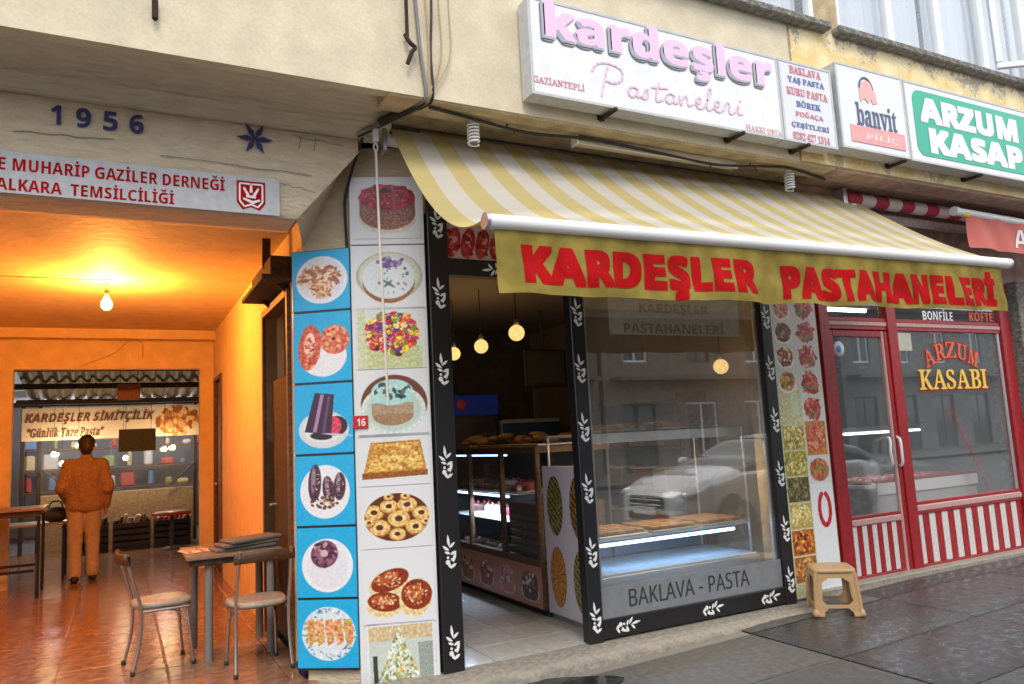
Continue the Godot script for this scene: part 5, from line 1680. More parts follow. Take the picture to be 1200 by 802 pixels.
# ---------------------------------------------------------------- picture boards
func photo_boards() -> void:
	# white column: from (1.395, -0.17) to (1.875, 0.005), turned to face the passage a little
	var a := Vector3(1.395, 0, -0.172)
	var b := Vector3(1.873, 0, 0.002)
	var dir := (b - a).normalized()
	var turn := -atan2(dir.z, dir.x)
	var w := a.distance_to(b)
	var n := Vector3(-dir.z, 0, dir.x)
	var c := thing("white_cake_board", "tall white board of cake pictures beside the black shop door", "board", (a + b) * 0.5, turn)
	span(c, "panel", Vector3(-w / 2, 2.875, -0.03), Vector3(w / 2, 3.36, -0.004), M.board_white, 0.003)
	span(c, "panel", Vector3(-w / 2, -0.04, -0.03), Vector3(w / 2, 2.868, -0.004), M.board_white, 0.003)
	var ys := [3.13, 2.635, 2.22, 1.77, 1.4, 1.02, 0.55, 0.1]
	var hs := [0.43, 0.44, 0.42, 0.44, 0.34, 0.39, 0.42, 0.5]
	var ps := ["raspberry topped cake", "white cream cake with purple flowers", "heap of coloured sweets", "pale mint cake on a doily", "square golden tray pastry", "heap of round cookies", "three glazed buns", "tall white layered cake"]
	var wide := [0.46, 0.49, 0.47, 0.48, 0.47, 0.46, 0.47, 0.44]
	for k in 8:
		var o := part(c, "cake_picture", print_mesh(wide[k], hs[k]), printed(photo(cake_picture(k), c8(219, 220, 224), 100 + k)), Vector3(0.005, ys[k], 0.0005))
		o.set_meta("label", "picture of " + ps[k])
	# blue board
	var a2 := Vector3(1.05, 0, -0.425)
	var b2 := Vector3(1.388, 0, -0.18)
	var d2 := (b2 - a2).normalized()
	var w2 := a2.distance_to(b2)
	var e := thing("blue_plate_board", "tall bright blue board with six plate pictures at the passage corner", "board", (a2 + b2) * 0.5, -atan2(d2.z, d2.x))
	var cuts := [2.87, 2.434, 1.942, 1.462, 0.99, 0.528, 0.085]
	var pn := ["fried pastry strips", "two glazed rolls", "slice of chocolate cake", "three dipped eclairs", "small dessert on a big plate", "row of stuffed pastries"]
	span(e, "backing", Vector3(-w2 / 2 + 0.004, 0.07, -0.025), Vector3(w2 / 2 - 0.004, 2.86, -0.006), M.black, 0.002)
	var blue := surf(lin(0.008, 0.4, 0.74), 0.3, 0.08, 0.5, 0.0, 52)
	for k in 6:
		var h: float = cuts[k] - cuts[k + 1] - 0.014
		var tl := span(e, "picture_tile", Vector3(-w2 / 2, cuts[k + 1], -0.005), Vector3(w2 / 2, cuts[k + 1] + h, 0.0), blue, 0.002)
		tl.set_meta("label", "blue tile with " + pn[k])
		part(tl, "plate_picture", print_mesh(w2 - 0.006, h - 0.006), printed(photo(plate_picture(k), c8(0, 0, 0), 200 + k)), Vector3(0, 0, 0.0035))
	# house number plate on the white board's edge
	var hp := thing("house_number_plate", "small red house number plate with white figures between the picture boards", "number plate", Vector3(1.43, 1.655, -0.15), turn)
	span(hp, "plate", Vector3(-0.05, -0.04, 0.0), Vector3(0.05, 0.045, 0.006), plain(lin(0.55, 0.02, 0.03), 0.35), 0.003)
	letters(hp, "lettering", "16", M.white, bold, Vector3(0.005, 0.0, 0.008), 0.055, 0.05, 0.002)
	# narrow board between the shops
	var nb := thing("narrow_food_board", "narrow board of small food pictures between the two shop fronts", "board", Vector3(5.385, 0, 0))
	span(nb, "panel", Vector3(-0.29, 0.02, -0.03), Vector3(0.29, 2.95, -0.004), M.board_white, 0.003)
	part(nb, "print", print_mesh(0.575, 2.9), printed(photo(strip_picture(), c8(222, 224, 226), 290), 0.4), Vector3(0, 1.48, 0.0))


# ---------------------------------------------------------------- awning
func canopy_at(u: float, v: float) -> Vector3:
	var x := lerpf(lerpf(1.62, 6.12, u), lerpf(1.74, 6.22, u), v)
	var y := lerpf(3.635, lerpf(2.695, 2.745, u), v)
	var z := lerpf(0.1, 1.29, v)
	var slack := 0.05 + 0.19 * exp(-u * 6.0)
	y -= slack * 4.0 * pow(v, 0.95) * (1.0 - pow(v, 1.6)) * 0.82
	y += (0.016 * sin(u * 44.0 + v * 5.0) + 0.012 * sin(u * 17.0 - v * 3.0)) * v * (1.0 - v)
	return Vector3(x, y, z)


func valance_at(p: Vector2) -> Vector3:  # p.x metres along the bar, p.y metres below it (negative)
	var wave := 0.02 * sin(p.x * 5.1) + 0.014 * sin(p.x * 11.3 + 0.8) + 0.008 * sin(p.x * 23.0 + p.y * 6.0) + 0.007 * sin(p.x * 13.0 + p.y * 24.0)
	var t := clampf(-p.y / 0.4, 0, 1)
	var u := (p.x) / 4.6
	return Vector3(1.77 + p.x, lerpf(2.66, 2.71, u) + p.y + 0.006 * sin(p.x * 9.0) * t, 1.30 + wave * t + 0.02 * t)


func awning() -> void:
	var w := thing("striped_awning", "yellow and white striped awning with a red lettered valance", "awning")
	var im := canvas(1024, 16, c8(232, 226, 212))
	for x in 1024:
		var t := fposmod(x / 1024.0 * 15.5 + 0.05, 1.0)
		var c := c8(218, 198, 134) if t < 0.5 else c8(226, 218, 205)
		for y in 16:
			im.set_pixel(x, y, c)
	var cloth := StandardMaterial3D.new()
	cloth.albedo_texture = ImageTexture.create_from_image(im)
	cloth.roughness = 0.85
	cloth.texture_repeat = false
	cloth.backlight_enabled = true
	cloth.backlight = Color(0.55, 0.5, 0.4)
	soiled(cloth, 0.3, 1.6)
	part(w, "canopy", sheet(canopy_at, 90, 24), cloth)
	var wht := plain(lin(0.78, 0.78, 0.78), 0.35)
	part(w, "front_bar", tube([Vector3(1.735, 2.655, 1.3), Vector3(6.45, 2.71, 1.3)], 0.042, 14), wht)
	part(w, "bar_cap", tube([Vector3(1.715, 2.655, 1.3), Vector3(1.737, 2.655, 1.3)], 0.046, 14), M.steel)
	part(w, "bar_cap", tube([Vector3(6.448, 2.71, 1.3), Vector3(6.47, 2.71, 1.3)], 0.046, 14), M.steel)
	var vc := soiled(plain(lin(0.36, 0.275, 0.065), 0.85), 0.3, 1.1)
	vc.metallic_specular = 0.2
	vc.backlight_enabled = true
	vc.backlight = Color(0.3, 0.26, 0.1)
	var val := part(w, "valance", sheet(func(u, v): return valance_at(Vector2(u * 4.58, -0.035 - v * 0.365 - 0.02 * (1.0 - exp(-u * 3.0)) * v * 0.0)), 220, 14), vc)
	var put_text := func(text: String, x0: float, x1: float, y0: float, y1: float):
		var cx := (x0 + x1) / 2 - 1.77
		var cy := (y0 + y1) / 2
		part(val, "lettering", bent_letters(text, bold, x1 - x0, y1 - y0, func(p): return valance_at(Vector2(cx + p.x, cy + p.y)) + Vector3(0, 0, 0.0035), 0.013), M.red_ink)
	put_text.call("KARDEŞLER", 1.92, 3.64, -0.405, -0.125)
	put_text.call("PASTAHANELERİ", 3.87, 6.22, -0.37, -0.085)
	part(w, "roll_tube", tube([Vector3(1.6, 3.575, 0.045), Vector3(6.16, 3.575, 0.045)], 0.045, 12), wht)
	for x in [1.58, 6.18]:
		part(w, "wall_bracket", bx(Vector3(0.03, 0.16, 0.12), 0.006), M.steel, Vector3(x, 3.56, 0.04))
	for x in [2.2, 5.8]:
		var arm := part(w, "arm", tube([Vector3(x, 3.1, 0.03), Vector3(x + (0.25 if x < 4 else -0.25), 2.9, 0.65)], 0.018), wht)
		part(arm, "forearm", tube([Vector3(x + (0.25 if x < 4 else -0.25), 2.9, 0.65), Vector3(x, 2.68, 1.27)], 0.016), wht)
	# crank hook and pull rod
	var gb := part(w, "crank_gear", bx(Vector3(0.035, 0.09, 0.05), 0.006), M.board_white, Vector3(1.505, 3.56, 0.12))
	part(gb, "eye", tube(smooth_path([Vector3(0, -0.045, 0), Vector3(-0.014, -0.08, 0), Vector3(0, -0.11, 0), Vector3(0.014, -0.08, 0), Vector3(0, -0.045, 0)]), 0.006, 6), M.rope)
	part(w, "crank_rod", tube([Vector3(1.505, 3.46, 0.12), Vector3(1.515, 2.8, 0.118), Vector3(1.54, 1.75, 0.11)], 0.009, 8), M.rope)

	# the butcher's rolled awning
	var r := thing("red_rolled_awning", "rolled red and white striped awning above the butcher's front", "awning", Vector3(0, 0, 0))
	var rollm := plain(lin(0.62, 0.5, 0.48), 0.7)
	var rollr := plain(lin(0.4, 0.02, 0.05), 0.7)
	for k in 17:
		part(r, "stripe", tube([Vector3(5.98 + k * 0.19, 3.56, 0.2), Vector3(5.98 + (k + 1) * 0.19, 3.56, 0.2)], 0.062, 14), rollr if k % 2 == 0 else rollm)
	part(r, "end_bracket", bx(Vector3(0.05, 0.2, 0.2), 0.01), M.steel, Vector3(5.94, 3.54, 0.16))
	part(r, "end_bracket", bx(Vector3(0.06, 0.07, 0.12), 0.01), M.white, Vector3(6.02, 3.455, 0.22))
	part(r, "cover_board", bx(Vector3(3.2, 0.1, 0.02), 0.004), surf(lin(0.5, 0.36, 0.33), 0.6, 0.2, 0.5, 0.0, 53), Vector3(7.6, 3.44, 0.12))
	part(r, "front_bar", tube([Vector3(7.36, 3.5, 0.4), Vector3(9.6, 3.46, 0.4)], 0.04, 12), wht)
	part(r, "bar_cap", tube([Vector3(7.3, 3.502, 0.4), Vector3(7.36, 3.5, 0.4)], 0.046, 12), M.white)
	part(r, "end_knob", ball(Vector3(0.06, 0.03, 0.03), 12), M.yellow_ink, Vector3(7.47, 3.47, 0.42))
	var rv := plain(lin(0.62, 0.16, 0.13), 0.8)
	rv.backlight_enabled = true
	rv.backlight = Color(0.3, 0.1, 0.08)
	var vf := func(p: Vector2): return Vector3(7.46 + p.x, 3.47 + p.y, 0.42 + 0.02 * sin(p.x * 7.0) * -p.y / 0.3 + 0.012 * sin(p.x * 15.0 + p.y * 9.0))
	var v2 := part(r, "valance", sheet(func(u, v): return vf.call(Vector2(u * 2.1, -v * 0.33)), 80, 8), rv)
	part(v2, "lettering", bent_letters("ARZUM", bold, 0.95, 0.19, func(p): return vf.call(Vector2(1.28 + p.x, -0.18 + p.y)) + Vector3(0, 0, 0.006)), M.white)


# ---------------------------------------------------------------- sign boxes
func sign_box(called: String, label: String, x0: float, x1: float, y0: float, y1: float, z1: float, face: Material) -> Node3D:
	var s := thing(called, label, "sign", Vector3((x0 + x1) / 2, (y0 + y1) / 2, z1))
	var w := x1 - x0
	var h := y1 - y0
	var d := z1 - 0.6
	var alu := surf(lin(0.6, 0.61, 0.63), 0.4, 0.1, 0.5, 0.0, 54)
	span(s, "box", Vector3(-w / 2 + 0.004, -h / 2 + 0.004, -d), Vector3(w / 2 - 0.004, h / 2 - 0.004, -0.012), alu, 0.003)
	span(s, "face", Vector3(-w / 2 + 0.02, -h / 2 + 0.02, -0.012), Vector3(w / 2 - 0.02, h / 2 - 0.02, -0.004), face, 0.0)
	for e in [[-w / 2, -h / 2, w / 2, -h / 2 + 0.022], [-w / 2, h / 2 - 0.022, w / 2, h / 2], [-w / 2, -h / 2 + 0.022, -w / 2 + 0.022, h / 2 - 0.022], [w / 2 - 0.022, -h / 2 + 0.022, w / 2, h / 2 - 0.022]]:
		span(s, "edge", Vector3(e[0], e[1], -0.011), Vector3(e[2], e[3], 0.0), alu, 0.002)
	return s


func stroke(parent: Node, called: String, pts: Array, r: float, m: Material) -> void:
	# a flat brush line
	var p3 := []
	for p in pts: p3.append(Vector3(p[0], p[1], 0))
	var path := smooth_path(p3, 6)
	var st := begin()
	for i in path.size() - 1:
		var d: Vector3 = (path[i + 1] - path[i]).normalized()
		var s := Vector3(-d.y, d.x, 0) * r
		var z := Vector3(0, 0, 0.0003 * (i % 3))
		quad(st, path[i] + s + z, path[i + 1] + s + z, path[i + 1] - s + z, path[i] - s + z, Vector3.BACK)
		prism_into(st, PackedVector2Array([Vector2(path[i].x, path[i].y) + Vector2(r, 0), Vector2(path[i].x, path[i].y) + Vector2(0, r), Vector2(path[i].x, path[i].y) - Vector2(r, 0), Vector2(path[i].x, path[i].y) - Vector2(0, r)]), 0.0006 + 0.0003 * (i % 3))
	part(parent, called, st.commit(), m, Vector3(0, 0, 0.001))


func signs() -> void:
	var face := soiled(plain(lin(0.82, 0.82, 0.85), 0.3), 0.06, 0.9)
	var s := sign_box("pastry_sign", "long white sign box with pink lettering above the striped awning", 2.38, 4.67, 3.735, 4.43, 0.74, face)
	var pink := plain(lin(0.76, 0.52, 0.72), 0.4)
	var grey := plain(lin(0.36, 0.38, 0.44), 0.4)
	var dark := plain(lin(0.1, 0.1, 0.13), 0.4)
	fat_letters(s, "lettering", "kardeşler", dark, bold, Vector3(-0.004, 0.142, 0.0), 2.1, 0.355, 0.014, 0.0015)
	fat_letters(s, "lettering", "kardeşler", grey, bold, Vector3(0.003, 0.15, 0.0006), 2.1, 0.355, 0.014, 0.0018)
	fat_letters(s, "lettering", "kardeşler", pink, bold, Vector3(0.02, 0.168, 0.001), 2.1, 0.355, 0.014, 0.002)
	letters(s, "lettering", "GAZİANTEPLİ", plain(lin(0.6, 0.2, 0.24), 0.5), serif, Vector3(-0.93, -0.235, 0.0), 0.4, 0.055, 0.002)
	letters(s, "lettering", "HAKKI USTA", plain(lin(0.7, 0.32, 0.35), 0.5), serif, Vector3(0.93, -0.3, 0.0), 0.38, 0.045, 0.002)
	# handwritten second line
	var hp := plain(lin(0.82, 0.58, 0.74), 0.5)
	var q := 0.0075
	var ox := -0.66
	stroke(s, "handwriting", [[ox + 0.07, -0.27], [ox + 0.11, -0.12], [ox + 0.14, -0.04]], q, hp)
	stroke(s, "handwriting", [[ox + 0.0, -0.1], [ox + 0.05, -0.04], [ox + 0.15, -0.02], [ox + 0.25, -0.05], [ox + 0.25, -0.12], [ox + 0.18, -0.16], [ox + 0.11, -0.15]], q, hp)
	var script := [["a", 0.3], ["s", 0.42], ["t", 0.52], ["a", 0.63], ["n", 0.76], ["e", 0.91], ["l", 1.0], ["e", 1.09], ["r", 1.19], ["i", 1.31]]
	for g in script:
		var x: float = ox + g[1]
		var b = -0.235 + (g[1] - 0.3) * 0.02
		match g[0]:
			"a": stroke(s, "handwriting", [[x + 0.08, b + 0.07], [x + 0.03, b + 0.075], [x, b + 0.03], [x + 0.03, b], [x + 0.07, b + 0.03], [x + 0.085, b + 0.07], [x + 0.075, b + 0.01], [x + 0.12, b + 0.02]], q, hp)
			"s": stroke(s, "handwriting", [[x, b + 0.01], [x + 0.045, b + 0.085], [x + 0.05, b + 0.03], [x + 0.02, b], [x - 0.01, b + 0.012]], q, hp)
			"t":
				stroke(s, "handwriting", [[x + 0.06, b + 0.15], [x + 0.03, b + 0.05], [x + 0.03, b + 0.0], [x + 0.09, b + 0.02]], q, hp)
				stroke(s, "handwriting", [[x - 0.01, b + 0.1], [x + 0.06, b + 0.105], [x + 0.14, b + 0.115]], q, hp)
			"n": stroke(s, "handwriting", [[x, b + 0.075], [x + 0.012, b], [x + 0.03, b + 0.05], [x + 0.07, b + 0.08], [x + 0.08, b + 0.01], [x + 0.13, b + 0.03]], q, hp)
			"e": stroke(s, "handwriting", [[x, b + 0.03], [x + 0.05, b + 0.05], [x + 0.05, b + 0.085], [x + 0.015, b + 0.07], [x + 0.01, b + 0.015], [x + 0.05, b], [x + 0.1, b + 0.03]], q, hp)
			"l": stroke(s, "handwriting", [[x, b + 0.03], [x + 0.07, b + 0.14], [x + 0.065, b + 0.18], [x + 0.035, b + 0.12], [x + 0.02, b + 0.02], [x + 0.04, b], [x + 0.09, b + 0.03]], q, hp)
			"r": stroke(s, "handwriting", [[x, b + 0.03], [x + 0.03, b + 0.085], [x + 0.06, b + 0.075], [x + 0.05, b + 0.02], [x + 0.07, b], [x + 0.12, b + 0.03]], q, hp)
			"i":
				stroke(s, "handwriting", [[x, b + 0.03], [x + 0.03, b + 0.08], [x + 0.025, b + 0.01], [x + 0.07, b + 0.02]], q, hp)
				stroke(s, "handwriting", [[x + 0.045, b + 0.115], [x + 0.055, b + 0.12]], q, hp)
	var s2 := sign_box("product_list_sign", "narrow white sign box listing products in red and blue", 4.675, 5.285, 3.735, 4.43, 0.742, plain(lin(0.68, 0.69, 0.75), 0.35))
	var rb := [plain(lin(0.62, 0.2, 0.24), 0.5), plain(lin(0.09, 0.14, 0.36), 0.5)]
	var words := ["BAKLAVA", "YAŞ PASTA", "KURU PASTA", "BÖREK", "POĞAÇA", "ÇEŞİTLERİ", "0282 427 1314"]
	var ww := [0.36, 0.42, 0.47, 0.28, 0.32, 0.43, 0.42]
	for i in 7:
		letters(s2, "lettering", words[i], rb[i % 2], serif_bold, Vector3(0.0, 0.275 - i * 0.094, 0.0), ww[i], 0.062, 0.002)
	var s3 := sign_box("poultry_sign", "square white sign box with a red hen emblem and dark lettering", 5.325, 6.2, 3.76, 4.52, 0.76, plain(lin(0.72, 0.76, 0.8), 0.35))
	var inner := part(s3, "red_band", bx(Vector3(0.7, 0.15, 0.004), 0.001), plain(lin(0.78, 0.34, 0.34), 0.5), Vector3(0.03, -0.235, 0.0))
	letters(inner, "lettering", "PİLİÇ", plain(lin(0.8, 0.66, 0.66), 0.5), serif_bold, Vector3(0.04, -0.01, 0.003), 0.42, 0.08, 0.002)
	letters(s3, "lettering", "banvit", plain(lin(0.08, 0.1, 0.2), 0.5), serif_bold, Vector3(0.03, -0.05, 0.001), 0.52, 0.21, 0.003)
	var em := PackedVector2Array()
	for p in [[-0.1, -0.02], [-0.1, 0.09], [-0.07, 0.16], [0.0, 0.19], [0.06, 0.17], [0.1, 0.1], [0.12, 0.0], [0.06, -0.02], [0.04, 0.02], [0.0, -0.02], [-0.04, 0.02]]:
		em.append(Vector2(p[0], p[1]))
	part(s3, "emblem", prism(em, 0.003), plain(lin(0.8, 0.4, 0.38), 0.5), Vector3(-0.06, 0.08, -0.001))
	var arch := []
	for k in 15:
		arch.append([-0.07 + cos(PI * k / 14) * 0.085, 0.19 + sin(PI * k / 14) * 0.1])
	stroke(s3, "emblem_outline", arch, 0.009, plain(lin(0.1, 0.12, 0.22), 0.5))
	var s4 := sign_box("butcher_sign", "white sign box with a green panel and bold white lettering", 6.21, 8.5, 3.755, 4.515, 0.758, plain(lin(0.76, 0.78, 0.82), 0.35))
	var gp := PackedVector2Array()
	for c in [[0.98, 0.21, 0], [-0.94, 0.21, 1], [-0.94, -0.21, 2], [0.98, -0.21, 3]]:
		for k in 7:
			var t: float = (c[2] + k / 6.0) * PI / 2
			gp.append(Vector2(c[0], c[1]) + Vector2(cos(t), sin(t)) * 0.1)
	part(s4, "green_panel", prism(gp, 0.004), plain(lin(0.012, 0.4, 0.26), 0.4), Vector3(0, 0, -0.003))
	fat_letters(s4, "lettering", "ARZUM", M.white, bold, Vector3(-0.2, 0.13, 0.002), 1.52, 0.24, 0.016, 0.003, true)
	fat_letters(s4, "lettering", "KASAP", M.white, bold, Vector3(-0.14, -0.155, 0.002), 1.45, 0.24, 0.016, 0.003, true)
	# stays sticking out under the signs
	var stay := thing("sign_stay", "dark steel stay under the pastry sign, nearest the passage", "bracket", Vector3(3.02, 3.715, 0.58), 0.0, "steel stays under the sign boxes")
	part(stay, "bar", bx(Vector3(0.03, 0.025, 0.3), 0.004), M.rust, Vector3(0, 0, 0.05))
	part(stay, "plate", bx(Vector3(0.06, 0.06, 0.008), 0.002), M.rust, Vector3(0, 0.02, 0.01))
	for e in [[4.2, "dark steel stay under the pastry sign, farther from the passage"], [4.9, "dark steel stay under the product list sign"], [6.1, "dark steel stay under the joint of the butcher's signs"], [7.2, "dark steel stay under the green butcher's sign"]]:
		copy_thing(stay, e[1], Vector3(e[0], 3.715 if e[0] < 5 else 3.735, 0.58), 0)
	# association banner over the passage
	var bn := thing("association_banner", "white banner with red lettering and crest across the passage beam", "banner", Vector3(-0.4, 3.09, 0.035))
	span(bn, "cloth", Vector3(-1.5, -0.118, -0.004), Vector3(1.29, 0.122, 0.0), surf(lin(0.6, 0.6, 0.63), 0.6, 0.1, 0.5, 0.0, 55), 0.002)
	letters(bn, "lettering", "TÜRKİYE MUHARİP GAZİLER DERNEĞİ", M.red_ink, bold, Vector3(0.23, 0.058, 0.001), 1.46, 0.092, 0.002)
	letters(bn, "lettering", "MALKARA  TEMSİLCİLİĞİ", M.red_ink, bold, Vector3(0.195, -0.058, 0.001), 0.96, 0.088, 0.002)
	var cr := PackedVector2Array()
	for p in [[-0.085, 0.09], [0.085, 0.09], [0.085, -0.05], [0.05, -0.095], [0.0, -0.075], [-0.05, -0.095], [-0.085, -0.05]]:
		cr.append(Vector2(p[0], p[1]))
	var crest := part(bn, "crest", prism(cr, 0.003), M.red_ink, Vector3(1.115, 0.0, 0.0))
	var inn := PackedVector2Array()
	for p in cr: inn.append(p * 0.8)
	var ring := begin()
	for k in inn.size():
		var p := inn[k]
		var r := inn[(k + 1) % inn.size()]
		var d := (r - p).normalized()
		var nn := Vector2(-d.y, d.x) * 0.005
		prism_into(ring, PackedVector2Array([p + nn, r + nn, r - nn, p - nn]), 0.002 + 0.0002 * (k % 2), Transform3D(Basis.IDENTITY, Vector3(0, 0, 0.003)))
	for e in [[-0.03, 0.02, 0.5], [0.03, 0.02, -0.5], [0.0, 0.045, 0.0], [0.0, -0.01, 1.57], [-0.02, -0.035, 1.2], [0.025, -0.04, -1.2]]:
		prism_into(ring, PackedVector2Array([Vector2(-0.009, -0.028), Vector2(0.009, -0.028), Vector2(0.006, 0.03), Vector2(-0.006, 0.03)]), 0.002 + 0.0003 * (absf(e[0]) * 50.0), Transform3D(Basis(Vector3.BACK, e[2]), Vector3(e[0], e[1], 0.003)))
	part(crest, "crest_drawing", ring.commit(), M.white)


# ---------------------------------------------------------------- cables and small fittings under the overhang
func cables() -> void:
	var bundle := thing("cable_bundle", "bundle of old cables coming down the cream wall to the shop corner", "cables")
	var runs := [[1.66, 0.012, M.cable_grey], [1.71, 0.007, M.cable_tan], [1.78, 0.006, M.cable_tan], [1.83, 0.005, M.cable_tan], [1.69, 0.008, M.cable]]
	for k in runs.size():
		var x: float = runs[k][0]
		part(bundle, "cable", tube(smooth_path([Vector3(x + 0.0 + 0.06 * (k - 2) * 0.5, 4.9, 0.6), Vector3(x - 0.02 + 0.02 * k, 4.3, 0.6), Vector3(x + 0.01 * k, 3.95, 0.605), Vector3(1.69 + 0.012 * k, 3.68, 0.6), Vector3(1.68 + 0.012 * k, 3.645, 0.54 - 0.01 * k), Vector3(1.6 + 0.015 * k, 3.66, 0.3), Vector3(1.5 + 0.01 * k, 3.63, 0.12), Vector3(1.4, 3.6 - 0.01 * k, 0.06)]), runs[k][1], 6), runs[k][2])
	part(bundle, "wrapping", tube(smooth_path([Vector3(1.705, 3.67, 0.57), Vector3(1.67, 3.655, 0.45), Vector3(1.6, 3.655, 0.28), Vector3(1.53, 3.645, 0.16)]), 0.03, 8), surf(lin(0.12, 0.1, 0.08), 0.95, 0.5, 0.08, 0.5, 56))
	meta(part(self, "corner_cable", tube(smooth_path([Vector3(1.45, 3.62, 0.07), Vector3(1.43, 3.5, -0.03), Vector3(1.405, 3.38, -0.13), Vector3(1.372, 3.2, -0.19), Vector3(1.375, 3.0, -0.2), Vector3(1.385, 2.8, -0.21)]), 0.011, 6), M.cable), "black cable running down the pillar beside the blue board", "cable")
	meta(part(self, "soffit_cable", tube(smooth_path([Vector3(1.74, 3.63, 0.52), Vector3(2.05, 3.625, 0.47), Vector3(2.5, 3.6, 0.44), Vector3(3.0, 3.615, 0.46), Vector3(3.6, 3.6, 0.45), Vector3(4.2, 3.58, 0.44), Vector3(4.7, 3.62, 0.46), Vector3(5.0, 3.63, 0.48), Vector3(5.5, 3.62, 0.4)]), 0.011, 6), M.cable), "black cable sagging under the overhang above the striped awning", "cable")
	var cfl := thing("spiral_lamp", "white spiral lamp under the overhang near the passage", "lamp", Vector3(2.1, 3.645, 0.4), 0.0, "spiral lamps under the overhang")
	part(cfl, "socket", lathe([Vector2(0, -0.03), Vector2(0.026, -0.03), Vector2(0.026, 0.03), Vector2(0.015, 0.045), Vector2(0, 0.046)], 14), M.white)
	var spi := []
	for k in 97:
		var t := k / 96.0
		spi.append(Vector3(cos(t * TAU * 6.0) * 0.036, -0.03 - t * 0.14, sin(t * TAU * 6.0) * 0.036))
	part(cfl, "spiral_tube", tube(spi, 0.0085, 6), M.white)
	part(cfl, "core", lathe([Vector2(0, -0.16), Vector2(0.02, -0.155), Vector2(0.022, -0.03), Vector2(0, -0.028)], 10), M.cable_grey)
	copy_thing(cfl, "white spiral lamp under the overhang near the butcher's", Vector3(5.06, 3.645, 0.4), 0.0)
	var tray := thing("lamp_tray", "long pale metal lamp tray fixed under the overhang", "lamp tray", Vector3(3.68, 3.588, 0.4))
	span(tray, "channel", Vector3(-0.76, 0.0, -0.04), Vector3(0.76, 0.055, 0.04), M.moulding, 0.006)
	span(tray, "lip", Vector3(-0.76, -0.014, 0.03), Vector3(0.76, -0.001, 0.045), M.moulding, 0.003)
	span(tray, "end_cap", Vector3(-0.775, -0.01, -0.045), Vector3(-0.761, 0.058, 0.046), M.white, 0.003)
	var hk := [[2.35, 0.3], [4.15, 0.25], [4.6, 0.3]]
	for k in 3:
		var h := thing("wire_hook", ["bent wire hook under the overhang beside the first spiral lamp", "bent wire hook under the overhang by the lamp tray's end", "bent wire hook under the overhang before the second spiral lamp"][k], "hook", Vector3(hk[k][0], 3.65, hk[k][1] + 0.12), 0.0, "wire hooks under the overhang")
		part(h, "wire", tube(smooth_path([Vector3(0, 0, 0), Vector3(0.0, -0.03, 0.0), Vector3(0.03, -0.04, 0.02), Vector3(0.05, -0.08, 0.02)]), 0.005, 6), M.cable)
		part(h, "nail", tube([Vector3(0, -0.01, 0), Vector3(0, 0.01, 0)], 0.009, 6), M.rust)


# ---------------------------------------------------------------- furniture
func make_chair(label: String, at: Vector3, turn: float) -> Node3D:
	var c := thing("metal_chair", label, "chair", at, turn, "metal chairs in the passage")
	# seat faces -z
	part(c, "seat", sheet(func(u, v):
		var t: float = u * TAU
		var prof := [Vector2(0.0, 0.425), Vector2(0.17, 0.425), Vector2(0.195, 0.437), Vector2(0.2, 0.452), Vector2(0.19, 0.468), Vector2(0.15, 0.475), Vector2(0.0, 0.47)]
		var q: float = v * 6.0
		var i := mini(int(q), 5)
		var p: Vector2 = prof[i].lerp(prof[i + 1], q - i)
		var sq := pow(pow(absf(cos(t)), 3.2) + pow(absf(sin(t)), 3.2), -1.0 / 3.2)
		return Vector3(cos(t) * sq * p.x * (1.0 + 0.1 * -sin(t)), p.y, sin(t) * sq * p.x), 32, 12), M.seat)
	part(c, "seat_ring", tube(smooth_path([Vector3(-0.17, 0.415, 0.16), Vector3(-0.185, 0.415, -0.12), Vector3(-0.14, 0.415, -0.175), Vector3(0.14, 0.415, -0.175), Vector3(0.185, 0.415, -0.12), Vector3(0.17, 0.415, 0.16)]), 0.011, 8), M.chrome)
	for s in [-1.0, 1.0]:
		part(c, "leg", tube(smooth_path([Vector3(s * 0.19, 0.0, 0.215), Vector3(s * 0.18, 0.2, 0.17), Vector3(s * 0.178, 0.42, 0.16), Vector3(s * 0.178, 0.62, 0.21), Vector3(s * 0.17, 0.83, 0.27)]), 0.0115, 8), M.chrome)
		part(c, "leg", tube(smooth_path([Vector3(s * 0.175, 0.0, -0.19), Vector3(s * 0.165, 0.25, -0.165), Vector3(s * 0.15, 0.41, -0.15)]), 0.0115, 8), M.chrome)
		part(c, "brace", tube(smooth_path([Vector3(s * 0.17, 0.3, -0.16), Vector3(s * 0.14, 0.37, -0.1), Vector3(s * 0.13, 0.41, -0.02)]), 0.006, 6), M.chrome)
		part(c, "foot_cap", lathe([Vector2(0, 0), Vector2(0.016, 0.0), Vector2(0.015, 0.03), Vector2(0, 0.031)], 10), M.dark, Vector3(s * 0.19, 0, 0.213))
		part(c, "foot_cap", lathe([Vector2(0, 0), Vector2(0.016, 0.0), Vector2(0.015, 0.03), Vector2(0, 0.031)], 10), M.dark, Vector3(s * 0.175, 0, -0.189))
	part(c, "backrest", sheet(func(u, v):
		var t: float = v * TAU
		var x := lerpf(-0.205, 0.205, u)
		var z := 0.275 - 0.05 * x * x / 0.04 + 0.05
		return Vector3(x, 0.79 + 0.038 * cos(t) - 0.01 * x * x / 0.04, z - 0.03 + 0.011 * sin(t)), 20, 12), M.wood)
	return c


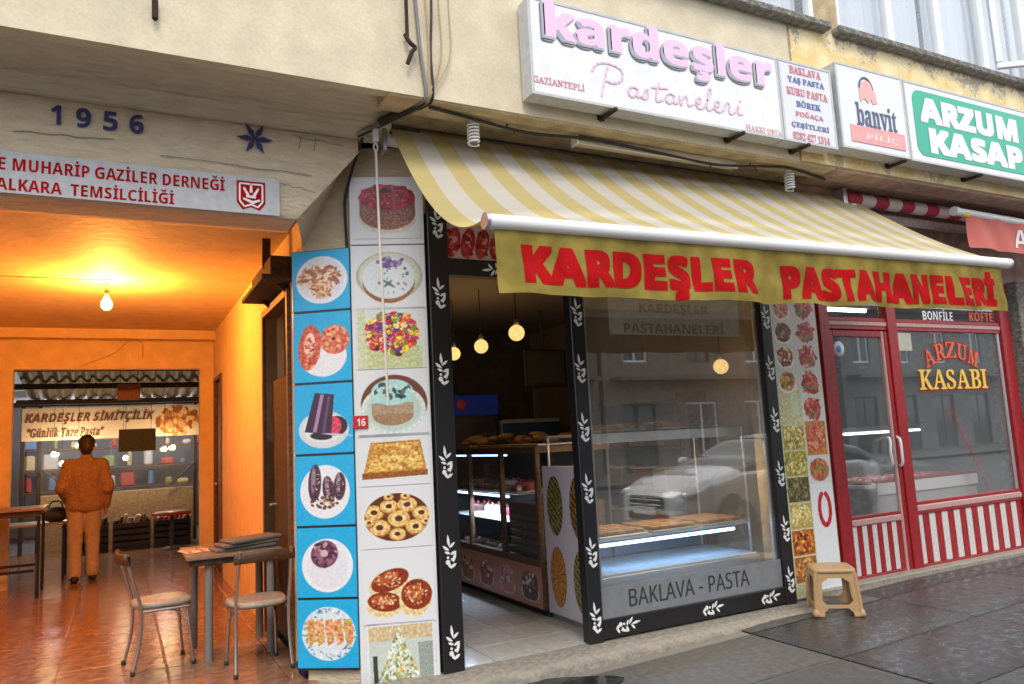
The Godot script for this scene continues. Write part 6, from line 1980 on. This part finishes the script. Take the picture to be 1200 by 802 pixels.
func furniture() -> void:
	make_chair("metal chair with a pale seat standing side-on in the open passage", Vector3(0.285, 0, -1.5), deg_to_rad(-82))
	make_chair("metal chair with its back to the street beside the blue board", Vector3(0.885, 0, -0.98), deg_to_rad(4))
	var t := thing("brown_table", "brown table against the passage wall with papers on it", "table", Vector3(0.8, 0, -1.62))
	span(t, "top", Vector3(-0.36, 0.735, -0.36), Vector3(0.32, 0.762, 0.37), M.table_top, 0.006)
	span(t, "edge_trim", Vector3(-0.34, 0.69, -0.34), Vector3(0.3, 0.734, 0.34), M.old_wood, 0.004)
	for p in [[-0.26, -0.27], [0.24, -0.27], [-0.2, 0.27], [0.24, 0.27]]:
		part(t, "leg", tube([Vector3(p[0], 0.0, p[1]), Vector3(p[0], 0.7, p[1])], 0.03, 12), M.cable_grey)
	var np := thing("newspaper_stack", "stack of folded grey newspapers on the brown table", "newspapers", Vector3(0.86, 0.762, -1.5), 0.12)
	for k in 3:
		part(np, "newspaper", bx(Vector3(0.46 - 0.03 * k, 0.026, 0.26), 0.008), M.newspaper, Vector3(0.03 * k, 0.014 + k * 0.0275, 0.01 * k), Vector3(0, 0.08 * k, 0.02))
	var rp := thing("red_leaflet", "red and white printed leaflet at the left end of the brown table", "leaflet", Vector3(0.53, 0.763, -1.62), 0.2)
	var li := canvas(96, 64, c8(206, 196, 186))
	scatter(li, 60, 48, 32, 44, 28, 2, 7, [c8(190, 40, 36), c8(230, 220, 210), c8(120, 40, 36), c8(220, 120, 90)], 2.0)
	part(rp, "sheet", bx(Vector3(0.2, 0.003, 0.26), 0.0), M.paper, Vector3(0, 0.002, 0))
	part(rp, "print", print_mesh(0.19, 0.25), printed(li, 0.5), Vector3(0, 0.0042, 0), Vector3(-PI / 2, 0, 0))
	# blue plastic bag and wooden post foot beneath the blue board
	var bag := thing("blue_bag", "dark blue plastic bag on the ground under the blue board", "bag", Vector3(1.12, 0.0, -0.5))
	part(bag, "body", sheet(func(u, v):
		var r := (0.07 + 0.012 * sin(u * TAU * 3.0 + v * 4.0)) * sin(minf(v * 1.15, 1.0) * PI * 0.94 + 0.12)
		return Vector3(cos(u * TAU) * r, v * 0.17, sin(u * TAU) * r), 24, 10), plain(lin(0.02, 0.02, 0.12), 0.3))
	part(bag, "knot", ball(Vector3(0.02, 0.03, 0.02), 10), plain(lin(0.02, 0.02, 0.12), 0.3), Vector3(0.0, 0.16, 0))
	# plastic stool
	var s := thing("plastic_stool", "beige plastic stool standing before the narrow food board", "stool", Vector3(5.13, gy(5.13), 0.36), deg_to_rad(-38))
	var H := 0.355
	var body := begin()
	# four sides, each a tapered panel with an arched opening and a cut-out foot
	for k in 4:
		var rot := Basis(Vector3.UP, k * PI / 2)
		var at := func(x: float, y: float, d: float) -> Vector3:
			var half := lerpf(0.178, 0.152, y / H)
			return rot * Vector3(x * half, y, half - d + (0.012 if y < 0.02 else 0.0))
		var inside := func(x: float, y: float) -> bool:
			var wx := absf(x)
			if y > 0.085 and y < 0.285:  # opening with rounded top
				var half := 0.66 if y < 0.235 else 0.66 - 0.35 * pow((y - 0.235) / 0.05, 2.0)
				if y < 0.115: half = 0.46 + 0.2 * (y - 0.085) / 0.03
				if wx < half: return false
			if y < 0.055 and wx < 0.62 - 0.2 * pow(y / 0.055, 3.0): return false
			return true
		var nx := 36
		var ny := 40
		for i in nx:
			for j in ny:
				var x0 := -1.0 + 2.0 * i / nx
				var x1 := -1.0 + 2.0 * (i + 1) / nx
				var y0 := (H - 0.02) * j / ny
				var y1 := (H - 0.02) * (j + 1) / ny
				if not inside.call((x0 + x1) / 2, (y0 + y1) / 2):
					continue
				var nrm: Vector3 = rot * Vector3(0, 0.12, 1)
				quad(body, at.call(x0, y0, 0), at.call(x1, y0, 0), at.call(x1, y1, 0), at.call(x0, y1, 0), nrm)
				quad(body, at.call(x0, y0, 0.012), at.call(x1, y0, 0.012), at.call(x1, y1, 0.012), at.call(x0, y1, 0.012), -nrm)
				for e in [[x0, y0, x0, y1, -1, 0], [x1, y0, x1, y1, 1, 0], [x0, y0, x1, y0, 0, -1], [x0, y1, x1, y1, 0, 1]]:
					var mx = (x0 + x1) / 2 + e[4] * (x1 - x0)
					var my = (y0 + y1) / 2 + e[5] * (y1 - y0)
					if absf(mx) > 1.0 or my > H - 0.02 or my < 0.0 or not inside.call(mx, my):
						if absf(mx) <= 1.0:
							quad(body, at.call(e[0], e[1], 0), at.call(e[2], e[3], 0), at.call(e[2], e[3], 0.012), at.call(e[0], e[1], 0.012), rot * Vector3(e[4], e[5], 0))
	part(s, "frame", body.commit(), M.stool)
	part(s, "seat", sheet(func(u, v):
		var prof := [Vector2(0.0, H - 0.016), Vector2(0.148, H - 0.018), Vector2(0.153, H - 0.03), Vector2(0.163, H - 0.03), Vector2(0.163, H - 0.008), Vector2(0.154, H), Vector2(0.12, H), Vector2(0.1, H - 0.004), Vector2(0.02, H - 0.004), Vector2(0.016, H - 0.012), Vector2(0.0, H - 0.012)]
		var q: float = v * 10.0
		var i := mini(int(q), 9)
		var p: Vector2 = prof[i].lerp(prof[i + 1], q - i)
		var a: float = u * TAU
		var sq := pow(pow(absf(cos(a)), 7.0) + pow(absf(sin(a)), 7.0), -1.0 / 7.0)
		return Vector3(cos(a) * sq * p.x, p.y, sin(a) * sq * p.x), 48, 20), M.stool)
	for k in 4:
		var t2 := PI / 4 + k * PI / 2
		part(s, "corner_leg", tube([Vector3(cos(t2) * 0.238, 0.0, sin(t2) * 0.238), Vector3(cos(t2) * 0.206, H - 0.03, sin(t2) * 0.206)], 0.017, 10), M.stool)
		part(s, "foot", lathe([Vector2(0, 0.0), Vector2(0.028, 0.0), Vector2(0.026, 0.02), Vector2(0.016, 0.05), Vector2(0, 0.052)], 12), M.stool, Vector3(cos(t2) * 0.239, 0, sin(t2) * 0.239))


# ---------------------------------------------------------------- the man: distance fields meshed as surface nets
# bones: [a, b, ra, rb]
func nets(bones: Array, cell: float, k: float, squash := Vector3.ONE, st: SurfaceTool = null) -> SurfaceTool:
	var lo := Vector3(1e9, 1e9, 1e9)
	var hi := -lo
	for b in bones:
		var r := maxf(b[2], b[3])
		lo = lo.min((b[0] as Vector3).min(b[1]) - Vector3.ONE * (r + cell * 3))
		hi = hi.max((b[0] as Vector3).max(b[1]) + Vector3.ONE * (r + cell * 3))
	var n := Vector3i(((hi - lo) / cell).ceil()) + Vector3i.ONE
	var f := PackedFloat32Array()
	f.resize(n.x * n.y * n.z)
	f.fill(1.0)
	for b in bones:
		var a: Vector3 = b[0]
		var d: Vector3 = b[1] - a
		var dd := maxf(d.length_squared(), 1e-9)
		var m := maxf(b[2], b[3]) + k * 2 + cell * 2
		var i0 := Vector3i((((a.min(b[1]) - Vector3.ONE * m) - lo) / cell).floor()).clamp(Vector3i.ZERO, n - Vector3i.ONE)
		var i1 := Vector3i((((a.max(b[1]) + Vector3.ONE * m) - lo) / cell).ceil()).clamp(Vector3i.ZERO, n - Vector3i.ONE)
		for z in range(i0.z, i1.z + 1):
			for y in range(i0.y, i1.y + 1):
				for x in range(i0.x, i1.x + 1):
					var p := lo + Vector3(x, y, z) * cell - a
					var t := clampf(p.dot(d) / dd, 0.0, 1.0)
					var q := (p - d * t) / squash
					var v := q.length() - lerpf(b[2], b[3], t)
					var id := x + n.x * (y + n.y * z)
					var o := f[id]
					var h := maxf(k - absf(o - v), 0.0) / k
					f[id] = minf(o, v) - h * h * k * 0.25
	if st == null:
		st = begin()
	st.set_smooth_group(0)
	var vid := {}
	var corners := [Vector3i(0, 0, 0), Vector3i(1, 0, 0), Vector3i(0, 1, 0), Vector3i(1, 1, 0), Vector3i(0, 0, 1), Vector3i(1, 0, 1), Vector3i(0, 1, 1), Vector3i(1, 1, 1)]
	var edges := [[0, 1], [2, 3], [4, 5], [6, 7], [0, 2], [1, 3], [4, 6], [5, 7], [0, 4], [1, 5], [2, 6], [3, 7]]
	for z in n.z - 1:
		for y in n.y - 1:
			for x in n.x - 1:
				var base := x + n.x * (y + n.y * z)
				var inside := 0
				var val := []
				for c in corners:
					var q := f[base + c.x + n.x * (c.y + n.y * c.z)]
					val.append(q)
					if q < 0: inside += 1
				if inside == 0 or inside == 8:
					continue
				var s := Vector3.ZERO
				var m := 0
				for e in edges:
					var a: float = val[e[0]]
					var b: float = val[e[1]]
					if (a < 0) != (b < 0):
						s += Vector3(corners[e[0]]).lerp(Vector3(corners[e[1]]), a / (a - b))
						m += 1
				vid[base] = lo + (Vector3(x, y, z) + s / m) * cell
	var step := [1, n.x, n.x * n.y]
	for base in vid:
		for ax in 3:
			var u: int = step[(ax + 1) % 3]
			var w: int = step[(ax + 2) % 3]
			var a := f[base]
			var b := f[base + step[ax]]
			if (a < 0) == (b < 0):
				continue
			if not (vid.has(base - u) and vid.has(base - w) and vid.has(base - u - w)):
				continue
			var q := [vid[base], vid[base - u], vid[base - u - w], vid[base - w]]
			var order := [0, 2, 1, 0, 3, 2] if a < 0 else [0, 1, 2, 0, 2, 3]
			for o in order:
				st.add_vertex(q[o])
	return st


func close_nets(st: SurfaceTool) -> Mesh:
	st.index()
	st.generate_normals()
	return st.commit()


func hand_bones(w: Vector3, down: Vector3, out: Vector3, fwd: Vector3) -> Array:
	var b := []
	var palm := w + down * 0.08
	b.append([w, palm, 0.026, 0.03])
	b.append([w + fwd * 0.015, palm + fwd * 0.025, 0.02, 0.018])
	b.append([w - fwd * 0.015, palm - fwd * 0.025, 0.02, 0.018])
	var lens := [0.07, 0.08, 0.075, 0.058]
	for i in 4:
		var root: Vector3 = palm + fwd * (0.03 - 0.02 * i)
		var k1: Vector3 = root + (down * 0.9 - out * 0.25).normalized() * lens[i] * 0.5
		var k2: Vector3 = k1 + (down * 0.75 - out * 0.65).normalized() * lens[i] * 0.5
		b.append([root, k1, 0.0095, 0.009])
		b.append([k1, k2, 0.009, 0.0075])
	var t0 := w + down * 0.03 + fwd * 0.025
	var t1 := t0 + (down * 0.6 + fwd * 0.6 - out * 0.2).normalized() * 0.045
	b.append([t0, t1, 0.013, 0.0105])
	b.append([t1, t1 + (down * 0.85 + fwd * 0.2 - out * 0.3).normalized() * 0.032, 0.0105, 0.009])
	return b


func man() -> void:
	var p := thing("person", "person in a brown jacket and tan trousers seen from behind walking through the passage", "person", Vector3(-0.38, 0, -6.35), deg_to_rad(4))
	# joints; the person faces -z, +x is their right
	var neck := Vector3(0.01, 1.52, -0.02)
	var head := Vector3(0.01, 1.665, -0.045)
	var chest := Vector3(0, 1.33, 0.0)
	var waist := Vector3(0, 1.07, 0.0)
	var hipl := Vector3(-0.09, 0.94, 0.0)
	var hipr := Vector3(0.09, 0.94, 0.0)
	var kneel := Vector3(-0.1, 0.5, -0.01)
	var kneer := Vector3(0.095, 0.5, -0.07)
	var ankl := Vector3(-0.1, 0.09, 0.07)
	var ankr := Vector3(0.1, 0.09, -0.04)
	var shl := Vector3(-0.175, 1.43, -0.01)
	var shr := Vector3(0.175, 1.43, -0.01)
	var ell := Vector3(-0.255, 1.16, 0.05)
	var elr := Vector3(0.255, 1.15, 0.05)
	var wrl := Vector3(-0.18, 0.97, -0.15)
	var wrr := Vector3(0.245, 0.9, -0.05)
	var skin := surf(lin(0.5, 0.3, 0.2), 0.6, 0.1, 0.2, 0.0, 57)
	var body := nets([[neck - Vector3(0, 0.08, 0), neck + Vector3(0, 0.06, -0.01), 0.062, 0.056], [head + Vector3(0, 0.04, 0.01), head + Vector3(0, -0.03, -0.02), 0.092, 0.075], [head + Vector3(0, -0.05, -0.05), head + Vector3(0, -0.085, -0.06), 0.05, 0.035], [head + Vector3(0, 0.0, -0.1), head + Vector3(0, -0.03, -0.115), 0.012, 0.017], [chest, neck - Vector3(0, 0.04, 0), 0.13, 0.07], [chest, waist, 0.13, 0.11], [waist, hipl, 0.11, 0.09], [waist, hipr, 0.11, 0.09], [hipl, kneel, 0.08, 0.05], [hipr, kneer, 0.08, 0.05], [kneel, ankl, 0.048, 0.035], [kneer, ankr, 0.048, 0.035], [shl, ell, 0.05, 0.038], [shr, elr, 0.05, 0.038], [ell, wrl, 0.036, 0.027], [elr, wrr, 0.036, 0.027], [chest, shl, 0.1, 0.05], [chest, shr, 0.1, 0.05], [head + Vector3(-0.088, -0.005, 0.01), head + Vector3(-0.092, -0.03, 0.005), 0.016, 0.01], [head + Vector3(0.088, -0.005, 0.01), head + Vector3(0.092, -0.03, 0.005), 0.016, 0.01]], 0.016, 0.03)
	body = nets(hand_bones(wrl, (wrl - ell).normalized(), Vector3.LEFT, Vector3(0, 0, -1)), 0.005, 0.006, Vector3.ONE, body)
	body = nets(hand_bones(wrr, (wrr - elr).normalized(), Vector3.RIGHT, Vector3(0, 0, -1)), 0.005, 0.006, Vector3.ONE, body)
	part(p, "body", close_nets(body), skin)
	var jac := nets([[chest + Vector3(0, 0.04, 0.02), Vector3(0, 1.03, 0.01), 0.145, 0.135], [chest + Vector3(-0.08, 0.03, 0.015), Vector3(-0.085, 1.0, 0.0), 0.125, 0.12], [chest + Vector3(0.08, 0.03, 0.015), Vector3(0.085, 1.0, 0.0), 0.125, 0.12], [Vector3(-0.11, 0.93, 0.0), Vector3(0.11, 0.93, 0.0), 0.105, 0.105], [Vector3(-0.1, 0.93, 0.05), Vector3(0.1, 0.93, 0.05), 0.09, 0.09], [chest + Vector3(0, 0.09, 0.01), shl, 0.11, 0.085], [chest + Vector3(0, 0.09, 0.01), shr, 0.11, 0.085], [shl, ell, 0.086, 0.07], [shr, elr, 0.086, 0.07], [ell, wrl - (wrl - ell) * 0.08, 0.068, 0.048], [elr, wrr - (wrr - elr) * 0.08, 0.068, 0.048], [neck + Vector3(0, -0.05, 0.02), neck + Vector3(0, 0.01, 0.01), 0.085, 0.07], [Vector3(-0.1, 1.32, 0.13), Vector3(-0.03, 1.0, 0.12), 0.025, 0.025], [Vector3(0.12, 1.3, 0.12), Vector3(0.09, 1.02, 0.115), 0.025, 0.025], [elr + Vector3(0.01, 0.05, 0.03), elr + Vector3(0.0, -0.03, 0.04), 0.055, 0.05]], 0.014, 0.03)
	part(p, "jacket", close_nets(jac), surf(lin(0.34, 0.2, 0.11), 0.85, 0.16, 0.5, 1.5, 58))
	var tro := nets([[waist + Vector3(0, -0.04, 0), hipl, 0.135, 0.12], [waist + Vector3(0, -0.04, 0), hipr, 0.135, 0.12], [hipl, kneel, 0.115, 0.082], [hipr, kneer, 0.115, 0.082], [kneel, ankl + Vector3(0, 0.0, 0), 0.08, 0.075], [kneer, ankr, 0.08, 0.075], [kneel + Vector3(0.0, -0.1, 0.05), kneel + Vector3(0.0, -0.25, 0.06), 0.05, 0.05], [ankr + Vector3(0, 0.06, 0.03), ankr + Vector3(0.0, 0.01, 0.03), 0.06, 0.062]], 0.014, 0.03)
	part(p, "trousers", close_nets(tro), surf(lin(0.5, 0.38, 0.25), 0.85, 0.16, 0.5, 1.2, 59))
	var hair := nets([[head + Vector3(0, 0.055, 0.02), head + Vector3(0, -0.02, 0.055), 0.098, 0.07], [head + Vector3(0, 0.075, -0.02), head + Vector3(0, 0.05, 0.02), 0.085, 0.09], [head + Vector3(0, -0.03, 0.06), head + Vector3(0, -0.07, 0.055), 0.06, 0.05]], 0.011, 0.02)
	part(p, "hair", close_nets(hair), surf(lin(0.035, 0.022, 0.016), 0.7, 0.3, 0.1, 0.0, 60))
	for a in [ankl, ankr]:
		var sh := nets([[Vector3(a.x, 0.045, a.z + 0.05), Vector3(a.x, 0.04, a.z - 0.13), 0.045, 0.04], [Vector3(a.x, 0.06, a.z + 0.03), Vector3(a.x, 0.09, a.z + 0.01), 0.045, 0.046]], 0.012, 0.02)
		part(p, "shoe", close_nets(sh), plain(lin(0.015, 0.013, 0.012), 0.4))


# ---------------------------------------------------------------- the street behind the camera, mirrored by the shop windows
func street() -> void:
	car()
	var defs := [[-16.0, 3.0, 5.9, lin(0.32, 0.26, 0.21), "pale beige house across the street, opposite the passage"], [3.1, 15.0, 6.2, lin(0.3, 0.23, 0.17), "tan house across the street, opposite the pastry shop"], [15.2, 27.0, 5.8, lin(0.32, 0.27, 0.23), "grey beige house across the street, beyond the parked car"], [27.7, 44.0, 6.3, lin(0.28, 0.26, 0.25), "grey house across the street, farthest along"]]
	for d in defs:
		var b := thing("street_house", d[4], "house", Vector3(d[0], 0, 17.5), 0.0, "houses across the street")
		var w: float = d[1] - d[0]
		var h: float = d[2]
		var cols := int(w / 2.4)
		var holes := []
		for i in cols:
			var x := (i + 0.5) * w / cols
			holes.append([x - 0.75, 0.05, x + 0.75, 2.5])
			for f in int((h - 3.6) / 2.6) + 1:
				holes.append([x - 0.55, 4.0 + f * 2.7, x + 0.55, 5.5 + f * 2.7])
		var wm := surf(d[3], 0.85, 0.2, 2.0, 0.0, 61)
		part(b, "wall", holed(0, 0, w, h, 0, 0.25, holes), wm)
		span(b, "rear", Vector3(0, 0, 4.0), Vector3(w, h, 4.2), wm, 0.0)
		span(b, "side", Vector3(0, 0, 0.25), Vector3(0.2, h, 4.0), wm, 0.0)
		span(b, "side", Vector3(w - 0.2, 0, 0.25), Vector3(w, h, 4.0), wm, 0.0)
		span(b, "roof", Vector3(-0.2, h, -0.4), Vector3(w + 0.2, h + 0.2, 4.4), surf(lin(0.3, 0.12, 0.07), 0.8, 0.3, 1.0, 0.0, 62))
		span(b, "balcony_slab", Vector3(0.3, 3.3, -0.7), Vector3(w - 0.3, 3.45, -0.002), M.concrete)
		span(b, "floor_slab", Vector3(0.21, 3.3, 0.26), Vector3(w - 0.21, 3.45, 3.99), M.concrete)
		for k in holes.size():
			var q: Array = holes[k]
			var wn := Node3D.new()
			put(b, "shop_window" if q[1] < 1.0 else "window", wn)
			wn.position = Vector3(q[0], q[1], 0.1)
			var ww: float = q[2] - q[0]
			var hh: float = q[3] - q[1]
			var fr := begin()
			for e in [[ww / 2, 0.04, ww, 0.08], [ww / 2, hh - 0.04, ww, 0.08]]:
				box_into(fr, Vector3(e[0], e[1], 0), Vector3(e[2], e[3], 0.06))
			for x in [0.04, ww / 2, ww - 0.04]:
				box_into(fr, Vector3(x, hh / 2, 0.001), Vector3(0.07, hh - 0.16, 0.055))
			part(wn, "frame", fr.commit(), M.white if k % 3 else M.wood)
			part(wn, "pane", bx(Vector3(ww, hh, 0.006), 0.0), dark_pane(), Vector3(ww / 2, hh / 2, 0.0))
	# a pale street pole
	var pole := thing("street_pole", "pale steel street pole at the far kerb", "pole", Vector3(19.5, 0, 13.6))
	part(pole, "shaft", lathe([Vector2(0.1, 0), Vector2(0.09, 0.3), Vector2(0.07, 3.0), Vector2(0.05, 7.0), Vector2(0, 7.0)], 14), M.steel)
	part(pole, "arm", tube(smooth_path([Vector3(0, 6.8, 0), Vector3(0, 7.2, -0.3), Vector3(0, 7.35, -1.2)]), 0.035), M.steel)
	part(pole, "lamp_head", bx(Vector3(0.2, 0.1, 0.5), 0.03), M.steel, Vector3(0, 7.33, -1.4))


func dark_pane() -> StandardMaterial3D:
	if not M.has("dark_pane"):
		M.dark_pane = plain(lin(0.04, 0.045, 0.05), 0.06)
	return M.dark_pane


func car() -> void:
	var c := thing("white_car", "white hatchback parked at the kerb, mirrored in the shop windows", "car", Vector3(6.75, gy(8.0) - 0.14, 4.1))
	var paint := plain(lin(0.82, 0.83, 0.85), 0.25)
	paint.clearcoat_enabled = true
	paint.clearcoat = 1.0
	paint.clearcoat_roughness = 0.05
	var lerp_tab := func(tab: Array, s: float) -> float:
		for i in tab.size() - 1:
			if s <= tab[i + 1][0]:
				var t: float = clampf((s - tab[i][0]) / (tab[i + 1][0] - tab[i][0]), 0, 1)
				t = t * t * (3 - 2 * t)
				return lerpf(tab[i][1], tab[i + 1][1], t)
		return tab[-1][1]
	var top := [[0.0, 0.66], [0.12, 0.78], [0.5, 0.92], [1.15, 1.02], [3.7, 1.04], [4.15, 1.0], [4.3, 0.86]]
	var wid := [[0.0, 0.62], [0.1, 0.76], [0.35, 0.86], [0.8, 0.9], [3.6, 0.9], [4.1, 0.84], [4.3, 0.72]]
	var bot := [[0.0, 0.3], [0.25, 0.2], [4.0, 0.22], [4.3, 0.36]]
	part(c, "body", sheet(func(u, v):
		var s: float = v * 4.3
		var t: float = lerp_tab.call(top, s)
		var w: float = lerp_tab.call(wid, s)
		var b: float = lerp_tab.call(bot, s)
		var ring := [Vector2(0, b), Vector2(-w * 0.86, b), Vector2(-w * 0.97, b + 0.08), Vector2(-w * 1.0, lerpf(b, t, 0.5)), Vector2(-w * 0.97, t - 0.1), Vector2(-w * 0.86, t - 0.02), Vector2(-w * 0.5, t + 0.015), Vector2(0, t + 0.025)]
		var q: float = (u if u <= 0.5 else 1.0 - u) * 14.0
		var i := mini(int(q), 6)
		var p: Vector2 = ring[i].lerp(ring[i + 1], q - i)
		return Vector3(s, p.y, p.x if u <= 0.5 else -p.x), 56, 60), paint)
	for e in [0.0, 4.3]:
		var t: float = lerp_tab.call(top, e)
		var w: float = lerp_tab.call(wid, e)
		var b: float = lerp_tab.call(bot, e)
		part(c, "bumper", sheet(func(u, v): return Vector3(e + (-0.05 if e < 1 else 0.05) * sin(u * PI) * sin(v * PI), lerpf(b, t + 0.01, v), lerpf(-w * 0.97, w * 0.97, u)), 16, 8), paint)
	var roof := [[1.0, 1.0], [1.35, 1.15], [1.95, 1.4], [2.5, 1.46], [3.2, 1.44], [3.8, 1.25], [4.15, 1.0]]
	var cabin := func(u: float, v: float, grow: float, lo: float, hi: float) -> Vector3:
		var s := lerpf(1.02, 4.14, v)
		var t: float = lerp_tab.call(roof, s) + grow
		var a := lerpf(lo, hi, u) * PI
		var k := pow(absf(sin(a)), 0.45)
		var w := lerpf(0.82, 0.6, clampf((t - 1.0) / 0.46, 0, 1) * k) + grow
		return Vector3(s, 0.98 + (t - 0.98) * k, signf(cos(a)) * w * pow(absf(cos(a)), 0.5))
	part(c, "glasshouse", sheet(func(u, v): return cabin.call(u, v, 0.0, 0.0, 1.0), 40, 40), dark_pane())
	part(c, "roof_panel", sheet(func(u, v): return cabin.call(u, lerpf(0.3, 0.8, v), 0.012, 0.22, 0.78), 24, 24), paint)
	for sd in [-1.0, 1.0]:
		part(c, "window_pillar", tube([Vector3(2.55, 0.99, sd * 0.825), Vector3(2.6, 1.2, sd * 0.775), Vector3(2.62, 1.4, sd * 0.66)], 0.03, 6), M.black)
		part(c, "mirror", ball(Vector3(0.09, 0.07, 0.1), 14), paint, Vector3(1.5, 1.08, sd * 0.98))
		part(c, "headlight", ball(Vector3(0.22, 0.075, 0.15), 16), plain(lin(0.6, 0.62, 0.65), 0.1, 0.3), Vector3(0.24, 0.73, sd * 0.66), Vector3(0, sd * 0.5, 0.25))
		part(c, "tail_light", ball(Vector3(0.1, 0.1, 0.16), 14), plain(lin(0.3, 0.01, 0.01), 0.2), Vector3(4.2, 0.9, sd * 0.66))
		part(c, "fog_light_recess", bx(Vector3(0.04, 0.1, 0.26), 0.02), M.black, Vector3(0.06, 0.4, sd * 0.56), Vector3(0, sd * 0.35, 0))
		for x in [0.82, 3.45]:
			part(c, "wheel_arch", ball(Vector3(0.37, 0.37, 0.03), 20), M.black, Vector3(x, 0.34, sd * 0.88))
			var wh := Node3D.new()
			put(c, "wheel", wh)
			wh.position = Vector3(x, 0.315, sd * 0.8)
			wh.rotation.x = PI / 2 * sd
			part(wh, "tyre", lathe([Vector2(0.2, -0.1), Vector2(0.29, -0.1), Vector2(0.315, -0.07), Vector2(0.315, 0.07), Vector2(0.29, 0.11), Vector2(0.21, 0.115), Vector2(0.2, 0.1)], 28), M.dark)
			var rim := begin()
			for k in 5:
				box_into(rim, Basis(Vector3.UP, k * TAU / 5) * Vector3(0.11, 0.1, 0), Vector3(0.2, 0.02, 0.05), 0.006, Basis(Vector3.UP, k * TAU / 5))
			part(wh, "rim", rim.commit(), M.steel)
			part(wh, "disc", lathe([Vector2(0, 0.06), Vector2(0.19, 0.06), Vector2(0.205, 0.1)], 24), M.cable_grey)
	var g := part(c, "grille", bx(Vector3(0.05, 0.17, 0.78), 0.03), M.black, Vector3(-0.045, 0.6, 0))
	for y in [-0.04, 0.03]:
		part(g, "grille_bar", bx(Vector3(0.02, 0.022, 0.72), 0.006), M.steel, Vector3(-0.025, y, 0))
	part(g, "badge", lathe([Vector2(0.055, -0.008), Vector2(0.07, 0), Vector2(0.055, 0.008), Vector2(0.048, 0), Vector2(0.055, -0.008)], 24), M.steel, Vector3(-0.035, 0.0, 0), Vector3(0, 0, PI / 2))
	part(c, "lower_intake", bx(Vector3(0.05, 0.12, 0.9), 0.03), M.black, Vector3(-0.035, 0.4, 0))
	part(c, "number_plate", bx(Vector3(0.015, 0.11, 0.5), 0.004), M.white, Vector3(-0.075, 0.48, 0))
